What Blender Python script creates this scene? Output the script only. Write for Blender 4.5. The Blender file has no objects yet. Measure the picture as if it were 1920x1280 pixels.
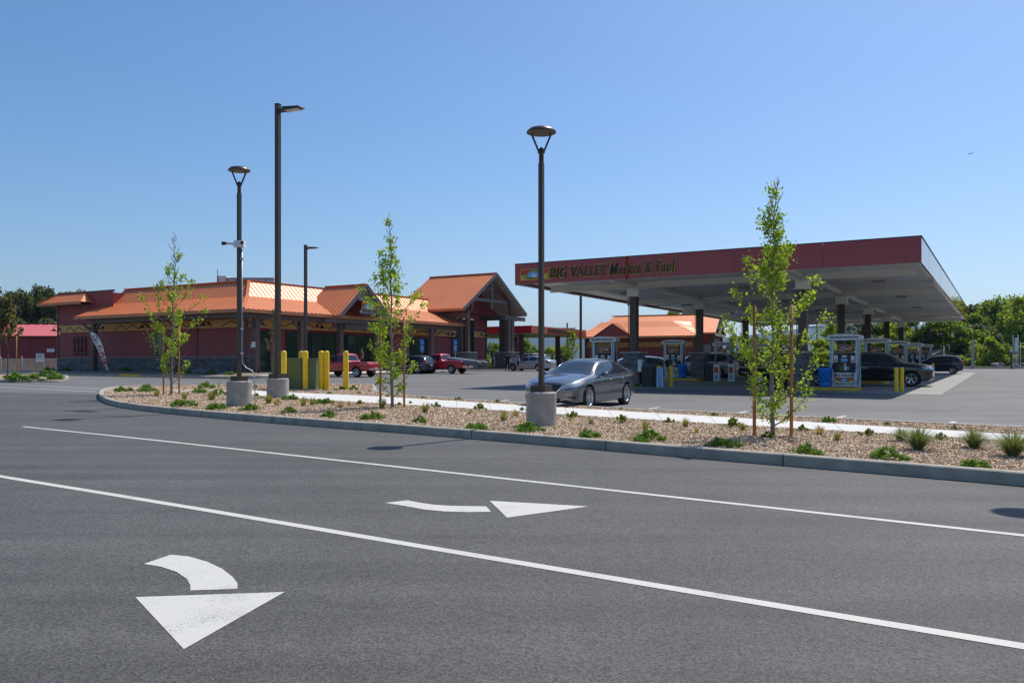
import bpy, math, random
import numpy as np
from mathutils import Vector, Matrix, geometry
from mathutils.bvhtree import BVHTree
R = math.radians
SC = bpy.context.scene
COL = SC.collection

# ------------------------------------------------------------------ camera
F = 1593.0            # focal length in pixels of the 1920 px wide photograph
EYE = 1.6
cd = bpy.data.cameras.new('camera')
cd.sensor_width = 36.0
cd.lens = F / 1920 * 36
cd.shift_y = 48 / 1920
cd.clip_start = 0.1
cd.clip_end = 30000
cam = bpy.data.objects.new('camera', cd)
cam.location = (0, 0, EYE)
cam.rotation_euler = (R(90), 0, 0)
COL.objects.link(cam)
SC.camera = cam

# ------------------------------------------------------------------ light
SUN = Vector((0.444, 0.51, 1.0)).normalized()
world = bpy.data.worlds.new('World')
SC.world = world
world.use_nodes = True
wn = world.node_tree
wn.nodes.clear()
sky = wn.nodes.new('ShaderNodeTexSky')
sky.sky_type = 'NISHITA'
sky.sun_disc = False
sky.sun_elevation = math.asin(SUN.z)
sky.sun_rotation = math.atan2(SUN.x, SUN.y)
sky.altitude = 0
sky.air_density = 1.0
sky.dust_density = 0.95
sky.ozone_density = 4.2
bg = wn.nodes.new('ShaderNodeBackground')
bg.inputs['Strength'].default_value = 0.117
wo = wn.nodes.new('ShaderNodeOutputWorld')
hs = wn.nodes.new('ShaderNodeHueSaturation'); hs.inputs['Saturation'].default_value = 1.16
wn.links.new(sky.outputs[0], hs.inputs['Color']); wn.links.new(hs.outputs[0], bg.inputs[0])
wn.links.new(bg.outputs[0], wo.inputs[0])
sl = bpy.data.lights.new('sun', 'SUN')
sl.energy = 4.2
sl.angle = R(0.53)
sl.color = (1.0, 0.95, 0.865)
so = bpy.data.objects.new('sun', sl)
so.location = (30, 30, 60)
so.rotation_euler = SUN.to_track_quat('Z', 'Y').to_euler()
COL.objects.link(so)
SC.view_settings.view_transform = 'Standard'
SC.view_settings.look = 'None'
SC.view_settings.exposure = 0.15
SC.view_settings.gamma = 1.0
SC.view_settings.use_curve_mapping = False
SC.render.engine = 'CYCLES'
SC.cycles.filter_width = 1.4
SC.render.resolution_x = 1024
SC.render.resolution_y = 682

# ------------------------------------------------------------------ helpers
SLOPE = 0.015
def gz(y):
    return SLOPE * min(y, 96.0)
def G(px, py, dz=0.0):
    """ground point seen at a pixel of the photograph (site plane lifted by dz)"""
    y = F * (EYE - dz) / (py - (688 - F * SLOPE))
    return Vector(((px - 960) / F * y, y, SLOPE * y + dz))
def A(px, py, y):
    """point at depth y"""
    return Vector(((px - 960) / F * y, y, EYE - (py - 688) / F * y))

def tag(o, label=None, cat=None, group=None, kind=None):
    if label: o['label'] = label
    if cat: o['category'] = cat
    if group: o['group'] = group
    if kind: o['kind'] = kind
    return o
def link(name, mesh, parent=None):
    o = bpy.data.objects.new(name, mesh)
    COL.objects.link(o)
    if parent is not None: o.parent = parent
    return o
def empty(name, loc=(0, 0, 0), label=None, cat=None, group=None, kind=None, rz=0.0):
    o = link(name, None)
    o.empty_display_size = 0.3
    o.location = loc
    o.rotation_euler = (0, 0, rz)
    return tag(o, label, cat, group, kind)
CHILDREN = {}
def kids(o):
    return [c for c in COL.objects if c.parent == o]
def copy_tree(root, loc=None, rz=None, label=None, scale=None):
    r = root.copy(); COL.objects.link(r)
    if loc is not None: r.location = loc
    if rz is not None: r.rotation_euler = (0, 0, rz)
    if scale is not None: r.scale = (scale,) * 3
    if label: r['label'] = label
    for ch in kids(root):
        c = ch.copy(); COL.objects.link(c); c.parent = r
        for g in kids(ch):
            d = g.copy(); COL.objects.link(d); d.parent = c
    return r

class MB:
    def __init__(self, xf=None):
        self.v = []; self.f = []; self.m = []; self.s = []; self.xf = xf; self.mi = 0
    def add(self, vs, fs, mi=None, smooth=False):
        b = len(self.v)
        self.v += [tuple(p) for p in vs]
        mi = self.mi if mi is None else mi
        for f in fs:
            self.f.append(tuple(i + b for i in f)); self.m.append(mi); self.s.append(smooth)
        return self
    def box(self, x0, x1, y0, y1, z0, z1, mi=None):
        vs = [(x0,y0,z0),(x1,y0,z0),(x1,y1,z0),(x0,y1,z0),(x0,y0,z1),(x1,y0,z1),(x1,y1,z1),(x0,y1,z1)]
        return self.add(vs, [(0,3,2,1),(4,5,6,7),(0,1,5,4),(1,2,6,5),(2,3,7,6),(3,0,4,7)], mi)
    def hexa(self, a, b, mi=None):
        """two quads (bottom a, top b)"""
        return self.add(list(a) + list(b), [(0,3,2,1),(4,5,6,7),(0,1,5,4),(1,2,6,5),(2,3,7,6),(3,0,4,7)], mi)
    def bar(self, p, q, w, h, up=(0,0,1), mi=None):
        """rectangular bar from p to q, width w across, height h along up"""
        p = Vector(p); q = Vector(q); d = (q - p).normalized(); up = Vector(up)
        s = d.cross(up)
        if s.length < 1e-6: s = d.cross(Vector((1,0,0)))
        s.normalize(); u = s.cross(d).normalized()
        s = s * w / 2; u = u * h / 2
        a = [p - s - u, p + s - u, q + s - u, q - s - u]
        b = [p - s + u, p + s + u, q + s + u, q - s + u]
        return self.hexa(a, b, mi)
    def tube(self, pts, r, n=10, mi=None, caps=True, smooth=True):
        pts = [Vector(p) for p in pts]
        rs = r if isinstance(r, (list, tuple)) else [r] * len(pts)
        vs = []; ref = None
        for i, p in enumerate(pts):
            d = (pts[min(i+1, len(pts)-1)] - pts[max(i-1, 0)])
            d = d.normalized() if d.length > 1e-9 else Vector((0,0,1))
            if ref is None:
                ref = Vector((1,0,0)) if abs(d.x) < 0.8 else Vector((0,1,0))
            a = (ref - d * ref.dot(d)).normalized(); ref = a; b = d.cross(a)
            for k in range(n):
                t = 2 * math.pi * k / n
                vs.append(p + (a * math.cos(t) + b * math.sin(t)) * rs[i])
        fs = []
        for i in range(len(pts) - 1):
            for k in range(n):
                k2 = (k + 1) % n
                fs.append((i*n+k, i*n+k2, (i+1)*n+k2, (i+1)*n+k))
        self.add(vs, fs, mi, smooth)
        if caps:
            b = len(self.v) - len(vs)
            mi = self.mi if mi is None else mi
            self.f.append(tuple(b + k for k in reversed(range(n)))); self.m.append(mi); self.s.append(False)
            e = b + (len(pts) - 1) * n
            self.f.append(tuple(e + k for k in range(n))); self.m.append(mi); self.s.append(False)
        return self
    def lathe(self, prof, n=24, c=(0,0,0), axis='z', mi=None, smooth=True):
        vs = []
        for (r, z) in prof:
            for k in range(n):
                t = 2 * math.pi * k / n
                a, b = r * math.cos(t), r * math.sin(t)
                if axis == 'z': vs.append((c[0]+a, c[1]+b, c[2]+z))
                elif axis == 'y': vs.append((c[0]+b, c[1]+z, c[2]+a))
                else: vs.append((c[0]+z, c[1]+a, c[2]+b))
        fs = []
        for i in range(len(prof) - 1):
            for k in range(n):
                k2 = (k + 1) % n
                fs.append((i*n+k, i*n+k2, (i+1)*n+k2, (i+1)*n+k))
        return self.add(vs, fs, mi, smooth)
    def prism(self, poly, off, mi=None):
        """polygon (3D pts, planar) extruded by vector off"""
        n = len(poly); off = Vector(off); P = [Vector(p) for p in poly]
        vs = P + [p + off for p in P]
        fs = [tuple(reversed(range(n))), tuple(range(n, 2*n))]
        fs += [(i, (i+1) % n, (i+1) % n + n, i + n) for i in range(n)]
        return self.add(vs, fs, mi)
    def poly(self, pts, mi=None):
        """flat (possibly concave) polygon"""
        tris = geometry.tessellate_polygon([[Vector(p) for p in pts]])
        nrm = Vector((0,0,0))
        P = [Vector(p) for p in pts]
        fs = []
        for t in tris:
            n = (P[t[1]] - P[t[0]]).cross(P[t[2]] - P[t[0]])
            fs.append(tuple(t) if n.z >= -1e-12 else tuple(reversed(t)))
        return self.add(P, fs, mi)
    def build_each(self, name, mats, parent=None, label=None):
        """one object per box or bar added (8 vertices, 6 faces each)"""
        o = None
        for k in range(0, len(self.v), 8):
            q = MB(self.xf); q.v = self.v[k:k+8]; j = k//8*6
            q.f = [tuple(i-k for i in f) for f in self.f[j:j+6]]; q.m = self.m[j:j+6]; q.s = self.s[j:j+6]
            o = q.build(name, mats, parent, label)
        return o
    def mesh(self, name, mats):
        me = bpy.data.meshes.new(name)
        vs = self.v if self.xf is None else [tuple(self.xf(*p)) for p in self.v]
        me.from_pydata(vs, [], self.f)
        if not isinstance(mats, (list, tuple)): mats = [mats]
        for m in mats: me.materials.append(m)
        if len(mats) > 1: me.polygons.foreach_set('material_index', self.m)
        if any(self.s): me.polygons.foreach_set('use_smooth', self.s)
        me.update()
        return me
    def build(self, name, mats, parent=None, label=None, kind=None):
        return tag(link(name, self.mesh(name, mats), parent), label, kind=kind)

def text_mesh(s, size, extrude=0.01, offset=0.0, shear=0.0, mat=None, align='CENTER', space=1.0):
    """lettering as a mesh standing upright in the XZ plane, facing -Y"""
    c = bpy.data.curves.new('lettering', 'FONT')
    c.body = s; c.size = size; c.extrude = extrude; c.offset = offset; c.shear = shear
    c.align_x = align; c.align_y = 'CENTER'; c.resolution_u = 3; c.space_character = space
    o = bpy.data.objects.new('lettering', c); COL.objects.link(o)
    dg = bpy.context.evaluated_depsgraph_get()
    me = bpy.data.meshes.new_from_object(o.evaluated_get(dg))
    bpy.data.objects.remove(o); bpy.data.curves.remove(c)
    me.transform(Matrix.Rotation(R(90), 4, 'X'))
    me.materials.clear()
    if mat: me.materials.append(mat)
    return me
def text_fit(s, w, h, extrude=0.01, offset=0.0, shear=0.0, mat=None):
    me = text_mesh(s, 1.0, extrude, offset / max(h, .1) * .8, shear, mat, space=1.12)
    xs = [v.co.x for v in me.vertices]; zs = [v.co.z for v in me.vertices]
    cx, cz = (min(xs)+max(xs))/2, (min(zs)+max(zs))/2
    me.transform(Matrix.Diagonal((w/(max(xs)-min(xs)), 1, h/(max(zs)-min(zs)), 1)) @ Matrix.Translation((-cx, 0, -cz)))
    return me
def smooth_norm(me, ang=40):
    for p in me.polygons: p.use_smooth = True
    try: me.set_sharp_from_angle(angle=R(ang))
    except Exception: pass

# ------------------------------------------------------------------ materials
def nodes(m):
    m.use_nodes = True
    return m.node_tree.nodes, m.node_tree.links, m.node_tree.nodes['Principled BSDF']
def simple(name, col, rough=0.6, metal=0.0, spec=0.5, var=0.12, scale=3.0, bump=0.0, bscale=40.0, coat=0.0, island=0.0, world_xy=True, trans=0.0):
    """colour with procedural mottling, roughness variation and fine relief"""
    m = bpy.data.materials.new(name)
    N, L, b = nodes(m)
    tc = N.new('ShaderNodeTexCoord')
    ns = N.new('ShaderNodeTexNoise'); ns.inputs['Scale'].default_value = scale; ns.inputs['Detail'].default_value = 6
    L.new(tc.outputs['Object'], ns.inputs['Vector'])
    mr = N.new('ShaderNodeMapRange')
    mr.inputs['From Min'].default_value = 0.25; mr.inputs['From Max'].default_value = 0.75
    mr.inputs['To Min'].default_value = 1 - var; mr.inputs['To Max'].default_value = 1 + var
    L.new(ns.outputs['Fac'], mr.inputs['Value'])
    val = mr.outputs[0]
    if island > 0:
        g = N.new('ShaderNodeNewGeometry')
        m2 = N.new('ShaderNodeMapRange'); m2.inputs['To Min'].default_value = 1 - island; m2.inputs['To Max'].default_value = 1 + island
        L.new(g.outputs['Random Per Island'], m2.inputs['Value'])
        mm = N.new('ShaderNodeMath'); mm.operation = 'MULTIPLY'
        L.new(val, mm.inputs[0]); L.new(m2.outputs[0], mm.inputs[1]); val = mm.outputs[0]
    vm = N.new('ShaderNodeVectorMath'); vm.operation = 'SCALE'
    vm.inputs[0].default_value = col[:3]
    L.new(val, vm.inputs['Scale'])
    L.new(vm.outputs[0], b.inputs['Base Color'])
    r2 = N.new('ShaderNodeMapRange'); r2.inputs['To Min'].default_value = max(0.02, rough - 0.08); r2.inputs['To Max'].default_value = min(1, rough + 0.08)
    L.new(ns.outputs['Fac'], r2.inputs['Value']); L.new(r2.outputs[0], b.inputs['Roughness'])
    b.inputs['Metallic'].default_value = metal
    b.inputs['Specular IOR Level'].default_value = spec
    if coat: b.inputs['Coat Weight'].default_value = coat; b.inputs['Coat Roughness'].default_value = 0.03 if 'roof' not in name and 'seam' not in name else 0.42
    if trans: b.inputs['Transmission Weight'].default_value = trans
    if bump > 0:
        n2 = N.new('ShaderNodeTexNoise'); n2.inputs['Scale'].default_value = bscale; n2.inputs['Detail'].default_value = 4
        L.new(tc.outputs['Object'], n2.inputs['Vector'])
        bp = N.new('ShaderNodeBump'); bp.inputs['Strength'].default_value = bump; bp.inputs['Distance'].default_value = 0.01
        L.new(n2.outputs['Fac'], bp.inputs['Height']); L.new(bp.outputs[0], b.inputs['Normal'])
    return m
def leafmat(name, c1, c2, trans=0.35):
    m = bpy.data.materials.new(name)
    N, L, b = nodes(m)
    g = N.new('ShaderNodeNewGeometry')
    cr = N.new('ShaderNodeValToRGB')
    cr.color_ramp.elements[0].color = (*c1, 1); cr.color_ramp.elements[1].color = (*c2, 1)
    L.new(g.outputs['Random Per Island'], cr.inputs[0])
    L.new(cr.outputs[0], b.inputs['Base Color'])
    b.inputs['Roughness'].default_value = 0.55
    b.inputs['Specular IOR Level'].default_value = 0.3
    tr = N.new('ShaderNodeBsdfTranslucent')
    vm = N.new('ShaderNodeVectorMath'); vm.operation = 'MULTIPLY'; vm.inputs[1].default_value = (1.5, 1.6, 0.5)
    L.new(cr.outputs[0], vm.inputs[0]); L.new(vm.outputs[0], tr.inputs['Color'])
    mx = N.new('ShaderNodeMixShader'); mx.inputs[0].default_value = trans
    L.new(b.outputs[0], mx.inputs[1]); L.new(tr.outputs[0], mx.inputs[2])
    L.new(mx.outputs[0], N['Material Output'].inputs['Surface'])
    return m

def asphalt_mat(name, base, tint, speck=1.0, streak=1.0):
    m = bpy.data.materials.new(name)
    N, L, b = nodes(m)
    tc = N.new('ShaderNodeTexCoord')
    def noise(scale, detail=4, vec=None, rough=0.5):
        n = N.new('ShaderNodeTexNoise'); n.inputs['Scale'].default_value = scale; n.inputs['Detail'].default_value = detail
        n.inputs['Roughness'].default_value = rough
        L.new(vec or tc.outputs['Object'], n.inputs['Vector']); return n.outputs['Fac']
    def rng(v, a, c, f0=0.3, f1=0.7):
        r = N.new('ShaderNodeMapRange'); r.inputs['From Min'].default_value = f0; r.inputs['From Max'].default_value = f1
        r.inputs['To Min'].default_value = a; r.inputs['To Max'].default_value = c; L.new(v, r.inputs['Value']); return r.outputs[0]
    def mul(a, c):
        x = N.new('ShaderNodeMath'); x.operation = 'MULTIPLY'; L.new(a, x.inputs[0]); L.new(c, x.inputs[1]); return x.outputs[0]
    mp = N.new('ShaderNodeMapping'); mp.inputs['Rotation'].default_value = (0, 0, R(30.1)); mp.inputs['Scale'].default_value = (0.12, 1.6, 1)
    L.new(tc.outputs['Object'], mp.inputs['Vector'])
    big = mul(rng(noise(0.35, 6), 0.88, 1.12), rng(noise(1.7, 7, None, 0.65), 0.93, 1.07))
    st = rng(noise(1.0, 5, mp.outputs[0]), 1 - 0.12*streak, 1 + 0.12*streak)
    mid = rng(noise(9.0, 5), 0.94, 1.06)
    vo = N.new('ShaderNodeTexVoronoi'); vo.inputs['Scale'].default_value = 75
    L.new(tc.outputs['Object'], vo.inputs['Vector'])
    wn_ = N.new('ShaderNodeTexWhiteNoise'); L.new(vo.outputs['Color'], wn_.inputs['Vector'])
    sp = rng(wn_.outputs['Value'], 1 - 0.42*speck, 1 + 0.5*speck, 0, 1)
    v = mul(mul(big, st), mul(mid, sp))
    vm = N.new('ShaderNodeVectorMath'); vm.operation = 'SCALE'; vm.inputs[0].default_value = tuple(base * t for t in tint)
    L.new(v, vm.inputs['Scale']); L.new(vm.outputs[0], b.inputs['Base Color'])
    b.inputs['Roughness'].default_value = 0.78
    b.inputs['Specular IOR Level'].default_value = 0.4
    bp = N.new('ShaderNodeBump'); bp.inputs['Strength'].default_value = 0.5; bp.inputs['Distance'].default_value = 0.006
    L.new(vo.outputs['Distance'], bp.inputs['Height']); L.new(bp.outputs[0], b.inputs['Normal'])
    return m

def paint_mat():
    """road paint, worn so that the asphalt's pores show"""
    m = bpy.data.materials.new('road_paint')
    N, L, b = nodes(m)
    tc = N.new('ShaderNodeTexCoord')
    n1 = N.new('ShaderNodeTexNoise'); n1.inputs['Scale'].default_value = 110; n1.inputs['Detail'].default_value = 3
    n2 = N.new('ShaderNodeTexNoise'); n2.inputs['Scale'].default_value = 2.5; n2.inputs['Detail'].default_value = 6
    L.new(tc.outputs['Object'], n1.inputs['Vector']); L.new(tc.outputs['Object'], n2.inputs['Vector'])
    ad = N.new('ShaderNodeMath'); ad.operation = 'MULTIPLY_ADD'; ad.inputs[1].default_value = 0.55
    L.new(n2.outputs['Fac'], ad.inputs[0]); L.new(n1.outputs['Fac'], ad.inputs[2])
    cr = N.new('ShaderNodeValToRGB')
    cr.color_ramp.elements[0].position = 0.56; cr.color_ramp.elements[0].color = (0.16, 0.16, 0.155, 1)
    cr.color_ramp.elements[1].position = 0.66; cr.color_ramp.elements[1].color = (0.55, 0.535, 0.485, 1)
    L.new(ad.outputs[0], cr.inputs[0]); L.new(cr.outputs[0], b.inputs['Base Color'])
    b.inputs['Roughness'].default_value = 0.7
    bp = N.new('ShaderNodeBump'); bp.inputs['Strength'].default_value = 0.4; bp.inputs['Distance'].default_value = 0.005
    L.new(n1.outputs['Fac'], bp.inputs['Height']); L.new(bp.outputs[0], b.inputs['Normal'])
    return m

M = {}
M['asphalt'] = asphalt_mat('asphalt', 0.077, (1.0, 0.97, 0.925), 1.0, 1.5)
M['lot'] = asphalt_mat('lot_asphalt', 0.132, (1.0, 0.97, 0.94), 0.7, 1.6)
M['paint'] = paint_mat()
M['concrete'] = simple('concrete', (0.40, 0.385, 0.36), 0.85, var=0.14, scale=1.7, bump=0.25, bscale=60)
M['kerb'] = simple('kerb_concrete', (0.37, 0.34, 0.285), 0.85, var=0.28, scale=3.2, bump=0.3, bscale=45)
M['walk'] = simple('sidewalk_concrete', (0.62, 0.60, 0.56), 0.85, var=0.06, scale=1.3, bump=0.15, bscale=70)
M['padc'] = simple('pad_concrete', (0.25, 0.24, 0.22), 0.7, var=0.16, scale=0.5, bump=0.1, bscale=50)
M['basec'] = simple('lamp_base_concrete', (0.34, 0.325, 0.30), 0.8, var=0.22, scale=5, bump=0.3, bscale=25)
M['bed'] = simple('mulch_bed', (0.34, 0.26, 0.185), 0.95, var=0.4, scale=30, bump=0.9, bscale=60)
M['chip'] = simple('wood_chip', (0.60, 0.455, 0.32), 0.85, var=0.1, scale=5, island=0.38)
M['grass'] = simple('field_grass', (0.10, 0.13, 0.035), 0.95, var=0.4, scale=0.4, bump=0.4, bscale=8)
M['dirt'] = simple('dirt', (0.22, 0.18, 0.13), 0.95, var=0.25, scale=1.5, bump=0.4, bscale=20)
M['bronze'] = simple('bronze_metal', (0.075, 0.050, 0.036), 0.38, 0.25, var=0.06)
M['bronze2'] = simple('lamp_underside', (0.10, 0.085, 0.07), 0.5, 0.1, var=0.05)
M['brown'] = simple('brown_timber', (0.115, 0.074, 0.054), 0.6, var=0.12, scale=4, bump=0.15, bscale=30)
M['greybrown'] = simple('weathered_beam', (0.15, 0.12, 0.105), 0.6, var=0.12, scale=4)
M['red'] = simple('maroon_siding', (0.30, 0.052, 0.046), 0.6, var=0.07, scale=1.5)
M['redtrim'] = simple('dark_red_steel', (0.13, 0.018, 0.016), 0.5)
M['band'] = simple('ochre_band', (0.66, 0.37, 0.12), 0.7, var=0.06)
M['zig'] = simple('zigzag_paint', (0.10, 0.05, 0.03), 0.7)
M['stone'] = simple('ledge_stone', (0.145, 0.14, 0.145), 0.85, var=0.15, scale=8, bump=0.3, bscale=20, island=0.35)
M['stonecap'] = simple('stone_cap', (0.33, 0.32, 0.30), 0.8, var=0.1)
M['roof'] = simple('copper_roof', (0.76, 0.24, 0.065), 0.6, 0.2, 0.5, coat=0.7, var=0.07, scale=0.5)
M['rib'] = simple('copper_seam', (0.60, 0.18, 0.05), 0.6, 0.2, 0.4, coat=0.25, var=0.05)
M['fascia'] = simple('copper_fascia', (0.52, 0.19, 0.08), 0.45, 0.2)
M['soffit'] = simple('soffit', (0.13, 0.105, 0.085), 0.7)
M['pale'] = simple('pale_soffit', (0.30, 0.27, 0.23), 0.6)
M['glassdark'] = simple('store_glass', (0.045, 0.075, 0.05), 0.03, 0.4, spec=0.6, var=0.02)
M['frame'] = simple('dark_frame', (0.03, 0.025, 0.022), 0.4)
M['black'] = simple('black_plastic', (0.018, 0.018, 0.019), 0.45)
M['darkgrey'] = simple('dark_grey', (0.07, 0.07, 0.075), 0.6)
M['canred'] = simple('fascia_red', (0.34, 0.018, 0.018), 0.3, 0.0, 0.0, var=0.06, scale=0.7, coat=1.0)
M['canw'] = simple('canopy_white', (0.78, 0.775, 0.73), 0.35, var=0.05)
M['white'] = simple('white_enamel', (0.74, 0.74, 0.72), 0.35, var=0.04)
M['grey'] = simple('grey_paint', (0.32, 0.33, 0.34), 0.5)
M['steel'] = simple('galvanised', (0.42, 0.43, 0.44), 0.4, 0.7)
M['bluegrey'] = simple('pump_frame', (0.36, 0.45, 0.54), 0.35, 0.1)
M['yellow'] = simple('safety_yellow', (0.88, 0.55, 0.008), 0.45, var=0.12, scale=4)
M['yellowk'] = simple('kerb_yellow', (0.66, 0.43, 0.03), 0.6, var=0.15, scale=3)
M['tgreen'] = simple('transformer_green', (0.085, 0.125, 0.045), 0.45, var=0.1)
M['binblue'] = simple('bin_blue', (0.015, 0.20, 0.72), 0.45)
M['stake'] = simple('stake_wood', (0.42, 0.19, 0.07), 0.8, var=0.2, scale=12)
M['bark'] = simple('bark', (0.26, 0.22, 0.18), 0.9, var=0.25, scale=18, bump=0.5)
M['barkdark'] = simple('bark_dark', (0.10, 0.08, 0.065), 0.9, var=0.25, scale=4, bump=0.5)
M['twig'] = simple('twig', (0.20, 0.15, 0.11), 0.9, var=0.2, scale=20)
M['leafy'] = leafmat('young_leaf', (0.11, 0.19, 0.018), (0.42, 0.52, 0.06), 0.45)
M['shrub'] = leafmat('shrub_leaf', (0.06, 0.13, 0.015), (0.20, 0.33, 0.04), 0.32)
M['shruby'] = leafmat('olive_leaf', (0.12, 0.16, 0.025), (0.30, 0.34, 0.07), 0.3)
M['tuft'] = leafmat('tuft_blade', (0.15, 0.16, 0.04), (0.36, 0.34, 0.12), 0.3)
M['tuftdry'] = leafmat('dry_blade', (0.28, 0.20, 0.09), (0.48, 0.36, 0.17), 0.3)
M['fescue'] = leafmat('fescue_blade', (0.09, 0.13, 0.045), (0.28, 0.30, 0.14), 0.25)
M['oak'] = leafmat('oak_leaf', (0.06, 0.10, 0.016), (0.31, 0.39, 0.05), 0.42)
M['oaky'] = leafmat('bright_leaf', (0.12, 0.18, 0.02), (0.46, 0.50, 0.07), 0.42)
M['oakd'] = leafmat('dark_leaf', (0.05, 0.062, 0.026), (0.20, 0.22, 0.10), 0.25)
M['pinky'] = leafmat('bronze_leaf', (0.08, 0.06, 0.03), (0.26, 0.24, 0.10), 0.3)
M['barnroof'] = simple('barn_roof', (0.62, 0.15, 0.15), 0.5, 0.0, var=0.06)
M['barnred'] = simple('barn_wall', (0.26, 0.035, 0.035), 0.6, var=0.05)
M['hill'] = simple('hill_scrub', (0.035, 0.055, 0.03), 0.95, var=0.35, scale=0.01)
M['skin'] = simple('skin', (0.42, 0.23, 0.15), 0.6)
M['hair'] = simple('dark_hair', (0.02, 0.015, 0.012), 0.7)
M['signred'] = simple('sign_red', (0.62, 0.05, 0.03), 0.5)
M['signyel'] = simple('sign_yellow', (0.72, 0.48, 0.05), 0.5)
M['signblue'] = simple('sign_blue', (0.18, 0.42, 0.75), 0.5)
M['signink'] = simple('sign_ink', (0.012, 0.012, 0.016), 0.4)
M['blue'] = simple('parking_blue', (0.02, 0.20, 0.62), 0.5)
M['tyre'] = simple('tyre', (0.018, 0.018, 0.018), 0.8, bump=0.2)
M['rim'] = simple('alloy', (0.62, 0.62, 0.64), 0.25, 0.9)
M['rimdark'] = simple('alloy_dark', (0.08, 0.08, 0.085), 0.4, 0.5)
M['chrome'] = simple('chrome', (0.75, 0.75, 0.76), 0.12, 1.0, var=0.02)
M['lens'] = simple('lamp_lens', (0.55, 0.56, 0.58), 0.08, 0.35, coat=1.0, var=0.15, scale=12)
M['amber'] = simple('amber_lens', (0.75, 0.25, 0.02), 0.15)
M['tail'] = simple('tail_lens', (0.42, 0.012, 0.012), 0.12, coat=1.0)
M['carglass'] = simple('car_glass', (0.016, 0.034, 0.046), 0.03, spec=0.7, var=0.02)
M['plate'] = simple('plate', (0.6, 0.6, 0.58), 0.5)
def carpaint(name, col, metal=0.6, rough=0.3):
    return simple(name, col, rough, metal, coat=1.0, var=0.02)

# ================================================================== GROUND
def sheet(name, poly, off, mat, parent=None, kind='structure', thick=0.0):
    """polygon of (x, y) laid on the site plane"""
    mb = MB()
    P = [Vector((p[0], p[1], gz(p[1]) + off)) for p in poly]
    mb.poly(P)
    return mb.build(name, mat, parent, kind=kind)
g = MB()
for (y0, y1) in ((-50, 96), (96, 400), (400, 5800)):
    g.add([(-6500, y0, gz(y0) - 0.03), (6500, y0, gz(y0) - 0.03), (6500, y1, gz(y1) - 0.03), (-6500, y1, gz(y1) - 0.03)], [(0, 1, 2, 3)])
g.build('ground', M['grass'], kind='structure')
sheet('road', [(-90, -48), (90, -48), (90, -30), (14.3, 12.4), (-16.5, 33.8), (-90, 57)], 0.0, M['asphalt'])
sheet('parking_lot', [(-16.5, 33.8), (14.3, 12.4), (90, -30), (90, 96), (-2, 96), (-2, 90), (-90, 86), (-90, 57)], 0.004, M['lot'])

# ---- island outline (road side kerb foot first, then the lot side)
road_side = [G(*p) for p in [(2600, 978), (2250, 943), (1920, 911), (1789, 899.5), (1560, 880), (1320, 860), (1040, 835.5), (760, 811.6), (629, 802.5), (470, 789.5), (335, 777.5), (254, 768.5), (207, 760), (188, 750.5), (184, 743), (190, 736), (215, 730.5), (262, 728)]]
lot_side = [G(*p) for p in [(262, 728), (330, 726.5), (470, 726), (545, 724.5), (640, 723.5), (700, 725), (706, 731), (706, 741.5), (806, 750.5), (985, 764), (1260, 778.5), (1320, 781), (1600, 796), (1920, 812), (2250, 829.5), (2600, 848)]]
def resample(pts, step):
    out = [pts[0].copy()]; acc = 0.0
    for a, b in zip(pts, pts[1:]):
        L = (b - a).length
        if L < 1e-6: continue
        d = step - acc
        while d <= L:
            out.append(a.lerp(b, d / L)); d += step
        acc = L - (d - step)
    if (out[-1] - pts[-1]).length > 0.02: out.append(pts[-1].copy())
    return out
def chaikin(pts, n=2):
    for _ in range(n):
        o = [pts[0]]
        for a, b in zip(pts, pts[1:]):
            o += [a.lerp(b, 0.25), a.lerp(b, 0.75)]
        pts = o + [pts[-1]]
    return pts
def inward(pts, w, side):
    out = []
    for i, p in enumerate(pts):
        d = pts[min(i+1, len(pts)-1)] - pts[max(i-1, 0)]
        n = Vector((-d.y, d.x, 0)).normalized() * side
        out.append(Vector((p.x + n.x * w, p.y + n.y * w, 0)))
    return out
def kerb(name, pts, h, w, side, mat, label=None, seg=3.05, parent=None, lip=0.02, gap=0.012):
    """cast kerb in lengths with open joints; each length is a part"""
    root = parent or empty(name, (0, 0, 0), kind='structure')
    P = resample(pts, 0.38)
    n = max(1, int(round(seg / 0.38)))
    i = 0
    while i < len(P) - 1:
        j = min(i + n, len(P) - 1)
        q = [p.copy() for p in P[i:j+1]]
        if len(q) > 1:
            q[0] = q[0].lerp(q[1], gap / 0.38); q[-1] = q[-1].lerp(q[-2], gap / 0.38)
        inn = inward(P, w, side)[i:j+1]; l1 = inward(P, lip, side)[i:j+1]; l2 = inward(P, w - lip, side)[i:j+1]
        mb = MB(); prof = []
        for a, b_, c_, d_ in zip(q, l1, l2, inn):
            def z(p, dz): return (p.x, p.y, gz(p.y) + dz)
            prof.append([z(a, -0.08), z(a, h - lip * 0.8), z(b_, h), z(c_, h), z(d_, h - lip * 0.6), z(d_, -0.08)])
        # keep the joint: shift the ends of the inner lines too
        vs = [v for r in prof for v in r]; fs = []
        for k in range(len(prof) - 1):
            for e in range(5):
                a0 = k*6+e; fs.append((a0, a0+6, a0+7, a0+1) if side > 0 else (a0, a0+1, a0+7, a0+6))
        fs.append(tuple(range(6))); fs.append(tuple(reversed(range(len(vs)-6, len(vs)))))
        mb.add(vs, fs)
        me = mb.mesh('kerb_section', mat)
        # pull end rings apart for the joint
        link('kerb_section', me, root)
        i = j
    return root
RS = chaikin(road_side, 2); LS = chaikin(lot_side, 1)
kerb('island_kerb', RS, 0.165, 0.16, -1, M['kerb'])
kerb('lot_kerb', LS, 0.15, 0.15, -1, M['kerb'])
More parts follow.
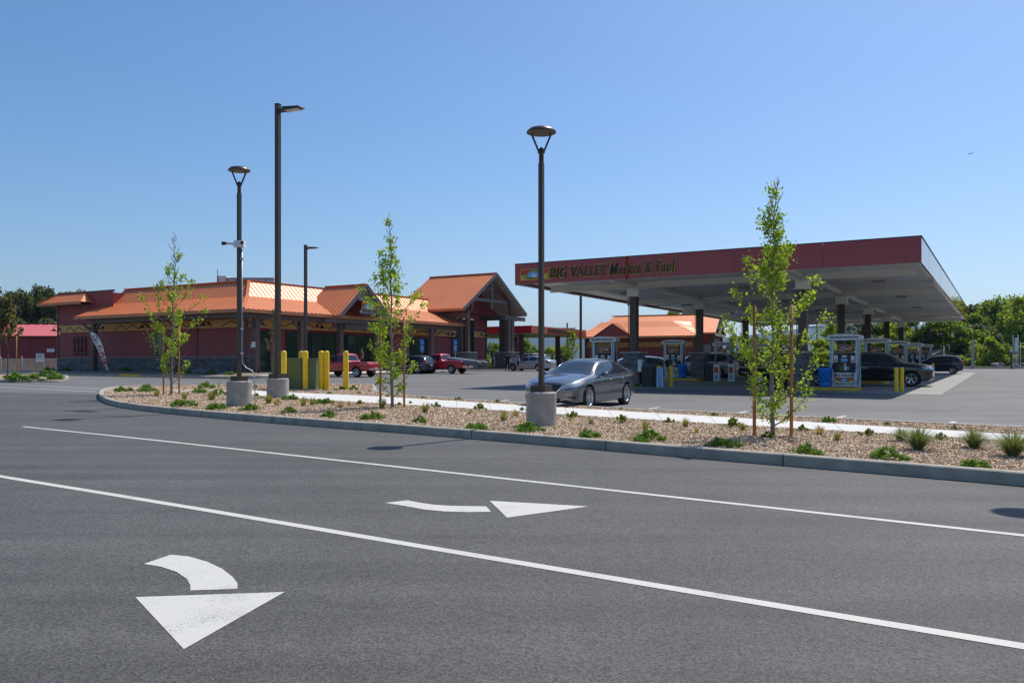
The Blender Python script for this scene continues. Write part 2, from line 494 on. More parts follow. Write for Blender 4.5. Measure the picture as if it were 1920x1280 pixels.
# mulch bed inside the kerbs
bedpoly = inward(RS, 0.15, -1) + inward(LS, 0.14, -1)[1:]
sheet('mulch_bed', bedpoly, 0.105, M['bed'])

def ray_poly(pt, poly):
    x, y = pt; c = False; n = len(poly)
    for i in range(n):
        x1, y1 = poly[i][0], poly[i][1]; x2, y2 = poly[i-1][0], poly[i-1][1]
        if (y1 > y) != (y2 > y) and x < (x2 - x1) * (y - y1) / (y2 - y1) + x1: c = not c
    return c
def inside_np(X, Y, poly):
    c = np.zeros(len(X), bool); n = len(poly)
    for i in range(n):
        x1, y1 = poly[i][0], poly[i][1]; x2, y2 = poly[i-1][0], poly[i-1][1]
        if y1 == y2: continue
        m = ((y1 > Y) != (y2 > Y)) & (X < (x2 - x1) * (Y - y1) / (y2 - y1) + x1)
        c ^= m
    return c
# ---- sidewalk through the island, in slabs
up = [(472, 731), (545, 735.5), (620, 738.6), (700, 742), (840, 750.5), (985, 759.5), (1260, 775.5), (1590, 795), (1920, 814.5), (2250, 834)]
lo = [(472, 740.5), (545, 745.5), (620, 750), (700, 755), (840, 763), (985, 772), (1260, 789), (1590, 808), (1920, 827), (2250, 846)]
DW = 0.13
UP = chaikin([G(x, y, DW) for x, y in up], 1); LO = chaikin([G(x, y, DW) for x, y in lo], 1)
walk = empty('sidewalk', kind='structure')
def at_len(pts, t):
    ls = [0.0]
    for a, b in zip(pts, pts[1:]): ls.append(ls[-1] + (b - a).length)
    d = t * ls[-1]
    for i in range(len(pts) - 1):
        if d <= ls[i+1] + 1e-9:
            return pts[i].lerp(pts[i+1], (d - ls[i]) / max(1e-9, ls[i+1] - ls[i]))
    return pts[-1].copy()
NS = 20
for k in range(NS):
    t0, t1 = (k + 0.005) / NS, (k + 0.995) / NS
    q = [at_len(LO, t0), at_len(LO, t1), at_len(UP, t1), at_len(UP, t0)]
    top = [Vector((p.x, p.y, gz(p.y) + DW)) for p in q]; bot = [p - Vector((0, 0, 0.1)) for p in top]
    MB().hexa(bot, top).build('paving_slab', M['walk'], walk)
# western return of the walk, towards the crossing
q = [G(x, y, DW) for x, y in [(322, 734), (466, 740), (466, 731.3), (322, 729.5)]]
MB().hexa([p - Vector((0, 0, 0.1)) for p in q], q).build('paving_slab', M['walk'], walk)
walkpoly = [p for p in LO] + [p for p in reversed(UP)]

# ---- wood chips: countless, one object
rng = np.random.default_rng(7)
def chips(name, poly, n, off, size, mat, avoid=(), power=1.6):
    P = np.array([[p[0], p[1]] for p in poly])
    lo_, hi_ = P.min(0), P.max(0)
    lo_[0] = max(lo_[0], -16); hi_[0] = min(hi_[0], 16)
    X = rng.uniform(lo_[0], hi_[0], n * 3); Y = rng.uniform(lo_[1], hi_[1], n * 3)
    keep = rng.random(n * 3) < np.clip((12.0 / np.maximum(Y, 6)) ** power, 0, 1)
    keep &= np.abs(X) < Y * 0.72
    X, Y = X[keep], Y[keep]
    k = inside_np(X, Y, poly)
    for a in avoid: k &= ~inside_np(X, Y, a)
    X, Y = X[k], Y[k]
    m = len(X)
    s = size * (1 + Y / 40) * rng.uniform(0.5, 1.5, m); asp = rng.uniform(0.25, 0.7, m)
    yaw = rng.uniform(0, 2*np.pi, m); pit = rng.normal(0, 0.45, m); rol = rng.normal(0, 0.5, m)
    ux = np.stack([np.cos(yaw)*np.cos(pit), np.sin(yaw)*np.cos(pit), np.sin(pit)], 1)
    vx = np.stack([-np.sin(yaw)*np.cos(rol), np.cos(yaw)*np.cos(rol), np.sin(rol)], 1)
    c = np.stack([X, Y, SLOPE*Y + off + rng.uniform(0, 0.035, m)], 1)
    a = ux * (s/2)[:, None]; b = vx * (s*asp/2)[:, None]
    V = np.stack([c-a-b, c+a-b*0.6, c+a*0.9+b, c-a*0.8+b*0.8], 1).reshape(-1, 3)
    Fc = np.arange(m*4).reshape(-1, 4)
    me = bpy.data.meshes.new(name)
    me.from_pydata(V.tolist(), [], Fc.tolist())
    me.materials.append(mat); me.update()
    return tag(link(name, me), kind='stuff')
chips('wood_chips', bedpoly, 1000000, 0.105, 0.026, M['chip'], [walkpoly])

# ---- pavement markings
def marking(name, pts, off=0.003, mat=None, kind='structure'):
    return sheet(name, [G(x, y) for x, y in pts], off, mat or M['paint'], kind=kind)
def ribbon(name, cl, w, off=0.003):
    P = chaikin([G(x, y) for x, y in cl], 1)
    Lp, Rp = inward(P, w/2, 1), inward(P, w/2, -1)
    return sheet(name, Lp + list(reversed(Rp)), off, M['paint'])
ribbon('lane_line', [(44, 799.5), (90, 804.5), (240, 819.5), (480, 845.8), (960, 898.5), (1440, 951), (1920, 1003.6), (2300, 1045)], 0.105)
ribbon('lane_line', [(-300, 842), (0, 893), (300, 941.5), (700, 1009), (1100, 1076), (1440, 1132.5), (1920, 1211.5), (2300, 1274)], 0.115)
c = lambda L: [(220 + .4792*x, 920 + .479*y) for x, y in L]
marking('turn_arrow', c([(1047,47),(1135,37),(1180,46),(1240,54.5),(1310,59),(1443,61),(1462,82),(1370,83.5),(1280,80.5),(1200,73),(1130,60)]))
marking('turn_arrow', c([(1457,39),(1845,61),(1525,105)]))
marking('turn_arrow', c([(103,286),(210,250),(280,257),(350,277),(410,305),(450,336),(470,362),(470,384),(286,390),(286,370),(272,345),(232,317),(170,297)]))
marking('turn_arrow', c([(70,416),(655,396),(260,620)]))
ribbon('lane_line', [(-200, 711), (0, 719.7), (120, 725.5), (212, 730.7)], 0.12, 0.008)
ribbon('lane_line', [(-200, 715), (0, 725.5), (100, 730.5), (180, 734.5)], 0.12, 0.008)
ribbon('lane_line', [(219, 725.3), (270, 723.6), (330, 722.6)], 0.12, 0.008)
for a in [((1209, 767.5), (1237, 763.5)), ((1371, 776.8), (1401, 771.2)), ((1558, 786), (1585, 780)), ((1775, 797), (1790, 790.5)), ((938, 752.6), (953, 750)), ((1046, 757.5), (1066, 755))]:
    ribbon('stall_line', [(a[0][0]-3, a[0][1]+.8), a[0], a[1]], 0.13, 0.008)

# ---- small kerbed island at far left
ki = [G(x, y) for x, y in [(-260, 714), (-120, 717), (0, 717.8), (66, 716.2), (105, 714.6), (124, 713.2), (130, 711), (128, 708.6), (112, 706.6), (60, 705.2), (0, 704.6), (-120, 704)]]
KI = chaikin(ki, 1)
kerb('planter_kerb', KI, 0.19, 0.2, 1, M['kerb'])
sheet('planter_bed', inward(KI, 0.15, 1), 0.13, M['bed'])
# far kerb and verge line at the end of the lot
kerb('far_kerb', [Vector((8, 95.0, 0)), Vector((40, 95.0, 0)), Vector((90, 95, 0))], 0.2, 0.25, 1, M['kerb'], seg=6.1)
kerb('yard_kerb', [Vector((-100, 79, 0)), Vector((-60, 80.0, 0)), Vector((-40.5, 81, 0))], 0.16, 0.25, 1, M['kerb'], seg=6.1)

# ================================================================== MARKET BUILDING
U = Vector((0.865, -0.502)); V = Vector((0.502, 0.865)); W2 = Vector((0.55, 0.835))
BX, BY = -19.4, 62.05
def S(s, t, z=0.0):
    return Vector((BX + U.x*s + W2.x*t, BY + U.y*s + W2.y*t, z))
Z0 = 1.30
# raised walk and planting apron round the building
apron_o = [(-25.5, -5.2), (4.5, -5.6), (5.0, -4.6), (4.3, 20.4), (3.9, 33.5), (-25.5, 33.5)]
ao = [S(a, b) for a, b in apron_o]
apr = MB()
inner = [S(-23.6, -0.4), S(0.4, -0.4), S(0.4, -0.2), S(0.4, 20), S(0.4, 33.5), S(-23.6, 33.5)]
vs = []; 
for p in ao: vs.append((p.x, p.y, gz(p.y) + 0.15))
for p in inner: vs.append((p.x, p.y, Z0 + 0.01))
fs = [(i, (i+1) % 6, (i+1) % 6 + 6, i + 6) for i in range(6)]
apr.add(vs, fs); apr.build('apron', M['dirt'], kind='structure')
wk = MB()
def drape(a, b, c_, d, off):
    """quad strip lying between kerb and wall on the apron slope"""
    out = []
    for (s, t) in (a, b, c_, d):
        p = S(s, t)
        # height by distance from the walls
        e = max(min((s - 0.4) / 4.2, 1), min((-0.4 - t) / 4.9, 1), 0)
        out.append((p.x, p.y, (Z0 + 0.01) * (1 - e) + (gz(p.y) + 0.15) * e + off))
    return out
wk.add(drape((0.4, -2.8), (4.55, -2.8), (4.15, 20.4), (0.4, 20.4), 0.012), [(0, 1, 2, 3)])
wk.build('store_walk', M['walk'], kind='structure')
kerb('store_kerb', [S(a, b) for a, b in apron_o[:5]], 0.16, 0.2, 1, M['kerb'], seg=3.05)
yk = MB(); p, q = S(-6.6, -5.32), S(-4.4, -5.33)
for (a, b) in ((p, q),):
    yk.hexa([Vector((a.x, a.y-.25, gz(a.y)+.02)), Vector((b.x, b.y-.25, gz(b.y)+.02)), Vector((b.x, b.y+.35, gz(b.y)+.06)), Vector((a.x, a.y+.35, gz(a.y)+.06))],
            [Vector((a.x, a.y-.25, gz(a.y)+.172)), Vector((b.x, b.y-.25, gz(b.y)+.172)), Vector((b.x, b.y+.35, gz(b.y)+.182)), Vector((a.x, a.y+.35, gz(a.y)+.182))])
yk.build('yellow_kerb_ramp', M['yellowk'], kind='structure')

store = empty('market_building', S(0, 0, Z0), 'long maroon market building with copper seamed roofs and tall gabled porch', 'shop')
store_inv = -Vector(store.location)
def SS(s, t, z): 
    p = S(s, t, z); return p + store_inv
def SMB(): return MB(SS)
EACH = {'eave_board', 'stone_ledge', 'porch_beam', 'truss', 'soffit', 'trellis_rail', 'arcade_beam', 'wall_core'}
def swap_build(mb, name, mats, label=None, kind=None):
    if name in EACH and len(mb.v) > 8 and len(mb.v) % 8 == 0 and len(mb.f) == len(mb.v)//8*6: return mb.build_each(name, mats, store, label)
    return mb.build(name, mats, store, label, kind)

ST = 2.36   # top of the stone skirt
core = SMB()
core.box(-22.92, -16.2, 0.08, 12, Z0-0.6, 7.8)
core.box(-16.3, -0.08, 0.08, 30.3, Z0-0.6, 6.3)
core.box(-15.5, -2.0, 2.05, 26.0, 6.8, 8.05)
swap_build(core, 'wall_core', M['red'])

def siding_s(mb, s0, s1, z0, z1, t=0.0, pitch=0.2, holes=()):
    """lap siding on a wall facing -t"""
    n = int(round((z1 - z0) / pitch))
    for k in range(n):
        a = z0 + k * (z1 - z0) / n; b = z0 + (k+1) * (z1 - z0) / n
        segs = [(s0, s1)]
        for (h0, h1, g0, g1) in holes:
            if b > g0 and a < g1:
                segs = [x for (p_, q_) in segs for x in ((p_, min(q_, h0)), (max(p_, h1), q_)) if x[1] - x[0] > 0.02]
        for (p_, q_) in segs:
            mb.add([(p_, t-0.035, a), (q_, t-0.035, a), (q_, t-0.008, b), (p_, t-0.008, b), (p_, t, a), (q_, t, a)], [(0, 1, 2, 3), (4, 5, 1, 0)])
def siding_t(mb, t0, t1, z0, z1, s=0.0, pitch=0.2, holes=()):
    n = max(1, int(round((z1 - z0) / pitch)))
    for k in range(n):
        a = z0 + k * (z1 - z0) / n; b = z0 + (k+1) * (z1 - z0) / n
        segs = [(t0, t1)]
        for (h0, h1, g0, g1) in holes:
            if b > g0 and a < g1:
                segs = [x for (p_, q_) in segs for x in ((p_, min(q_, h0)), (max(p_, h1), q_)) if x[1] - x[0] > 0.02]
        for (p_, q_) in segs:
            mb.add([(s+0.035, p_, a), (s+0.035, q_, a), (s+0.008, q_, b), (s+0.008, p_, b), (s, p_, a), (s, q_, a)], [(0, 1, 2, 3), (4, 5, 1, 0)])
def stones(mb, a0, a1, z0, z1, axis, c, rnd, out):
    """coursed ledge stone on a wall; a runs along the wall"""
    z = z0
    while z < z1 - 0.02:
        h = min(rnd.choice((0.09, 0.12, 0.15)), z1 - z)
        a = a0
        while a < a1 - 0.02:
            w = min(rnd.uniform(0.22, 0.62), a1 - a)
            d = rnd.uniform(0.04, 0.085) * out
            lo_, hi_ = sorted((c, c + d))
            if axis == 's': mb.box(a+.004, a+w-.004, lo_, hi_, z+.004, z+h-.004)
            else: mb.box(lo_, hi_, a+.004, a+w-.004, z+.004, z+h-.004)
            a += w
        z += h
rnd = random.Random(3)
doorx = (-6.3, -5.3)
sd = SMB()
siding_s(sd, -23, 0, ST, 6.42, holes=[(-23.1, 0.1, 4.52, 5.18)])
siding_s(sd, -23, -15.4, 6.42, 7.85)
W = [(1.12, 2.15, 1.3, 4.3), (3.7, 15.6, 1.3, 4.3), (18.0, 21.2, 1.3, 4.3), (25.4, 28.2, 1.3, 6.35), (24.55, 25.3, 1.3, 4.9)]
siding_t(sd, 21.9, 30.4, 6.4, 7.0)
siding_t(sd, 0, 30.4, ST, 6.4, holes=W + [(-.1, 25.3, 4.52, 5.18), (28.2, 30.5, 4.6, 5.22)])
# gable wall of the porch block
def gable_tri(mb, s, tl, tr, tp, ze, zp, z0, pitch=0.2):
    z = z0
    while z < zp - 0.15:
        b = z + pitch
        f0 = min(max((z - ze) / (zp - ze), 0), 1); f1 = min(max((b - ze) / (zp - ze), 0), 1)
        l0, r0, l1, r1 = tl + (tp-tl)*f0, tr - (tr-tp)*f0, tl + (tp-tl)*f1, tr - (tr-tp)*f1
        mb.add([(s+.035, l0, z), (s+.035, r0, z), (s+.008, r1, b), (s+.008, l1, b), (s, l0, z), (s, r0, z)], [(0, 1, 2, 3), (4, 5, 1, 0)])
        z = b
gable_tri(sd, 0.0, 22.1, 32.6, 27.35, 7.0, 10.55, 6.8)
gable_tri(sd, 1.5, 6.6, 11.6, 9.1, 5.75, 8.0, 5.5)
swap_build(sd, 'siding', M['red'], kind='stuff')
gw = SMB(); gw.box(-4, -0.02, 22.2, 32.5, 6.8, 6.94); swap_build(gw, 'gable_wall', M['red']); gw = SMB()
gw.prism([(-0.02, 22.2, 6.95), (-0.02, 32.5, 6.95), (-0.02, 27.35, 10.45)], (-4 * 0, 0, 0) if False else (-3.9, 0, 0))
swap_build(gw, 'gable_wall', M['red']); gw = SMB()
gw.prism([(1.48, 6.6, 5.5), (1.48, 11.6, 5.5), (1.48, 9.1, 7.9)], (-1.4, 0, 0))
swap_build(gw, 'gable_wall', M['red'])
st = SMB()
stones(st, -23.05, 0.05, Z0-0.25, ST, 's', 0.0, rnd, -1)
for (a, b) in ((0.0, 1.12), (2.15, 3.7), (15.6, 18.0), (21.2, 24.5), (28.2, 30.45)):
    stones(st, a, b, Z0-0.25, ST, 't', 0.0, rnd, 1)
swap_build(st, 'stone_skirt', M['stone'], kind='stuff')
cp = SMB(); cp.box(-23.1, 0.12, -0.12, 0, ST, ST+0.05)
for (a, b) in ((-.12, 1.12), (2.15, 3.7), (15.6, 18.0), (21.2, 24.5), (28.2, 30.5)): cp.box(0, 0.12, a, b, ST, ST+0.05)
swap_build(cp, 'stone_ledge', M['stonecap'])
# ochre band and its zigzag
bd = SMB(); bd.box(-23, 0.045, -0.045, 0.0, 4.54, 5.16); bd.box(0, 0.045, 0, 25.3, 4.54, 5.16); bd.box(0.0, 0.045, 28.2, 30.4, 4.62, 5.2)
swap_build(bd, 'ochre_band', M['band'])
zz = SMB()
def zig_s(s0, s1, per=1.2, z0=4.64, z1=5.06):
    n = int((s1 - s0) / per); per = (s1 - s0) / n
    for k in range(n):
        for j in range(10):
            u0 = s0 + per * (k + j / 10); h = j / 5 if j < 5 else (10 - j - 1) / 5
            z = z0 + (z1 - z0 - .06) * h
            zz.box(u0, u0 + per/10 + .01, -0.055, -0.045, z, z + 0.085)
def zig_t(t0, t1, per=1.2, z0=4.64, z1=5.06):
    n = int((t1 - t0) / per); per = (t1 - t0) / n
    for k in range(n):
        for j in range(10):
            u0 = t0 + per * (k + j / 10); h = j / 5 if j < 5 else (10 - j - 1) / 5
            z = z0 + (z1 - z0 - .06) * h
            zz.box(0.045, 0.055, u0, u0 + per/10 + .01, z, z + 0.085)
for a, b in ((-21.9, -16.8), (-15.2, -10.6), (-9.2, -3.6), (-2.6, -0.3)): zig_s(a, b)
for a, b in ((0.3, 1.9), (3.4, 6.8), (8.2, 15), (16, 18.6), (18.9, 21.2), (22.0, 24.2)): zig_t(a, b)
swap_build(zz, 'zigzag_pattern', M['zig'], kind='stuff')
# timber trims at corners
for (a, b) in ((-23, 0), (-7.55, 0), (-5.3, 0)):
    m = SMB(); m.box(a-0.08, a+0.1, -0.075, 0.0, Z0-0.2, 6.0 if a > -20 else 6.85); swap_build(m, 'trim_board', M['brown'])
m = SMB(); m.box(-0.12, 0.08, -0.08, 0.12, Z0-0.2, 5.4); swap_build(m, 'trim_board', M['brown'])
m = SMB(); m.box(-0.12, 0.09, 30.3, 30.5, Z0-0.2, 6.4); swap_build(m, 'trim_board', M['brown'])
# service window in the long wall
m = SMB(); m.box(-10.3, -9.0, -0.09, 0.0, 2.36, 4.3); m2 = swap_build(m, 'service_window', M['frame'])
m = SMB(); m.box(-10.2, -9.1, -0.1, -0.09, 2.5, 4.15)
link('pane', m.mesh('pane', M['glassdark']), m2)
# windows
def win(t0, t1, z0, z1, nx, nz, s=0.0):
    f = SMB(); w = 0.07
    for k in range(nx + 1):
        c0 = t0 + (t1 - t0) * k / nx; c0 = min(max(c0, t0 + w/2), t1 - w/2)
        f.box(s, s+0.09, c0 - w/2, c0 + w/2, z0, z1)
    for zz_ in [z0 + w/2 + (z1 - z0 - w) * k / nz for k in range(nz + 1)]:
        f.box(s+0.003, s+0.085, t0, t1, zz_ - w/2, zz_ + w/2)
    o = swap_build(f, 'window', M['frame'])
    for k in range(nx):
        a = t0 + (t1 - t0) * k / nx; b = t0 + (t1 - t0) * (k+1) / nx
        p_ = SMB(); dz = rnd.uniform(-.004, .004)
        p_.hexa([(s+.01, a, z0), (s+.03+dz, a, z0), (s+.03-dz, b, z0), (s+.01, b, z0)], [(s+.01, a, z1), (s+.03+dz, a, z1), (s+.03-dz, b, z1), (s+.01, b, z1)])
        link('pane', p_.mesh('pane', M['glassdark']), o)
win(1.12, 2.15, 1.35, 4.3, 1, 1)
win(3.7, 15.6, 1.35, 4.3, 9, 1)
win(18.0, 21.2, 1.35, 4.3, 3, 1)
win(25.4, 28.2, 1.35, 6.35, 3, 3)
win(24.5, 25.3, 1.35, 4.9, 1, 2)

# ---- seamed metal roofs
def clip_seg(P2, e):
    ys = []
    for i in range(len(P2)):
        a, b = P2[i], P2[(i+1) % len(P2)]
        if (a[0] - e) * (b[0] - e) < 0:
            t = (e - a[0]) / (b[0] - a[0]); ys.append(a[1] + (b[1] - a[1]) * t)
    return (min(ys), max(ys)) if len(ys) >= 2 else None
def roof(poly, parent, pm, rm, spacing=0.42, th=0.06, rh=0.05, rw=0.035, name='roof_slope', inv=Vector((0,0,0)), label=None):
    P = [Vector(p) for p in poly]
    e = (P[1] - P[0]).normalized()
    n = (P[1] - P[0]).cross(P[-1] - P[0]).normalized()
    if n.z < 0: n = -n
    u = n.cross(e); 
    if u.dot(P[-1] - P[0]) < 0: u = -u
    m = MB(); m.prism([p + inv for p in P], -n * th)
    o = m.build(name, pm, parent, label)
    P2 = [((p - P[0]).dot(e), (p - P[0]).dot(u)) for p in P]
    r = MB(); x0 = min(p[0] for p in P2); x1 = max(p[0] for p in P2)
    k = x0 + spacing * 0.5
    while k < x1:
        sg = clip_seg(P2, k)
        if sg and sg[1] - sg[0] > 0.06:
            a = P[0] + e*k + u*sg[0] + n*(rh/2) + inv; b = P[0] + e*k + u*sg[1] + n*(rh/2) + inv
            r.bar(a, b, rw, rh, up=n)
        k += spacing
    ob = r.build('roof_seam', rm, o, kind='stuff')
    return o
inv = store_inv
RF = dict(parent=store, pm=M['roof'], rm=M['rib'], inv=inv, rh=.035, rw=.035)
sl0 = -16.9
roof([S(sl0, -2.4, 5.66), S(2.4, -2.4, 5.66), S(-.6, .6, 6.85), S(sl0, .6, 6.85)], **RF)
roof([S(sl0, .6, 6.85), S(-.6, .6, 6.85), S(-2.0, 2.0, 8.15), S(sl0, 2.0, 8.15)], **RF)
roof([S(2.4, -2.4, 5.66), S(2.4, 23.4, 5.66), S(-.6, 25, 6.85), S(-.6, .6, 6.85)], **RF)
roof([S(-.6, .6, 6.85), S(-.6, 25, 6.85), S(-2.0, 25, 8.15), S(-2.0, 2.0, 8.15)], **RF)
# awning roof round the tall left block
roof([S(-24.15, -1.15, 7.02), S(-18.0, -1.15, 7.02), S(-19.2, 0.05, 7.92), S(-22.95, 0.05, 7.92)], **RF)
roof([S(-24.15, 6, 7.02), S(-24.15, -1.15, 7.02), S(-22.95, 0.05, 7.92), S(-22.95, 6, 7.92)], **RF)
roof([S(-18.0, -1.15, 7.02), S(-18.0, 0.04, 7.02), S(-19.2, 0.04, 7.92)], spacing=.3, **RF)
# parapet cap, eave boards, soffits
tr = SMB()
tr.box(-23.0, -15.4, -0.06, 0.14, 7.85, 7.97)
swap_build(tr, 'parapet_cap', M['redtrim'])
fa = SMB()
fa.box(sl0, 2.4, -2.44, -2.40, 5.42, 5.67); fa.box(2.40, 2.44, -2.44, 23.4, 5.42, 5.67)
fa.box(-24.19, -18.0, -1.19, -1.15, 6.82, 7.03); fa.box(-24.19, -24.15, -1.19, 6, 6.82, 7.03)
swap_build(fa, 'eave_board', M['fascia'])
sf = SMB()
sf.box(sl0, 2.38, -2.38, -0.04, 5.44, 5.48); sf.box(0.05, 2.38, -0.02, 23.38, 5.44, 5.48)
sf.box(-24.1, -18.4, -1.13, -0.04, 6.84, 6.87)
swap_build(sf, 'soffit', M['soffit'])
# left gable end of the long roof
m = SMB(); m.prism([(sl0, -2.4, 5.44), (sl0, -2.4, 5.6), (sl0, .6, 6.8), (sl0, 2.0, 8.1), (sl0, 2.0, 5.44)], (0.05, 0, 0)); swap_build(m, 'roof_end', M['fascia'])
# hip and ridge caps
rc = MB()
def capbar(a, b, w=0.22, h=0.07): rc.bar(a + inv, b + inv, w, h)
capbar(S(2.4, -2.4, 5.72), S(-.6, .6, 6.9)); capbar(S(-.6, .6, 6.9), S(-2, 2, 8.2)); capbar(S(sl0, 2, 8.2), S(-2, 2, 8.2)); capbar(S(-2, 2, 8.2), S(-2, 25, 8.2))
capbar(S(-24.15, -1.15, 7.06), S(-22.95, .05, 7.96)); capbar(S(-22.95, .05, 7.97), S(-19.2, .05, 7.97))
rc.build('ridge_cap', M['rib'], store)
# beams and posts of the arcade
bm = SMB(); bm.box(-15.3, 1.95, -2.0, -1.7, 5.08, 5.43); bm.box(1.65, 1.95, -1.7, 23.4, 5.05, 5.43)
swap_build(bm, 'arcade_beam', M['brown'])
def post(s, t, zt, w=0.36, z0=Z0-0.25, mat='brown'):
    m = SMB(); m.box(s-w/2, s+w/2, t-w/2, t+w/2, z0, zt); o = swap_build(m, 'post', M[mat])
    return o
def bracket(o, s, t, z, ds, dt, L=0.75):
    m = MB(); 
    a = SS(s, t, z - L); b = SS(s + ds*L, t + dt*L, z)
    m.bar(a, b, 0.14, 0.16); link('brace', m.mesh('brace', M['brown']), o)
p = post(-15.1, -1.85, 5.1); bracket(p, -15.1, -1.85, 5.1, 1, 0); bracket(p, -15.1, -1.85, 5.1, -1.9, 0.0, 0.8)
for t in (-0.75, 3.5, 7.6, 11.7, 15.6, 19.1):
    p = post(1.8, t, 5.06, 0.38); bracket(p, 1.8, t, 5.05, 0, 1); bracket(p, 1.8, t, 5.05, 0, -1)
# ---- the entry gable and the porch gable
def gable_roof(t0, t1, tp, ze, zp, s0, s1, th=0.14):
    roof([S(s1, t0, ze), S(s0, t0, ze), S(s0, tp, zp), S(s1, tp, zp)], **RF)
    roof([S(s0, t1, ze), S(s1, t1, ze), S(s1, tp, zp), S(s0, tp, zp)], **RF)
    # soffit board under each slope, barge boards
    for (a, b) in ((t0, tp), (tp, t1)):
        m = SMB(); za, zb = (ze, zp) if b == tp else (zp, ze)
        m.hexa([(s0-.02, a, za-.2), (s0-.02, b, zb-.2), (s1, b, zb-.2), (s1, a, za-.2)], [(s0-.02, a, za-.08), (s0-.02, b, zb-.08), (s1, b, zb-.08), (s1, a, za-.08)])
        swap_build(m, 'soffit', M['pale'])
        m = MB(); m.bar(SS(s0+.03, a, za-.1), SS(s0+.03, b, zb-.1), 0.06, 0.3, up=(0,0,1)); swap_build(m, 'barge_board', M['greybrown'])
    m = SMB(); m.box(s1, s0, t0-.03, t0+.01, ze-.22, ze+.02); m.box(s1, s0, t1-.01, t1+.03, ze-.22, ze+.02); swap_build(m, 'eave_board', M['fascia'])
    m = MB(); m.bar(SS(s1, tp, zp+.04), SS(s0, tp, zp+.04), 0.25, 0.07); swap_build(m, 'ridge_cap', M['rib'])
gable_roof(6.1, 12.1, 9.1, 5.6, 8.2, 3.2, -1.2)
gable_roof(21.9, 32.8, 27.35, 7.05, 10.78, 3.3, -4.7)
m = SMB(); m.box(1.95, 2.2, 5.6, 12.6, 5.08, 5.42); swap_build(m, 'gable_beam', M['greybrown'])
m = SMB(); m.box(1.5, 2.3, 7.7, 10.5, 4.62, 5.02); swap_build(m, 'gable_beam', M['brown'])
# porch truss, beams, posts on stone piers
m = SMB(); m.box(2.55, 2.8, 29.2, 33.4, 6.35, 6.75); m.box(1.85, 2.05, 29.4, 33.0, 6.36, 6.74); swap_build(m, 'porch_beam', M['greybrown'])
m = SMB(); m.box(-0.5, 3.0, 29.3, 29.6, 6.3, 6.8); m.box(-.5, 3.2, 22.6, 22.9, 6.2, 6.7); swap_build(m, 'porch_beam', M['brown'])
m = SMB(); m.box(2.6, 2.78, 24.0, 30.7, 7.95, 8.25); m.box(2.58, 2.8, 27.2, 27.5, 7.3, 9.9)
swap_build(m, 'truss', M['greybrown'])
m = MB(); pts = [SS(2.7, 27.35 + 3.4*math.cos(a), 6.9 + 2.4*math.sin(a)) for a in [R(x) for x in range(0, 91, 10)]]
for a, b in zip(pts, pts[1:]): m.bar(a, b, 0.16, 0.3)
pts = [SS(2.7, 27.35 - 3.4*math.cos(a), 6.9 + 2.4*math.sin(a)) for a in [R(x) for x in range(0, 91, 10)]]
for a, b in zip(pts, pts[1:]): m.bar(a, b, 0.16, 0.3)
swap_build(m, 'arched_brace', M['redtrim'])
for (s, t) in ((2.7, 23.4), (2.05, 23.2)): post(s, t, 7.0, 0.34)
for (s, t) in ((2.75, 30.1), (2.75, 30.75), (2.0, 30.4), (2.0, 31.0)): post(s, t, 6.36, 0.5)
def pier(s, t, w, z1):
    m = SMB(); h = w/2
    m.box(s-h, s+h, t-h, t+h, 0.9, z1-.05); o = swap_build(m, 'stone_pier', M['darkgrey'])
    k = SMB(); stones(k, s-h-.04, s+h+.04, 1.0, z1, 's', t-h, rnd, -1); stones(k, t-h-.04, t+h+.04, 1.0, z1, 't', s+h, rnd, 1)
    tag(link('pier_stones', k.mesh('pier_stones', M['stone']), o), kind='stuff')
    k = SMB(); k.box(s-h-.12, s+h+.12, t-h-.12, t+h+.12, z1, z1+.08); link('pier_cap', k.mesh('pier_cap', M['stonecap']), o)
pier(2.4, 23.4, 1.5, 2.95); pier(2.4, 30.5, 1.6, 3.05)
# gooseneck lamps on the band
def gooseneck(axis, a, z=5.0):
    m = MB()
    if axis == 's':
        o_, d = lambda q, h: SS(a, -0.05 - q, z + h), None
    else:
        o_ = lambda q, h: SS(0.05 + q, a, z + h)
    m.tube([o_(0, -.1), o_(.15, .12), o_(.35, .16), o_(.5, .05), o_(.52, -.1)], 0.022, 6)
    p = o_(.52, -.1)
    m.lathe([(0.03, 0.05), (0.08, 0.0), (0.1, -.05), (0.24, -.12), (0.26, -.16)], 12, (p.x, p.y, p.z))
    m.lathe([(0.001, -.1), (.2, -.13)], 12, (p.x, p.y, p.z))
    q = o_(0.02, -.1); m.lathe([(0.001, -.1), (0.1, -.08), (0.1, .08), (0.001, .1)], 8, (q.x, q.y, q.z))
    swap_build(m, 'wall_lamp', M['black'])
for a in (-22.7, -16.7, -11.0, -3.9): gooseneck('s', a, 4.95)
for a in (0.9, 2.6, 6.9, 15.2, 20.9, 24.0): gooseneck('t', a, 4.95)
gooseneck('t', 29.5, 5.0)
# trellis panel on the left wall
for k in range(4):
    m = SMB(); x = -20.6 + k * 0.5; m.box(x-.075, x+.075, -0.16, -0.09, 2.6, 4.2); swap_build(m, 'trellis_bar', M['redtrim'])
m = SMB()
for z in (2.75, 3.4, 4.02): m.box(-20.95, -18.8, -0.2, -0.16, z, z+.08)
swap_build(m, 'trellis_rail', M['brown'])
# small wall plates and bicycle hoops
m = SMB(); m.box(0.046, 0.06, 0.35, 0.8, 3.0, 3.25); swap_build(m, 'notice_plate', M['plate'])
m = SMB(); m.box(1.62, 1.99, -0.96+.0, -0.945+.0, 3.0, 3.4) ; swap_build(m, 'notice_plate', M['white'])
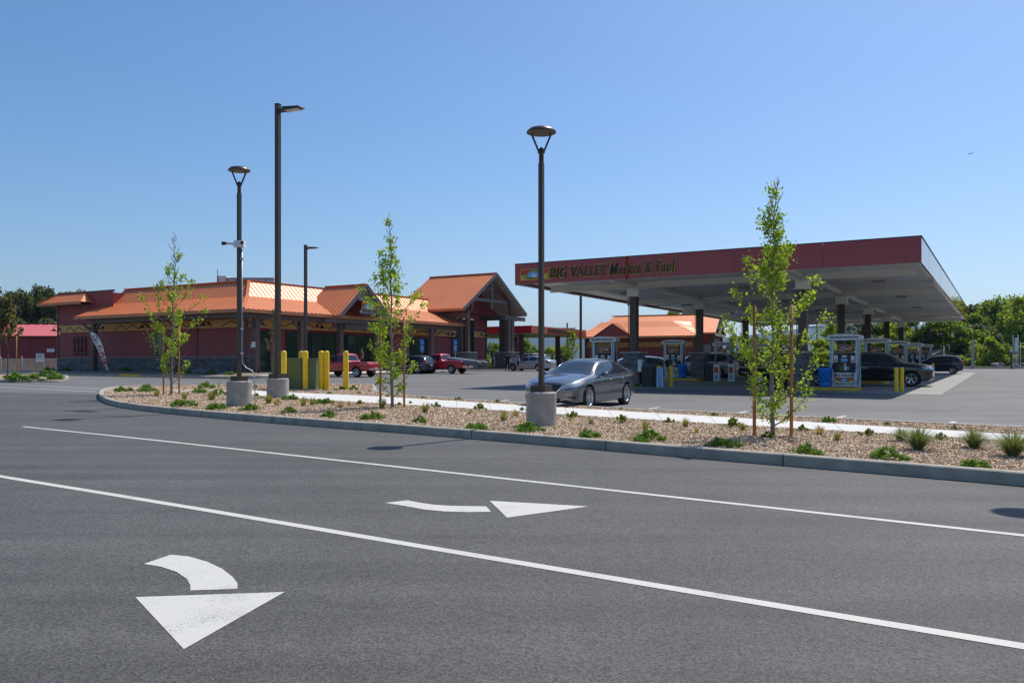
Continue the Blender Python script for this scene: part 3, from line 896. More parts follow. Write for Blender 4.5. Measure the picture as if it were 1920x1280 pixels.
# entrance sign in the small gable
def emblem(mb, w, h, x0=0.0, z0=0.0, y=0.0, d=0.01):
    """layered badge: red sky, yellow ground, black arch, blue hill; materials 0 red 1 yellow 2 ink 3 blue 4 white 5 green"""
    mb.box(x0-w/2, x0+w/2, y-d, y, z0, z0+h/2, 0)
    mb.box(x0-w/2, x0+w/2, y-d, y, z0-h/2, z0, 1)
    def disc(r, cz, yy, mi, sx=1.0, a0=0, a1=180, n=14):
        pts = [(x0 + r*sx*math.cos(R(a0+(a1-a0)*k/n)), yy, cz + r*math.sin(R(a0+(a1-a0)*k/n))) for k in range(n+1)]
        mb.prism(pts, (0, -d*.6, 0), mi)
    b = z0 - h*.42
    disc(h*.93, b, y-d, 2, 1.2); disc(h*.83, b, y-d*1.7, 1, 1.2); disc(h*.74, b, y-d*2.3, 2, 1.2); disc(h*.68, b, y-d*3.0, 3, 1.15)
    mb.prism([(x0-h*.6, y-d*3.7, b), (x0+h*.6, y-d*3.7, b), (x0+h*.3, y-d*3.7, b+h*.2), (x0, y-d*3.7, b+h*.5), (x0-h*.25, y-d*3.7, b+h*.22)], (0, -d*.5, 0), 4)
    mb.prism([(x0-h*.85, y-d*4.3, b-h*.04), (x0+h*.85, y-d*4.3, b-h*.04), (x0+h*.75, y-d*4.3, b+h*.12), (x0+h*.1, y-d*4.3, b+h*.08), (x0-h*.5, y-d*4.3, b+h*.13)], (0, -d*.5, 0), 5)
    r = random.Random(1)
    for k in range(7):
        for sgn in (-1, 1):
            xx = x0 + sgn * (w/2 - r.uniform(.03, .22)*w - .01); zz_ = z0 + r.uniform(-.3, .15)*h
            mb.box(xx-w*.03, xx+w*.03, y-d*1.6, y-d, zz_, zz_+h*.05, 2)
EMB = [M['signred'], M['signyel'], M['signink'], M['signblue'], M['white'], M['tgreen']]
sg = empty('gable_sign', S(3.12, 9.35, 6.5), 'shop sign with red and blue hill badge hung in the entry gable', 'sign')
sg.rotation_euler = (0, 0, math.atan2(W2.y, W2.x)); sg.scale = (.85,)*3
m = MB(); emblem(m, 1.9, 0.75, y=-.06, d=.02); m.build('badge', EMB, sg)
link('lettering', text_mesh('BIG VALLEY', 0.52, .02, .012, 0, M['grey']), sg).location = (0, -.06, .62)
link('lettering', text_mesh('Market & Fuel', 0.42, .02, .01, 0, M['grey']), sg).location = (0, -.06, -.6)
m = MB(); m.box(-1.0, 1.0, -.055, 0, -.95, .95); m.build('backing', M['redtrim'], sg)
# rooftop plant
hv = empty('rooftop_unit', S(-4.5, 5.0, 7.45), 'grey rooftop air unit with a white hatch above the copper roof', 'air conditioner')
m = MB(); m.box(-2.2, 1.6, -1, 1, 0.3, 1.25); m.build('casing', M['grey'], hv)
m = MB(); m.box(-2.9, -2.15, -1, .9, 0.3, 1.4); m.box(-2.6, -2.4, -1.05, -1, .7, 1.1); m.build('intake', M['white'], hv)
m = MB(); m.tube([(-2.8, -1.1, 0), (-2.8, -1.1, 1.9)], 0.03, 6); m.build('antenna', M['darkgrey'], hv)
for k in range(6):
    m = MB(); x = -1.9 + k*.6; m.box(x, x+.45, -1.03, -1, .45, 1.1); m.build('louvre', M['steel'], hv)
m = MB(); m.box(-3, 1.7, -1, 1, -.1, .3); m.build('kerb_frame', M['darkgrey'], hv)

# ================================================================== FUEL CANOPY
CA = math.atan2(U.y, U.x)           # heading of the canopy's long front
OX, OY = 0.144, 42.4
def C_(a, b, z=0.0):
    return Vector((OX + U.x*a + V.x*b, OY + U.y*a + V.y*b, z))
CL, CD, ZB, ZT = 18.33, 48.3, 5.69, 6.71
can = empty('fuel_canopy', (OX, OY, 0), 'large flat canopy with maroon fascia over the fuel pumps', 'canopy', rz=CA)
m = MB(); m.box(0.06, CL-0.06, 0.06, CD-0.06, ZB+0.35, ZT-0.08); m.build('deck_core', M['canw'], can)
# front fascia in five panels, side fascia in panels
fm = M['canred']
def fpanel(x0, x1, y0, y1, lab=None):
    m = MB(); m.box(x0, x1, y0, y1, ZB, ZT); return m.build('fascia_panel', fm, can, lab)
for k in range(5):
    fpanel(CL*k/5+.006, CL*(k+1)/5-.006, -0.004 if k % 2 else 0.0, 0.055)
for k in range(13):
    a, b = .06 + (CD-.12)*k/13, .06 + (CD-.12)*(k+1)/13
    fpanel(CL-.055, CL + (.002 if k % 2 else 0), a+.006, b-.006)
    fpanel(0, .055, a+.006, b-.006)
fpanel(0, CL, CD-.055, CD)
m = MB(); m.box(-.02, CL+.02, -.025, .06, ZT, ZT+.035); m.box(CL-.06, CL+.025, .06, CD, ZT, ZT+.035); m.box(-.02, .06, .06, CD, ZT, ZT+.035); m.build_each('parapet_trim', M['black'], can)
m = MB(); m.box(.055, CL-.055, .056, .12, ZB, ZB+.05); m.box(CL-.12, CL-.055, .12, CD-.05, ZB, ZB+.05); m.box(.055, .12, .12, CD-.05, ZB, ZB+.05); m.build_each('drip_edge', M['canw'], can)
# glossy corrugated pans of the soffit: long strips running with the front
dm = bpy.data.materials.new('soffit_pan'); N, L, b = nodes(dm)
b.inputs['Base Color'].default_value = (0.90, 0.895, 0.85, 1); b.inputs['Roughness'].default_value = 0.09; b.inputs['Metallic'].default_value = 0.42
tc = N.new('ShaderNodeTexCoord'); mp = N.new('ShaderNodeMapping'); mp.inputs['Scale'].default_value = (0.35, 2.2, 1)
ns = N.new('ShaderNodeTexNoise'); ns.inputs['Scale'].default_value = 1.6; ns.inputs['Detail'].default_value = 3
bp = N.new('ShaderNodeBump'); bp.inputs['Strength'].default_value = 1.0; bp.inputs['Distance'].default_value = 0.03
L.new(tc.outputs['Object'], mp.inputs[0]); L.new(mp.outputs[0], ns.inputs['Vector']); L.new(ns.outputs['Fac'], bp.inputs['Height']); L.new(bp.outputs[0], b.inputs['Normal'])
npan = 118
strip = MB(); w = (CD - .16) / npan
strip.add([(.07, 0, 0), (CL-.07, 0, 0), (CL-.07, w*.08, .03), (.07, w*.08, .03), (CL-.07, w*.86, .032), (.07, w*.86, .032), (CL-.07, w*.96, 0), (.07, w*.96, 0)], [(0, 3, 2, 1), (3, 5, 4, 2), (5, 7, 6, 4)])
me = strip.mesh('soffit_pan', dm)
for k in range(npan):
    o = link('soffit_pan', me, can); o.location = (0, .08 + w*k, ZB+.14)
# girders under the deck
rows = [3.1, 13.65, 24.2, 34.7, 45.2]; ca, cb = 5.1, 13.25
for b_ in rows:
    m = MB(); z0 = ZB-.16
    m.box(.4, CL-.4, b_-.15, b_+.15, z0, z0+.03); m.box(.4, CL-.4, b_-.03, b_+.03, z0+.03, ZB+.12); m.box(.4, CL-.4, b_-.15, b_+.15, ZB+.12, ZB+.138)
    m.build('girder', M['canw'], can)
for a_ in (ca, cb):
    m = MB(); m.box(a_-.1, a_+.1, .3, CD-.3, ZB-.05, ZB-.02); m.box(a_-.02, a_+.02, .3, CD-.3, ZB-.02, ZB+.13); m.build('purlin', M['canw'], can)
for b_ in [8.4, 18.9, 29.4, 40]:
    for a_ in (2.5, 9.2, 15.8):
        m = MB(); m.box(a_-.28, a_+.28, b_-.28, b_+.28, ZB+.06, ZB+.14); m.build('downlight', M['pale'], can)
def ledge(mb, x0, x1, y0, y1, z0, z1, rnd):
    """courses of thin stones all round a pier"""
    z = z0
    while z < z1 - .02:
        h = min(rnd.choice((.07, .1, .13)), z1 - z)
        for (p0, p1, c, ax, o_) in ((x0, x1, y0, 'x', -1), (x0, x1, y1, 'x', 1), (y0, y1, x0, 'y', -1), (y0, y1, x1, 'y', 1)):
            a = p0
            while a < p1 - .02:
                w_ = min(rnd.uniform(.16, .4), p1 - a); d = rnd.uniform(.02, .055) * o_
                l_, h_ = sorted((c, c+d))
                if ax == 'x': mb.box(a+.003, a+w_-.003, l_, h_, z+.003, z+h-.003)
                else: mb.box(l_, h_, a+.003, a+w_-.003, z+.003, z+h-.003)
                a += w_
        z += h
rnd = random.Random(11)
stone_mesh = None
for b_ in rows:
    for a_ in (ca, cb):
        p = C_(a_, b_); gb = gz(p.y) + 0.12
        m = MB(); m.box(a_-.18, a_+.18, b_-.18, b_+.18, gb, ZB-.55); col = m.build('column', M['bronze'], can)
        m = MB(); m.box(a_-.3, a_+.3, b_-.24, b_+.24, ZB-.55, ZB-.16); m.box(a_-.36, a_+.36, b_-.3, b_+.3, ZB-.58, ZB-.54); link('column_head', m.mesh('column_head', M['canw']), col)
        m = MB(); m.tube([(a_-.22, b_-.2, gb+1), (a_-.22, b_-.2, ZB-.9), (a_-.34, b_-.2, ZB-.3)], .02, 6); link('conduit', m.mesh('conduit', M['black']), col)
        m = MB(); h = .40; ledge(m, a_-h, a_+h, b_-h, b_+h, gb, gb+1.52, rnd); m.box(a_-h, a_+h, b_-h, b_+h, gb, gb+1.5)
        tag(link('stone_base', m.mesh('stone_base', M['stone']), col), kind='stuff')
        m = MB(); m.box(a_-.54, a_+.54, b_-.54, b_+.54, gb+1.525, gb+1.61); link('stone_cap', m.mesh('stone_cap', M['stonecap']), col)
# the canopy's sign
sg = empty('canopy_sign', C_(0.55, -0.012, 6.17), 'raised dark lettering edged in yellow with a hill badge on the canopy front', 'sign', rz=CA)
m = MB(); emblem(m, 1.5, 0.5, x0=.58, y=-.03, d=.015); m.box(-.2, 1.36, -.03, 0, -.28, .28, 1); m.build('badge', EMB, sg)
for (txt, x, wd, ht, shear) in (('BIG VALLEY', 2.97, 3.0, .50, .12), ('Market & Fuel', 6.2, 3.2, .54, .22)):
    for (off, y, e, mt) in ((.020, -.03, .02, M['signyel']), (.004, -.055, .015, M['signink'])):
        o = link('lettering', text_fit(txt, wd + off*4, ht + off*4, e, off, shear, mt), sg); o.location = (x, y, 0)

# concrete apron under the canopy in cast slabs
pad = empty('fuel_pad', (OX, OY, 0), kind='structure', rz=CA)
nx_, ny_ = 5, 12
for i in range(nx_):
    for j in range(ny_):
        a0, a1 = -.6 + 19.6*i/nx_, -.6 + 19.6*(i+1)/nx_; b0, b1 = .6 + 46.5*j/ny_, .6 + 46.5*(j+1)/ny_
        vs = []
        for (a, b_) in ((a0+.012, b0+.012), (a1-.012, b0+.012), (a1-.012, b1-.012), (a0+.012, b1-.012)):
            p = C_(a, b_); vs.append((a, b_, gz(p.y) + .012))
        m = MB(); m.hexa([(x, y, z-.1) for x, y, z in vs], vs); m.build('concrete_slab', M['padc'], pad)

# ---- pump islands
def tilt(o, rz, heading=None):
    """stand an object on the sloping site: local z along the ground normal"""
    n = Vector((0, -SLOPE, 1)).normalized()
    f = Vector((math.cos(rz), math.sin(rz), 0)); f = (f - n * f.dot(n)).normalized(); l = n.cross(f)
    m = Matrix((f, l, n)).transposed()
    o.rotation_euler = m.to_euler()
def ground_at(p, dz=0.0): return Vector((p.x, p.y, gz(p.y) + dz))
LR = ['nearest', 'second', 'third', 'fourth', 'farthest']
isl = MB()
def stadium(x0, x1, w, z0, z1, mb, mi=0):
    pts = []
    for k in range(9): a = R(-90 + 180*k/8); pts.append((x1 - w/2 + w/2*math.cos(a)*.6, w/2*math.sin(a)))
    for k in range(9): a = R(90 + 180*k/8); pts.append((x0 + w/2 + w/2*math.cos(a)*.6, w/2*math.sin(a)))
    mb.prism([(x, y, z0) for x, y in pts], (0, 0, z1-z0), mi)
stadium(-1.65, 1.65, 1.25, -.05, .15, isl); isl_me = isl.mesh('pump_island', M['yellowk'])
isl = MB(); stadium(-1.5, 1.5, .98, .15, .158, isl); isl_top = isl.mesh('island_top', M['concrete'])
for i, b_ in enumerate(rows):
    for j, a_ in enumerate((3.95, 14.3)):
        o = empty('pump_island', ground_at(C_(a_, b_)), 'yellow kerbed island under the %s pump of the canopy\'s %s row' % (LR[i], ('left', 'right')[j]), 'pump island', 'pump islands')
        tilt(o, CA)
        link('kerb_edge', isl_me, o); link('island_top', isl_top, o)

# ---- fuel pump
def make_pump():
    root = empty('fuel_pump', label='x', cat='fuel pump', group='fuel pumps under the canopy')
    m = MB(); m.box(-.47, .47, -.24, .24, .05, 1.46); m.build('cabinet', M['black'], root)
    m = MB()
    m.box(-.62, -.50, -.22, .22, 0, 2.08); m.build('side_post', M['bluegrey'], root)
    m = MB(); m.box(.50, .62, -.22, .22, 0, 2.08); m.build('side_post', M['bluegrey'], root)
    m = MB()
    for s_ in (-1, 1): m.box(s_*.48-.02, s_*.48+.02, -.25, -.2, .0, 2.08)
    m.build('front_rail', M['white'], root)
    m = MB(); n = 10      # bowed topper
    for k in range(n):
        x0 = -.72 + 1.44*k/n; x1 = -.72 + 1.44*(k+1)/n
        f = lambda x: .07 * (1 - (x/.72)**2)
        m.hexa([(x0, -.29 - f(x0)*.6, 2.08 - f(x0)*.3), (x1, -.29 - f(x1)*.6, 2.08 - f(x1)*.3), (x1, .29 + f(x1)*.6, 2.08), (x0, .29 + f(x0)*.6, 2.08)],
               [(x0, -.29 - f(x0)*.6, 2.27 + f(x0)), (x1, -.29 - f(x1)*.6, 2.27 + f(x1)), (x1, .29 + f(x1)*.6, 2.27 + f(x1)), (x0, .29 + f(x0)*.6, 2.27 + f(x0))])
    tp = m.build('topper', M['white'], root)
    link('lettering', text_mesh('BIG VALLEY Market & Fuel', .105, .004, .003, .1, M['signink']), tp).location = (0, -.345, 2.19)
    m = MB(); m.box(-.31, .31, -.2, -.14, 1.5, 1.86); sc = m.build('sign_screen', M['grey'], root)
    m = MB(); m.box(-.29, .29, -.215, -.2, 1.52, 1.84, 0)
    r = random.Random(5)
    for k in range(14):
        x = r.uniform(-.26, .2); z = r.uniform(1.54, 1.76); m.box(x, x+r.uniform(.04,.12), -.222, -.215, z, z+r.uniform(.02,.07), r.choice((1, 2, 3)))
    link('advert', m.mesh('advert', [simple('advert_red', (.26, .07, .06), .5), M['plate'], M['signyel'], M['darkgrey']]), sc)
    m = MB(); m.box(-.14, .14, -.262, -.24, 1.12, 1.26); m.build('screen', M['signblue'], root)
    m = MB(); m.box(-.1, .1, -.262, -.24, 1.31, 1.40); m.build('price_plate', M['white'], root)
    for (x, z) in ((-.35, 1.25), (.35, 1.22)):
        m = MB(); m.box(x-.08, x+.08, -.258, -.24, z-.14, z+.16, 0); m.box(x-.05, x+.05, -.262, -.258, z-.1, z-.02, 1); m.build('notice', [M['white'], M['signred']], root)
    m = MB(); m.box(-.21, -.02, -.262, -.24, .74, .94, 0); m.box(0, .1, -.262, -.24, .74, .94, 1); m.box(.12, .2, -.262, -.24, .76, .9, 2); m.box(-.02, .08, -.262, -.24, .97, 1.06, 3)
    m.build('card_panel', [M['tgreen'], M['white'], M['signblue'], M['plate']], root)
    m = MB(); m.box(-.46, .46, -.265, -.24, .05, .64); lp = m.build('lower_panel', M['white'], root)
    m = MB(); emblem(m, .72, .2, z0=.33, y=-.266, d=.004); link('badge', m.mesh('badge', EMB), lp)
    link('lettering', text_mesh('BIG VALLEY', .165, .004, .004, 0, M['signink']), lp).location = (0, -.27, .52)
    link('lettering', text_mesh('Market & Fuel', .135, .004, .004, .15, M['signink']), lp).location = (0, -.27, .15)
    for s_ in (-1, 1):
        m = MB(); m.box(s_*.44-.03, s_*.44+.03, -.34, -.24, .8, 1.06)
        m.tube([(s_*.44, -.3, 1.0), (s_*.46, -.42, .98), (s_*.46, -.44, .86)], .022, 6)
        m.build('nozzle', M['black'], root)
        m = MB(); m.tube([(s_*.46, -.34, .84), (s_*.36, -.40, .6), (s_*.40, -.38, .28), (s_*.5, -.34, .12), (s_*.6, -.3, .3), (s_*.64, -.1, 1.2), (s_*.6, 0, 2.0)], .017, 6); m.build('hose', M['black'], root)
    return root
pump0 = make_pump()
pl = {(0,0): 'fuel pump at the end of the near left row behind the grey sedan',
      (0,1): 'nearest fuel pump with big badge panel beside the blue bin',
      (1,0): 'fuel pump above the black sedan\'s bonnet, second on the left side',
      (1,1): 'fuel pump just behind the black SUV, second on the right side',
      (2,0): 'fuel pump with two white windscreen stands before it, third on the left',
      (2,1): 'fuel pump rising over the black SUV\'s windscreen, third on the right',
      (3,0): 'fourth fuel pump on the left side, seen through the large young tree',
      (3,1): 'fourth fuel pump on the right side, over the black SUV\'s bonnet',
      (4,0): 'farthest fuel pump on the left side behind the large young tree',
      (4,1): 'farthest fuel pump on the right, beside the dark hatchback'}
first = True
for i, b_ in enumerate(rows):
    for j, a_ in enumerate((3.5, 15.05)):
        loc = ground_at(C_(a_, b_), .155)
        if first: o = pump0; o.location = loc; o['label'] = pl[(i, j)]; o.rotation_euler = (0, 0, CA); first = False
        else: o = copy_tree(pump0, loc, CA, pl[(i, j)])

# ---- bollards, bins, stands round the pumps
def bollard_mesh(h, r, mat, name='bollard'):
    m = MB(); m.lathe([(r, 0), (r, h - r*.7), (r*.9, h - r*.35), (r*.6, h - r*.1), (0.001, h)], 18); return m.mesh(name, mat)
bfuel = bollard_mesh(1.05, .085, M['yellow'])
def put(name, mesh, loc, label, cat, group=None):
    o = link(name, mesh); o.location = loc; return tag(o, label, cat, group)
GB = 'yellow bollards at the pump islands'
for i, b_ in enumerate(rows[:4]):
    if i in (1, 3): continue
    w_ = ('of the nearest row', 'of the second row', 'of the third row', 'of the fourth row')[i]
    put('bollard', bfuel, ground_at(C_(17.15, b_-.35)), 'front yellow bollard of the pair beyond the right pump %s' % w_, 'bollard', GB)
    if i == 0: put('bollard', bfuel, ground_at(C_(17.3, b_+.35)), 'rear yellow bollard of the pair beyond the right pump %s' % w_, 'bollard', GB)
    put('bollard', bfuel, ground_at(C_(6.55, b_-.35)), 'front yellow bollard beside the left stone pier %s' % w_, 'bollard', GB)
    put('bollard', bfuel, ground_at(C_(6.9, b_+.35)), 'rear yellow bollard beside the left stone pier %s' % w_, 'bollard', GB)
put('bollard', bfuel, ground_at(C_(12.35, 3.0)), 'single yellow bollard left of the blue bin and stone pier', 'bollard', GB)
def make_bin(mat, label, loc, sc_=1.0):
    root = empty('litter_bin', loc, label, 'bin', 'bins at the pump islands', rz=CA)
    m = MB(); m.lathe([(.001, 0), (.24, 0), (.29, .78), (.30, .8), (.27, .8), (.25, .1)], 20); m.build('drum', mat, root)
    m = MB(); m.lathe([(.31, .76), (.315, .8), (.29, .84), (.16, .86), (.15, .8)], 20); m.build('rim_ring', mat, root)
    return root
make_bin(M['binblue'], 'blue round bin left of the nearest badged pump', ground_at(C_(14.25, 2.75), .155))
make_bin(M['binblue'], 'blue round bin beside the second left stone pier', ground_at(C_(4.15, 13.3), .155))
def make_box_bin(label, loc):
    root = empty('litter_bin', loc, label, 'bin', 'bins at the pump islands', rz=CA)
    m = MB(); m.box(-.27, .27, -.27, .27, 0, .95); m.build('body', M['black'], root)
    m = MB(); m.box(-.29, .29, -.29, .29, .95, 1.0); m.box(-.2, .2, -.2, .2, 1.0, 1.06); m.build('lid', M['darkgrey'], root)
    return root
make_box_bin('black square bin right of the nearest left stone pier', ground_at(C_(5.95, 2.9), .0))
make_box_bin('black square bin by the two white windscreen stands', ground_at(C_(5.9, 13.3), .0))
make_box_bin('black square bin behind the large young tree at the near row', ground_at(C_(12.2, 3.3), .0))
def make_stand(label, loc):
    root = empty('windscreen_stand', loc, label, 'wash stand', 'windscreen wash stands', rz=CA)
    m = MB(); m.box(-.17, .17, -.12, .12, 0, 1.0); m.build('body', M['white'], root)
    m = MB(); m.box(-.12, .12, -.13, -.12, .5, .85, 0); m.box(-.1, .1, -.131, -.12, .1, .4, 1); m.build('notice', [M['signred'], M['signblue']], root)
    m = MB(); m.tube([(0, 0, 1.0), (0, 0, 1.15)], .03, 8); m.box(-.12, .12, -.02, .02, 1.15, 1.19); m.build('squeegee', M['black'], root)
    return root
make_stand('white windscreen stand, left one of the two by the third left pump', ground_at(C_(6.35, 13.0)))
make_stand('white windscreen stand, right one of the two by the third left pump', ground_at(C_(7.2, 13.1)))
make_stand('white windscreen stand left of the nearest badged pump', ground_at(C_(13.0, 3.9), .15))
o = empty('a_board', ground_at(C_(6.75, 2.3)), 'narrow turquoise and white sign board between two yellow bollards', 'sign', rz=CA)
m = MB(); m.box(-.12, .12, -.02, .02, .05, .92); m.build('face', M['signblue'], o)
m = MB(); m.box(-.15, -.12, -.03, .03, 0, .95); m.box(.12, .15, -.03, .03, 0, .95); m.build_each('edge', M['white'], o)
o = empty('towel_dispenser', C_(5.6, 2.66, gz(C_(5.6, 2.66).y) + 1.0), 'white towel box fixed to the nearest left stone pier', 'dispenser', rz=CA)
m = MB(); m.box(-.09, .09, -.1, .1, -.25, .35); m.build('box', M['white'], o); m = MB(); m.box(.09, .2, -.05, .05, .2, .32); m.build('bracket', M['grey'], o)

# ================================================================== SECOND CANOPY (drive-in)
K0 = Vector((2.08, 92.0))
c2 = empty('far_canopy', (K0.x, K0.y, 0), 'smaller red canopy with lettered fascia between the market and the far building', 'canopy', rz=CA)
m = MB(); m.box(-13, 0, 0, .08, 5.3, 6.1); m.build('fascia_panel', M['canred'], c2)
m = MB(); m.box(-.08, 0, .08, 14, 5.3, 6.1); m.build('fascia_panel', simple('fascia_red_bright', (0.42, 0.07, 0.03), 0.35), c2)
m = MB(); m.box(-13, -.08, .08, 14, 5.35, 6.0); m.build('deck', M['canw'], c2)
m = MB(); m.box(-13, -.1, .1, 13.9, 5.29, 5.34); m.build('soffit', M['pale'], c2)
for (a_, b_) in ((-2.66, 2.5), (-2.66, 11.5), (-8.5, 2.5), (-8.5, 11.5)):
    m = MB(); m.box(a_-.22, a_+.22, b_-.22, b_+.22, 1.3, 5.3); m.build('column', M['bronze'], c2)
sg = empty('far_canopy_sign', (0, 0, 0), 'small badge and lettering on the far canopy\'s fascia', 'sign')
p = K0 + V*5.6; sg.location = (p.x + U.x*.02, p.y + U.y*.02, 5.7); sg.rotation_euler = (0, 0, math.atan2(V.y, V.x))
m = MB(); emblem(m, 1.5, .42, x0=-3.0, y=-.03, d=.012); m.build('badge', EMB, sg)
link('lettering', text_mesh('BIG VALLEY Market & Fuel', .52, .03, .02, .1, M['signink']), sg).location = (1.2, -.05, 0)
m = MB(); m.box(.7, 5.6, -.02, 0, -.3, .3); 

# ================================================================== FAR BUILDING
E2 = Vector((0.928, -0.373)); D2 = Vector((0.373, 0.928)); B2o = Vector((7.98, 106.0))
def Q(l, d, z=0.0):
    return Vector((B2o.x + E2.x*l + D2.x*d, B2o.y + E2.y*l + D2.y*d, z))
b2 = empty('far_building', Q(0, 2, 1.4), 'smaller maroon building with orange hipped roofs seen under the fuel canopy', 'building')
inv2 = -Vector(b2.location)
def QMB(): return MB(lambda l, d, z: Q(l, d, z) + inv2)
m = QMB(); m.box(0.6, 14.4, 2.0, 12, 1.2, 5.4); m.box(14.4, 16.05, 4.5, 12, 1.2, 5.9); m.build_each('wall_core', M['red'], b2)
m = QMB()
for k in range(15):
    z = 1.5 + k*.2; m.add([(.6, 1.965, z), (14.4, 1.965, z), (14.4, 1.99, z+.2), (.6, 1.99, z+.2)], [(0, 1, 2, 3)])
m.build('siding', M['red'], b2, kind='stuff')
m = QMB(); m.box(.6, 14.4, 1.93, 1.96, 4.1, 4.65); m.build('ochre_band', M['band'], b2)
m = QMB()
for k in range(120):
    l = .8 + k*.112; h = abs(((k % 10) / 5) - 1); m.box(l, l+.115, 1.92, 1.93, 4.17+.34*h, 4.17+.34*h+.07)
m.build('zigzag_pattern', M['zig'], b2, kind='stuff')
for l in (.7, 4.6, 7.0, 10.6, 12.6, 14.3):
    m = QMB(); m.box(l-.12, l+.12, 1.8, 1.92, 1.3, 5.2); m.build('post', M['brown'], b2)
m = QMB(); m.box(2.3, 3.4, 1.9, 1.96, 1.4, 3.5); m.box(11, 12, 1.9, 1.96, 1.4, 3.5); m.build_each('door', M['black'], b2)
m = QMB(); m.box(15.0, 16.0, 4.44, 4.5, 1.4, 4.4); m.build('side_panel', M['pale'], b2)
R2 = dict(parent=b2, pm=M['roof'], rm=M['rib'], inv=inv2, rh=.03, rw=.03)
roof([Q(-.3, 0, 5.35), Q(14.9, 0, 5.35), Q(12.6, 2.3, 6.55), Q(1.6, 2.3, 6.55)], **R2)
roof([Q(1.6, 2.3, 6.55), Q(12.6, 2.3, 6.55), Q(11.4, 3.4, 7.3), Q(2.3, 3.4, 7.3)], **R2)
roof([Q(14.9, 0, 5.35), Q(15.5, 4.6, 5.35), Q(14.2, 5.5, 6.5), Q(12.6, 2.3, 6.55)], **R2)
roof([Q(12.6, 2.3, 6.55), Q(14.2, 5.5, 6.5), Q(13.4, 6.5, 7.3), Q(11.4, 3.4, 7.3)], **R2)
roof([Q(1, 3.3, 5.8), Q(16.6, 3.3, 5.8), Q(16.6, 8, 8.3), Q(2.8, 8, 8.3)], **R2)
roof([Q(16.6, 12.7, 5.8), Q(1, 12.7, 5.8), Q(2.8, 8, 8.3), Q(16.6, 8, 8.3)], **R2)
roof([Q(1, 12.7, 5.8), Q(1, 3.3, 5.8), Q(2.8, 8, 8.3), Q(2.79, 8.01, 8.3)], **R2)
roof([Q(2.2, -.1, 5.35), Q(2.2, 2.2, 5.35), Q(4.7, 3.4, 7.0), Q(4.7, -.1, 7.0)][::-1], **R2)
roof([Q(7.2, -.1, 5.35), Q(7.2, 2.2, 5.35), Q(4.7, 3.4, 7.0), Q(4.7, -.1, 7.0)], **R2)
m = QMB(); m.prism([(2.5, .1, 5.3), (6.9, .1, 5.3), (4.7, .1, 6.85)], (0, .1, 0)); m.build('gable_wall', M['red'], b2)
m = QMB(); m.box(-.3, 14.95, -.05, 0, 5.12, 5.36); m.box(1, 16.6, 3.26, 3.3, 5.6, 5.82); m.build_each('eave_board', M['fascia'], b2)
m = QMB(); m.box(-.2, 14.8, .02, 2, 5.15, 5.2); m.box(14.4, 16.5, 3.4, 12.6, 5.62, 5.66); m.build_each('soffit', M['soffit'], b2)
# open timber truss at the right gable
m = MB()
def q2(l, d, z): return Q(l, d, z) + inv2
m.bar(q2(16.5, 3.3, 5.6), q2(16.5, 8, 8.1), .12, .3); m.bar(q2(16.5, 12.7, 5.6), q2(16.5, 8, 8.1), .12, .3)
m.bar(q2(16.5, 3.6, 5.6), q2(16.5, 12.5, 5.6), .12, .35)
m.bar(q2(16.45, 8, 5.7), q2(16.45, 8, 8.0), .2, .2); m.bar(q2(16.45, 8, 5.8), q2(16.45, 5.9, 7.1), .18, .18); m.bar(q2(16.45, 8, 5.8), q2(16.45, 10.1, 7.1), .18, .18)
m.build_each('truss', M['pale'], b2)
for d in (4.6, 11.6):
    m = QMB(); m.box(15.9, 16.3, d-.2, d+.2, 1.2, 5.6); m.build('post', M['brown'], b2)
m = QMB(); m.box(2.4, 16.7, 7.9, 8.1, 8.3, 8.38); m.build('ridge_cap', M['rib'], b2)

# ================================================================== BARN AT LEFT
bn = empty('barn', (-50, 89, 1.33), 'red metal barn with a pinkish seamed roof behind the left end of the market', 'barn')
def bb(x0, x1, y0, y1, z0, z1, name, mat):
    m = MB(); m.box(x0+50, x1+50, y0-89, y1-89, z0-1.33, z1-1.33); return m.build(name, mat, bn)
bb(-78, -43, 89, 99, 1.2, 4.75, 'wall', M['barnred'])
m = MB()
for k in range(116):
    x = -28 + k*.3; m.box(x, x+.06, -.03, 0, -.1, 3.4)
m.build('wall_rib', M['barnred'], bn, kind='stuff')
bi = Vector((50, -89, -1.33))
roof([Vector((-79, 88.3, 4.85)), Vector((-42.6, 88.3, 4.85)), Vector((-42.6, 94, 6.35)), Vector((-79, 94, 6.35))], bn, M['barnroof'], M['barnroof'], spacing=.95, rh=.06, rw=.07, inv=bi)
roof([Vector((-42.6, 99.7, 4.85)), Vector((-79, 99.7, 4.85)), Vector((-79, 94, 6.35)), Vector((-42.6, 94, 6.35))], bn, M['barnroof'], M['barnroof'], spacing=.95, rh=.06, rw=.07, inv=bi)
bb(-79, -42.6, 93.8, 94.2, 6.35, 6.45, 'ridge_cap', M['redtrim'])
for (x, z, w_, h_, nm, mt) in ((-49.4, 1.95, .55, .55, 'window', 'white'), (-48.3, 2.7, .5, .22, 'vent', 'white'), (-47.0, 3.45, .2, .2, 'vent', 'white'), (-46.7, 2.2, .3, .55, 'window', 'darkgrey')):
    o = bb(x-w_/2*1.6, x+w_/2*1.6, 88.93, 88.99, z-h_/2*1.6+.65, z+h_/2*1.6+.65, nm, M[mt])
    if nm == 'window':
        m = MB(); m.box(x-w_*.62+50, x+w_*.62+50, -.085, -.072, z-h_*.62+.65-1.33, z+h_*.62+.65-1.33); link('pane', m.mesh('pane', M['steel']), o)

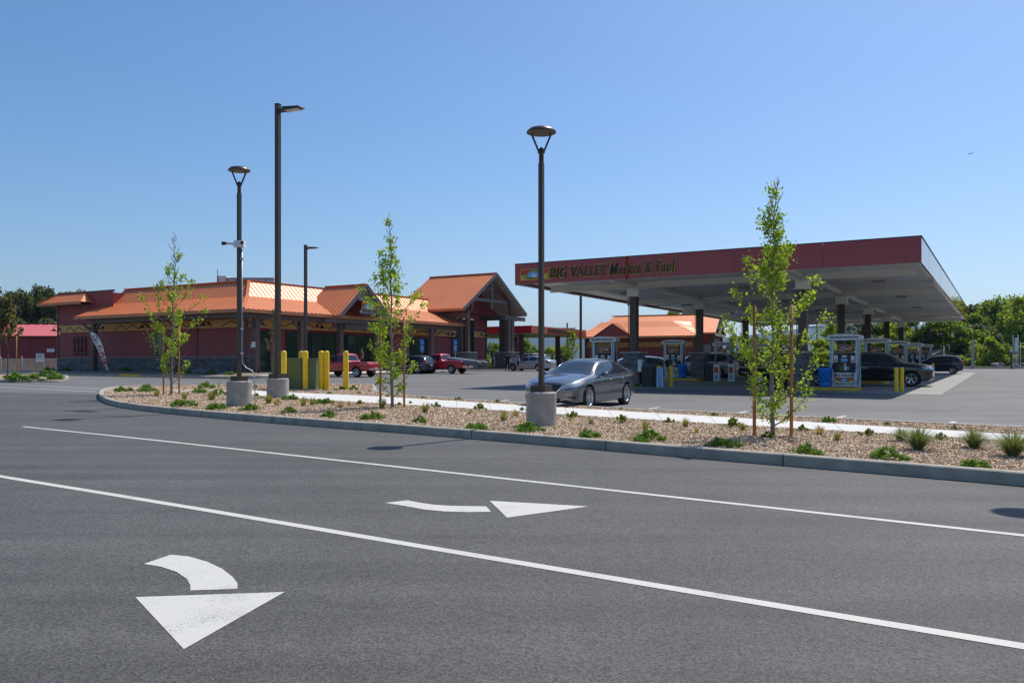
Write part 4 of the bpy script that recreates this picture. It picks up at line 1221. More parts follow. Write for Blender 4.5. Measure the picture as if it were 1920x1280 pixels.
# chain link fence along the yard
mf = bpy.data.materials.new('chain_link'); N, L, b = nodes(mf); b.inputs['Base Color'].default_value = (.4, .4, .38, 1); b.inputs['Metallic'].default_value = .5
fn = empty('yard_fence', (-42, 83.5, gz(83.5)), 'low chain link fence with pale posts before the barn', 'fence')
m = MB()
for x in np.arange(-36, 0.0, .16):
    m.tube([(x, 0, .05), (x+.9, 0, 1.12)], .007, 3, caps=False); m.tube([(x+.9, 0, .05), (x, 0, 1.12)], .007, 3, caps=False)
m.build('mesh_wire', mf, fn, kind='stuff')
m = MB(); m.tube([(-36, 0, 1.15), (.5, 0, 1.15)], .02, 6); m.build('top_rail', M['steel'], fn)
for k in range(17):
    m = MB(); x = .2 - k*2.1; m.tube([(x, 0, 0), (x, 0, 1.2), (x-.06, -.12, 1.4)], .035, 6); m.build('fence_post', M['white'], fn)

# ================================================================== LAMP POSTS
def ped_lamp(loc, label, ang, H=6.2, base_r=.315, base_h=.72):
    root = empty('lamp_post', loc, label, 'lamp post', 'post-top lamps in the planted island')
    m = MB(); r = base_r
    m.lathe([(.001, -.1), (r, -.1), (r, base_h-.03), (r-.03, base_h), (.001, base_h)], 32, smooth=False); 
    me = m.mesh('concrete_base', M['basec']); smooth_norm(me, 30); link('concrete_base', me, root)
    m = MB(); m.box(-.17, .17, -.17, .17, base_h, base_h+.14); o = m.build('base_cover', M['bronze'], root); o.rotation_euler = (0, 0, ang)
    m = MB(); w_ = .047; zt = H - 0.72
    m.box(-w_, w_, -w_, w_, base_h+.14, zt); o = m.build('pole', M['bronze'], root); o.rotation_euler = (0, 0, ang)
    m = MB(); m.lathe([(.05, zt-.02), (.05, zt+.2), (.075, zt+.21), (.075, zt+.25), (.055, zt+.26), (.05, zt+.3), (.02, zt+.33), (.001, zt+.335)], 16)
    m.build('tenon', M['bronze'], root)
    for s_ in (-1, 1):
        m = MB(); m.bar((s_*.045, 0, zt+.22), (s_*.20, 0, H-.12), .038, .038, up=(0, 1, 0)); m.build('yoke_arm', M['bronze'], root)
    m = MB(); m.lathe([(.001, H+.04), (.12, H+.035), (.24, H+.0), (.305, H-.06), (.31, H-.085), (.30, H-.09), (.29, H-.08)], 36); m.build('lamp_hood', M['bronze'], root)
    m = MB(); m.lathe([(.29, H-.082), (.20, H-.11), (.001, H-.115)], 36); m.build('lamp_lens', M['bronze2'], root)
    return root
pA = G(1015, 799.7, .12); pA.y += .33; pA.x = (1015-960)/F*pA.y
lampA = ped_lamp(Vector((pA.x, pA.y, gz(pA.y)+.1)), 'post-top lamp on concrete base in front of the grey sedan', R(-30))
pB = G(448, 762.4, .12); pB.y += .33; pB.x = (448.5-960)/F*pB.y
lampB = ped_lamp(Vector((pB.x, pB.y, gz(pB.y)+.1)), 'post-top lamp with white cameras and a conduit, leftmost of the near posts', R(-30), H=6.83, base_r=.35, base_h=.74)
# a further one stands just outside the picture at right; its shadow falls on the road
lampC = ped_lamp(Vector((7.95, 11.75, gz(11.75)+.1)), 'post-top lamp beyond the right edge whose shadow falls on the road', R(-30))
cm = empty('security_camera', lampB.location + Vector((0, 0, 4.65)), 'white twin security camera clamped round the leftmost near lamp post', 'camera'); cm.scale = (.78,)*3
m = MB(); m.box(-.17, .2, -.12, .12, -.12, .12); m.build('junction_box', M['white'], cm)
m = MB(); m.bar((-.17, 0, 0), (-.5, -.04, .03), .07, .08); m.tube([(.1, -.12, 0), (.17, -.22, .02)], .07, 10); m.build('camera_body', M['white'], cm)
m = MB(); m.tube([(-.46, -.04, .03), (-.62, -.05, .02)], .065, 10); m.tube([(.165, -.2, .02), (.19, -.26, .02)], .06, 10); m.build('camera_lens', M['black'], cm)
m = MB(); s_ = .055
m.tube([(s_+.03, -.02, 4.5), (s_+.03, -.02, 1.45), (s_+.05, -.02, 1.25), (s_+.15, -.04, 1.12), (s_+.3, -.05, 1.05), (s_+.4, -.06, .95), (s_+.42, -.06, .0)], .013, 8)
for z in (1.5, 2.2, 4.2): m.box(s_-.01, s_+.06, -.05, .02, z, z+.06)
m.build('conduit', M['steel'], lampB)
def mast(loc, label, H, w_, head_len, base=None, sides=.1):
    root = empty('light_mast', loc, label, 'light mast', 'tall square light masts')
    z0 = 0
    if base:
        m = MB(); r, h = base; m.lathe([(.001, -.1), (r, -.1), (r, h-.03), (r-.03, h), (.001, h)], 32, smooth=False)
        me = m.mesh('concrete_base', M['basec']); smooth_norm(me, 30); link('concrete_base', me, root); z0 = h
        m = MB(); m.box(-.22, .22, -.22, .22, h, h+.16); m.build('base_cover', M['bronze'], root)
    m = MB(); m.box(-w_/2, w_/2, -w_/2, w_/2, z0, H); m.box(-w_/2-.01, w_/2+.01, -w_/2-.01, w_/2+.01, H, H+.03); m.build('pole', M['bronze'], root)
    m = MB(); m.box(w_/2, w_/2+.22, -.05, .05, H-.28, H-.15); m.build('arm', M['bronze'], root)
    m = MB(); L_ = head_len; m.hexa([(w_/2+.2, -.17, H-.26), (w_/2+.2+L_, -.17, H-.24), (w_/2+.2+L_, .17, H-.24), (w_/2+.2, .17, H-.26)],
                      [(w_/2+.22, -.15, H-.13), (w_/2+.18+L_, -.15, H-.19), (w_/2+.18+L_, .15, H-.19), (w_/2+.22, .15, H-.13)]); m.build('lamp_head', M['bronze'], root)
    m = MB(); m.box(w_/2+.3, w_/2+.1+L_, -.13, .13, H-.272, H-.258); m.build('lamp_panel', M['plate'], root)
    return root
pM = G(521, 746, .12); pM.y += .35; pM.x = (521-960)/F*pM.y
o = mast(Vector((pM.x, pM.y, gz(pM.y)+.1)), 'tallest light mast on a concrete base, right of the camera lamp post', 10.05, .15, .75, (.37, .68)); o.rotation_euler = (0, 0, R(-25))
p = A(573, 700, 58.0); o = mast(Vector((p.x, 58, gz(58))), 'thin light mast standing before the market arcade', 1.6+228/F*58-gz(58), .17, .75); o.rotation_euler = (0, 0, R(-28))
p = A(1089, 700, 88.0); o = mast(Vector((p.x, 88, gz(88))), 'thin dark pole under the left edge of the fuel canopy', 9.2, .2, .6); o.rotation_euler = (0, 0, R(60))

# ---- transformer and its bollards
tb = G(592, 732.5, .12)
tr_ = empty('transformer_box', Vector((-8.9, 35.9, gz(35.9)+.1)), 'green transformer box guarded by yellow bollards', 'transformer')
def tbx(px0, px1, y0, d, z1, name, mat, par, zt=0.0):
    x0 = (px0-960)/F*y0; x1 = (px1-960)/F*y0
    m = MB(); m.box(x0+8.9, x1+8.9, y0-35.9, y0-35.9+d, zt, z1); return m.build(name, mat, par)
tbx(539, 591, 35.0, 1.3, 1.29, 'cabinet', M['tgreen'], tr_)
tbx(509, 538.7, 35.5, 1.2, 1.29, 'cabinet', M['tgreen'], tr_)
tbx(538, 592, 34.95, 1.4, 1.34, 'lid', M['tgreen'], tr_, 1.29)
tbx(508, 537.5, 35.45, 1.3, 1.34, 'lid', M['tgreen'], tr_, 1.29)
tbx(565, 566, 34.985, .02, 1.25, 'door_seam', M['black'], tr_, .05)
tbx(500, 600, 34.6, 2.4, .06, 'plinth', M['concrete'], tr_, -.05)
bol = bollard_mesh(1.64, .115, M['yellow'])
GT = 'yellow bollards round the transformer'
for (px, py, lab) in ((532, 733, 'yellow bollard left of the green transformer, partly behind the tallest mast'),
                      (565, 727, 'yellow bollard mostly hidden behind the green transformer'),
                      (572.7, 732, 'yellow bollard in front of the middle of the green transformer'),
                      (602.5, 731.5, 'left yellow bollard of the close pair right of the transformer'),
                      (612.3, 731.5, 'right yellow bollard of the close pair right of the transformer'),
                      (648.4, 731, 'yellow bollard standing alone furthest right of the transformer')):
    q = G(px, py, .11); put('bollard', bol, q, lab, 'bollard', GT)

# ---- feather banner
fb = empty('feather_banner', G(205, 702.5), 'leaning white and red feather banner before the market\'s long wall', 'banner')
sc_ = fb.location.y / F
def fp(px, py): return Vector(((px-205)*sc_, 0, (702.5-py)*sc_))
pole = [fp(205, 702), fp(203.5, 690), fp(199, 668), fp(193, 645), fp(187, 632), fp(180, 624.5), fp(173, 621.8), fp(168.5, 622)]
m = MB(); m.tube(pole, [.03, .028, .026, .022, .02, .016, .014, .01], 6); m.build('pole', M['black'], fb)
right = [fp(204, 698), fp(202.7, 690), fp(198.3, 668), fp(192.3, 646), fp(186.3, 633), fp(179.5, 625.3), fp(173, 622.4)]
left = [fp(203, 696), fp(196, 687), fp(189, 669), fp(181, 652), fp(175, 640), fp(171, 631), fp(168.7, 623)]
vs = []
for a, b_ in zip(left, right):
    for k in range(5): 
        q = a.lerp(b_, k/4); q.y = .03*math.sin(k*1.3); vs.append(q)
fs = [(i*5+k, i*5+k+1, i*5+k+6, i*5+k+5) for i in range(6) for k in range(4)]
m = MB(); m.add(vs, fs); m.add([v + Vector((0, .01, 0)) for v in vs], [tuple(reversed(f)) for f in fs]); m.build('cloth', M['white'], fb)
m = MB()
def mark(px, py, w_, h_, mi, sk=.3):
    a = fp(px, py); y = -.05; w_ *= sc_; h_ *= sc_
    m.prism([(a.x-w_/2, y, a.z-h_/2), (a.x+w_/2, y, a.z-h_/2), (a.x+w_/2-sk*h_, y, a.z+h_/2), (a.x-w_/2-sk*h_, y, a.z+h_/2)], (0, -.008, 0), mi)
for (x, y, w_, h_) in ((191, 661, 8, 2.2), (193, 664.5, 2.2, 4), (192, 668.5, 7, 2), (196.5, 665, 2, 5), (197, 673, 7, 2.5), (197, 679, 3.4, 8), (200.5, 680, 2.4, 8), (199.5, 687, 5, 2)): mark(x, y, w_, h_, 0)
for (x, y, w_, h_) in ((184.5, 649.5, 2, 3.4), (187.5, 649.6, 2, 3.4), (190.5, 649.7, 2, 3.4)): mark(x, y, w_, h_, 0)
for (x, y, w_, h_) in ((178, 629, 7, 1), (175.5, 633, 1.2, 6), (184, 633, 1.2, 8), (179, 637, 3, 3), (181, 641, 2, 3), (187, 655, 8, .8), (188, 657, 6, .6)): mark(x, y, w_, h_, 1)
m.build('printed_marks', [M['signred'], M['darkgrey']], fb)

# ---- accessible parking signs
for (px, lab) in ((791.5, 'blue accessible parking sign before the arcade, left one of the two'), (853.8, 'blue accessible parking sign before the stone pier, right one of the two')):
    y = 71 if px < 800 else 75.5
    p = A(px, 690, y); o = empty('parking_sign', Vector((p.x, y, gz(y)+.15)), lab, 'sign', 'blue parking signs')
    h = (688-636)/F*y + 1.6 - gz(y) - .15
    m = MB(); m.tube([(0, 0, 0), (0, 0, h)], .03, 8); m.build('sign_post', M['steel'], o)
    m = MB(); m.box(-.17, .17, -.05, -.03, h-.48, h); m.build('sign_plate', M['blue'], o)
    m = MB(); m.box(-.17, .17, -.05, -.03, h-1.05, h-.52); m.build('sign_plate', M['blue'], o)
    m = MB()
    m.lathe([(.025, -.055), (.001, -.056)], 8, (-.01, 0, h-.1), axis='y'); m.bar((-.01, -.055, h-.13), (0, -.055, h-.26), .03, .008, up=(0,1,0)); m.bar((0, -.055, h-.25), (.09, -.055, h-.26), .03, .008, up=(0,1,0)); m.bar((.08, -.055, h-.26), (.11, -.055, h-.37), .03, .008, up=(0,1,0))
    m.lathe([(.085, -.052), (.085, -.058), (.065, -.058), (.065, -.052)], 14, (-.01, 0, h-.31), axis='y')
    for zz_ in (.6, .7, .8, .92): m.box(-.12, .12, -.056, -.051, h-zz_-.03, h-zz_+.01)
    m.build('symbol', M['white'], o)
# bicycle hoops by the corner
for (px, lab) in ((441, 'black bicycle hoop left of the camera lamp post'), (471, 'black bicycle hoop beside the corner post of the arcade')):
    p = A(px, 700, 59.5); o = empty('bicycle_hoop', Vector((p.x, 59.5, 1.05)), lab, 'bike rack', 'bicycle hoops')
    m = MB(); pts = [(0, 0, 0), (0, 0, .75)] + [(.25-.25*math.cos(R(a)), 0, .75+.2*math.sin(R(a))) for a in range(15, 166, 30)] + [(.5, 0, .75), (.5, 0, 0)]
    m.tube(pts, .03, 8); m.build('hoop', M['black'], o)

# ---- far right yard: post, masts, sign frame, hut, rocks, marker posts
p = A(1824, 690, 93); o = empty('concrete_post', Vector((p.x, 93, gz(93))), 'pale square concrete post at the edge of the lot', 'post')
m = MB(); m.box(-.12, .12, -.12, .12, 0, 3.15); m.box(-.14, .14, -.14, .14, 3.15, 3.2); m.build('shaft', M['concrete'], o)
o = empty('vent_pipes', Vector((A(1908, 690, 94).x, 94, gz(94))), 'cluster of slim white vent pipes with a narrow panel at the right edge', 'pipes')
for k, px in enumerate((1899.5, 1903, 1906, 1909, 1913.5)):
    m = MB(); x = (px-1908)/F*94; h = (3.7, 3.0, 2.9, 3.8, 3.0)[k]; m.tube([(x, 0, 0), (x, 0, h)], .035, 6); m.build('pipe', M['white'], o)
m = MB(); m.box(-.28, -.02, -.05, .02, 1.9, 3.45); m.build('panel', M['white'], o)
p = A(1896.5, 690, 93.5); o = empty('marker_post', Vector((p.x, 93.5, gz(93.5))), 'dark marker post with a white cap near the vent pipes', 'post')
m = MB(); m.box(-.06, .06, -.06, .06, 0, 1.9); m.build('shaft', M['darkgrey'], o); m = MB(); m.box(-.15, .15, -.1, .1, 1.9, 2.15); m.build('cap', M['white'], o)
p = A(1775, 690, 100); o = empty('pipe_goal', Vector((p.x, 100, gz(100))), 'white pipe frame standing over the low hut', 'frame')
m = MB(); m.tube([(-.33, 0, 0), (-.33, 0, 2.75), (.3, 0, 2.75), (.3, 0, 2.2)], .05, 6); m.build('pipe', M['white'], o)
p = A(1769, 690, 104); o = empty('hut', Vector((p.x, 104, 1.44)), 'low hut with a shallow brown gabled roof beyond the fuel canopy', 'hut')
m = MB(); m.box(-1.5, 1.5, 0, 3, 0, 1.5); m.prism([(-1.5, 0, 1.5), (1.5, 0, 1.5), (0, 0, 2.2)], (0, 3, 0)); m.build('wall', M['pale'], o)
m = MB(); m.bar((-1.8, 1.4, 1.45), (0, 1.4, 2.3), 3.6, .1); m.bar((0, 1.4, 2.3), (1.8, 1.4, 1.45), 3.6, .1); m.build_each('roof', M['dirt'], o)
m = MB(); m.box(-.4, .4, -.03, 0, .2, 1.3); m.build('door', M['darkgrey'], o)
def rock(loc, r, label, seed):
    rr = random.Random(seed); m = MB(); n, k2 = 9, 6; vs = []
    for i in range(k2+1):
        ph = math.pi*i/k2
        for j in range(n):
            th = 2*math.pi*j/n; q = r*rr.uniform(.75, 1.15); vs.append((q*math.sin(ph)*math.cos(th), q*.8*math.sin(ph)*math.sin(th), q*.62*math.cos(ph)+r*.35))
    fs = [(i*n+j, i*n+(j+1) % n, (i+1)*n+(j+1) % n, (i+1)*n+j) for i in range(k2) for j in range(n)]
    m.add(vs, fs); o = m.build('boulder', M['stone']); o.location = loc; tag(o, label, 'rock', 'boulders')
for i, (px, py, y, r, lab) in enumerate(((1871, 690, 96, .75, 'grey boulder pile on the verge right of the bushy tree'), (1905, 690, 95.4, .6, 'grey boulder at the foot of the vent pipes'), (1914, 690, 95.9, .7, 'grey boulder at the right edge of the verge'), (363, 0, 60.6, .35, 'pale boulder in the planting under the long wall'), (372, 0, 60.3, .42, 'larger pale boulder in the planting under the long wall'), (384, 0, 60, .4, 'bushy grey boulder nearest the yellow ramp'))):
    p = A(px, 690, y); rock(Vector((p.x, y, 1.42 if y > 90 else 1.1)), r, lab, i)
# utility pole on the right, thin one behind the far canopy
def upole(px, ptop, y, label):
    p = A(px, 690, y); o = empty('utility_pole', Vector((p.x, y, 1.44)), label, 'utility pole', 'wooden utility poles')
    h = (688-ptop)/F*y + 1.6 - 1.44
    m = MB(); m.tube([(0, 0, 0), (0, 0, h)], [.2, .13], 8); m.build('pole', M['barkdark'], o)
    m = MB(); m.box(-1.3, 1.3, -.06, .06, h-1.0, h-.85); m.build('crossarm', M['barkdark'], o)
    for x in (-1.2, -.6, .6, 1.2):
        m = MB(); m.lathe([(.05, 0), (.08, .05), (.05, .12), (.07, .16), (.001, .2)], 8, (x, 0, h-.85)); m.build('insulator', M['steel'], o)
    return o
upole(1532, 604, 150, 'wooden utility pole with a crossarm right of the first near column')
upole(1063.5, 605, 135, 'utility pole whose tip shows above the far canopy')
# small aircraft
pp = A(1820, 288, 1500)
pln = empty('aeroplane', pp, 'tiny dark aeroplane in the sky at the upper right', 'aeroplane')
m = MB(); m.tube([(-4.6, 0, -.7), (-3.2, 0, -.1), (0, 0, .1), (2.5, 0, .4), (4.4, 0, .9)], [.15, .62, .62, .35, .12], 8); m.build('fuselage', M['darkgrey'], pln)
m = MB(); m.box(-1.6, -.2, -5, 5, -.35, -.2); m.build('wing', M['darkgrey'], pln)
m = MB(); m.box(3.6, 4.7, -1.7, 1.7, .9, 1.0); m.prism([(3.4, 0, .8), (4.7, 0, .9), (4.9, 0, 2.3), (4.3, 0, 2.3)], (0, .1, 0)); m.build('tail', M['darkgrey'], pln)

# ================================================================== VEHICLES
def smooth1(x, k):
    if k <= 0: return x
    w = np.hanning(2*k+3)[1:-1]; w /= w.sum()
    return np.convolve(np.pad(x, (len(w)//2,)*2, 'edge'), w, 'valid')
def catmull(P, n):
    P = np.array(P, float); out = []
    Q_ = np.vstack([2*P[0]-P[1], P, 2*P[-1]-P[-2]])
    for i in range(1, len(Q_)-2):
        p0, p1, p2, p3 = Q_[i-1:i+3]
        for k in range(n):
            t = k/n
            out.append(0.5*((2*p1)+(-p0+p2)*t+(2*p0-5*p1+4*p2-p3)*t*t+(-p0+3*p1-3*p2+p3)*t**3))
    out.append(Q_[-2]); return np.array(out)
class Hull:
    """lofted car body; tables are (x, value) from nose to tail"""
    def __init__(self, st):
        self.st = st
        tab = lambda T: (np.array([p[0] for p in T])[::-1], np.array([p[1] for p in T])[::-1])
        x0, x1 = st['top'][0][0], st['top'][-1][0]
        n = 110
        u = np.linspace(0, 1, n); xs = x0 + (x1 - x0) * (u - 0.045*np.sin(2*np.pi*u)*1.6)
        f = lambda T, k=2: smooth1(np.interp(xs, *tab(T)), k)
        top, wid, bot, roofw, belt = f(st['top'], 2), f(st['wid'], 2), f(st['bot'], 2), f(st['roofw'], 2), f(st['belt'], 1)
        V_, rows_ = [], []
        for i in range(n):
            T, w, zb, wr, zl = top[i], wid[i], bot[i], roofw[i], belt[i]
            g = min(max((T - zl) / 0.30, 0), 1)
            zs = min(zl, T - 0.035)          # shoulder height
            hh = max(zs - zb, .05)
            cr = st.get('crown', .02)
            hood = [(w*.955, zs), (w*.86, zs + (T-zs)*.75), (w*.66, T - cr*.35), (w*.34, T - cr*.1), (0, T)]
            gh = [(w*.955, zs), (w*.93 + (wr - w*.93)*.42, zs + (T-zs)*.45), (wr, T - .075), (wr*.62, T - .018), (0, T)]
            up = [(a[0]*(1-g) + b[0]*g, a[1]*(1-g) + b[1]*g) for a, b in zip(hood, gh)]
            lowr = [(0, zb), (w*.70, zb), (w*.95, zb + .03), (w*.985, zb + hh*.22), (w*.985, zb + hh*.45), (w, zb + hh*.68), (w*.99, zb + hh*.88)]
            prof = catmull(lowr + up, 4)
            full = [(-p[0], p[1]) for p in prof[::-1][:-1]] + [(p[0], p[1]) for p in prof]
            rows_.append([(xs[i], y, z) for y, z in full][:-1])
        m = len(rows_[0])
        def cap(row, dx, k):
            cy = 0; cz = np.mean([p[2] for p in row])
            return [(p[0]+dx, p[1]*k, cz + (p[2]-cz)*k) for p in row]
        rows_ = [cap(rows_[0], .015, .5)] + [cap(rows_[0], .012, .85)] + rows_ + [cap(rows_[-1], -.012, .85), cap(rows_[-1], -.015, .5)]
        vs = [p for r in rows_ for p in r]
        fs = [(i*m+k, i*m+(k+1) % m, (i+1)*m+(k+1) % m, (i+1)*m+k) for i in range(len(rows_)-1) for k in range(m)]
        fs = [tuple(reversed(f_)) for f_ in fs]
        fs += [tuple(range(m)), tuple(reversed(range(len(vs)-m, len(vs))))]
        self.vs, self.fs = vs, fs
        self.bvh = BVHTree.FromPolygons([Vector(v) for v in vs], fs)
        self.c = Vector((0, 0, .7))
    def mesh(self, cuts=(), boxes=()):
        me = bpy.data.meshes.new('body'); me.from_pydata(self.vs, [], self.fs); me.update()
        o = bpy.data.objects.new('body', me); COL.objects.link(o)
        me.materials.append(M['white']); me.materials.append(M['black'])
        if cuts or boxes:
            cb_ = MB()
            for (x, r) in cuts:
                for sgn in (1, -1):
                    a, b_ = sorted((sgn*.55, sgn*1.3))
                    pr = [(.001, a), (r, a), (r, b_), (.001, b_)]
                    n0 = len(cb_.v); cb_.lathe([(r, a), (r, b_)], 40, (x, 0, self.st['rw']), axis='y')
                    cb_.f.append(tuple(n0+k for k in reversed(range(40)))); cb_.m.append(0); cb_.s.append(False)
                    cb_.f.append(tuple(n0+40+k for k in range(40))); cb_.m.append(0); cb_.s.append(False)
            for bx in boxes: cb_.box(*bx)
            cm_ = cb_.mesh('cut', M['black']); 
            import bmesh
            bm_ = bmesh.new(); bm_.from_mesh(cm_); bmesh.ops.recalc_face_normals(bm_, faces=bm_.faces); bm_.to_mesh(cm_); bm_.free()
            bm_ = bmesh.new(); bm_.from_mesh(me); bmesh.ops.recalc_face_normals(bm_, faces=bm_.faces); bm_.to_mesh(me); bm_.free()
            co = bpy.data.objects.new('cut', cm_); COL.objects.link(co)
            md = o.modifiers.new('b', 'BOOLEAN'); md.operation = 'DIFFERENCE'; md.object = co; md.solver = 'EXACT'; md.use_self = False
            dg = bpy.context.evaluated_depsgraph_get()
            me2 = bpy.data.meshes.new_from_object(o.evaluated_get(dg))
            bpy.data.objects.remove(co); bpy.data.meshes.remove(cm_)
            me2.materials.clear(); me2.materials.append(M['white']); me2.materials.append(M['black'])
            for p in me2.polygons:
                c_ = p.center; k = 0
                for (x, r) in cuts:
                    d = math.hypot(c_.x-x, c_.z-self.st['rw'])
                    if abs(d - r) < .012 and abs(c_.y) > .5 and abs(p.normal.y) < .35: k = 1
                    if d < r and abs(abs(c_.y) - .55) < .01: k = 1
                for bx in boxes:
                    if bx[0]-.01 < c_.x < bx[1]+.01 and abs(c_.y) < bx[3]+.01 and bx[4]-.01 < c_.z < bx[5]-.03 : k = 1
                p.material_index = k
            me = me2
        bpy.data.objects.remove(o)
        smooth_norm(me, 32)
        return me
    def snap(self, p, mode):
        p = Vector(p)
        if mode == 'side':
            sg_ = 1 if p.y > 0 else -1
            h = self.bvh.ray_cast(Vector((p.x, sg_*2, p.z)), Vector((0, -sg_, 0)))
        elif mode == 'front': h = self.bvh.ray_cast(Vector((5, p.y, p.z)), Vector((-1, 0, 0)))
        elif mode == 'rear': h = self.bvh.ray_cast(Vector((-5, p.y, p.z)), Vector((1, 0, 0)))
        elif mode == 'top': h = self.bvh.ray_cast(Vector((p.x, p.y, 4)), Vector((0, 0, -1)))
        else: h = self.bvh.find_nearest(p)
        if h[0] is None: h = self.bvh.find_nearest(p)
        n = h[1]
        if n.dot(h[0] - self.c) < 0: n = -n
        return h[0], n
    def decal(self, A_, B_, mode, mat, name, nu=14, nv=6, off=.006, th=.004):
        """ruled patch between polylines A_ and B_, laid on the hull"""
        def rs(P, n):
            P = [Vector(p) for p in P]; L_ = [0]
            for a, b_ in zip(P, P[1:]): L_.append(L_[-1] + (b_-a).length)
            out = []
            for k in range(n+1):
                d = L_[-1]*k/n; j = 0
                while j < len(P)-2 and L_[j+1] < d: j += 1
                out.append(P[j].lerp(P[j+1], (d-L_[j])/max(1e-9, L_[j+1]-L_[j])))
            return out
        a, b_ = rs(A_, nu), rs(B_, nu); vs = []
        for i in range(nu+1):
            for j in range(nv+1):
                q, n = self.snap(a[i].lerp(b_[i], j/nv), mode); vs.append(q + n*off)
        fs = [(i*(nv+1)+j, (i+1)*(nv+1)+j, (i+1)*(nv+1)+j+1, i*(nv+1)+j+1) for i in range(nu) for j in range(nv)]
        # face outward
        f0 = fs[len(fs)//2]; nn = (Vector(vs[f0[1]])-Vector(vs[f0[0]])).cross(Vector(vs[f0[2]])-Vector(vs[f0[0]]))
        if nn.dot(vs[f0[0]] - self.c) < 0: fs = [tuple(reversed(f_)) for f_ in fs]
        m = MB(); m.add(vs, fs, smooth=True)
        return m.mesh(name, mat)
    def line(self, pts, mode, mat, name, r=.005, off=.0):
        P = []
        pp_ = [Vector(p) for p in pts]
        for a, b_ in zip(pp_, pp_[1:]):
            n = max(2, int((b_-a).length/.08))
            for k in range(n): q, nn = self.snap(a.lerp(b_, k/n), mode); P.append(q+nn*off)
        q, nn = self.snap(pp_[-1], mode); P.append(q+nn*off)
        m = MB(); m.tube(P, r, 5); return m.mesh(name, mat)

def wheel_meshes(r, w, spokes=5, rimmat=None, rr=None):
    rr = rr or r*.68; rimmat = rimmat or M['rim']
    t = MB(); h = w/2
    t.lathe([(rr, -h*.92), (rr+.02, -h*.98), (r-.03, -h), (r-.004, -h*.72), (r, 0), (r-.004, h*.72), (r-.03, h), (rr+.02, h*.98), (rr, h*.92), (rr, -h*.92)], 40, axis='y')
    tyre = t.mesh('tyre', M['tyre'])
    m = MB()
    m.lathe([(rr-.025, h*.3), (rr-.02, h*.85), (rr, h*.98), (rr+.012, h*.95), (rr, h*.7)], 40, axis='y', mi=0)
    m.lathe([(.001, h*.62), (.055, h*.62), (.06, h*.4)], 20, axis='y', mi=0)
    for k in range(spokes):
        for d in (-.10, .10):
            a = 2*math.pi*k/spokes
            c0, c1 = a + d*1.6, a + d*1.1
            def pt(rad, ang, y): return (rad*math.sin(ang), y, rad*math.cos(ang))
            wi, wo = .30, .10*(5/spokes)
            q = [pt(.045, c0-wi, h*.56), pt(.045, c0+wi, h*.56), pt(rr-.015, c1+wo*.8, h*.82), pt(rr-.015, c1-wo*.8, h*.82)]
            q2_ = [(x, y-.03, z) for x, y, z in q]
            m.hexa(q2_, q, 0)
    m.lathe([(rr-.01, h*.15), (.001, h*.15)], 30, axis='y', mi=1)
    rim = m.mesh('rim', [rimmat, M['black']])
    return tyre, rim

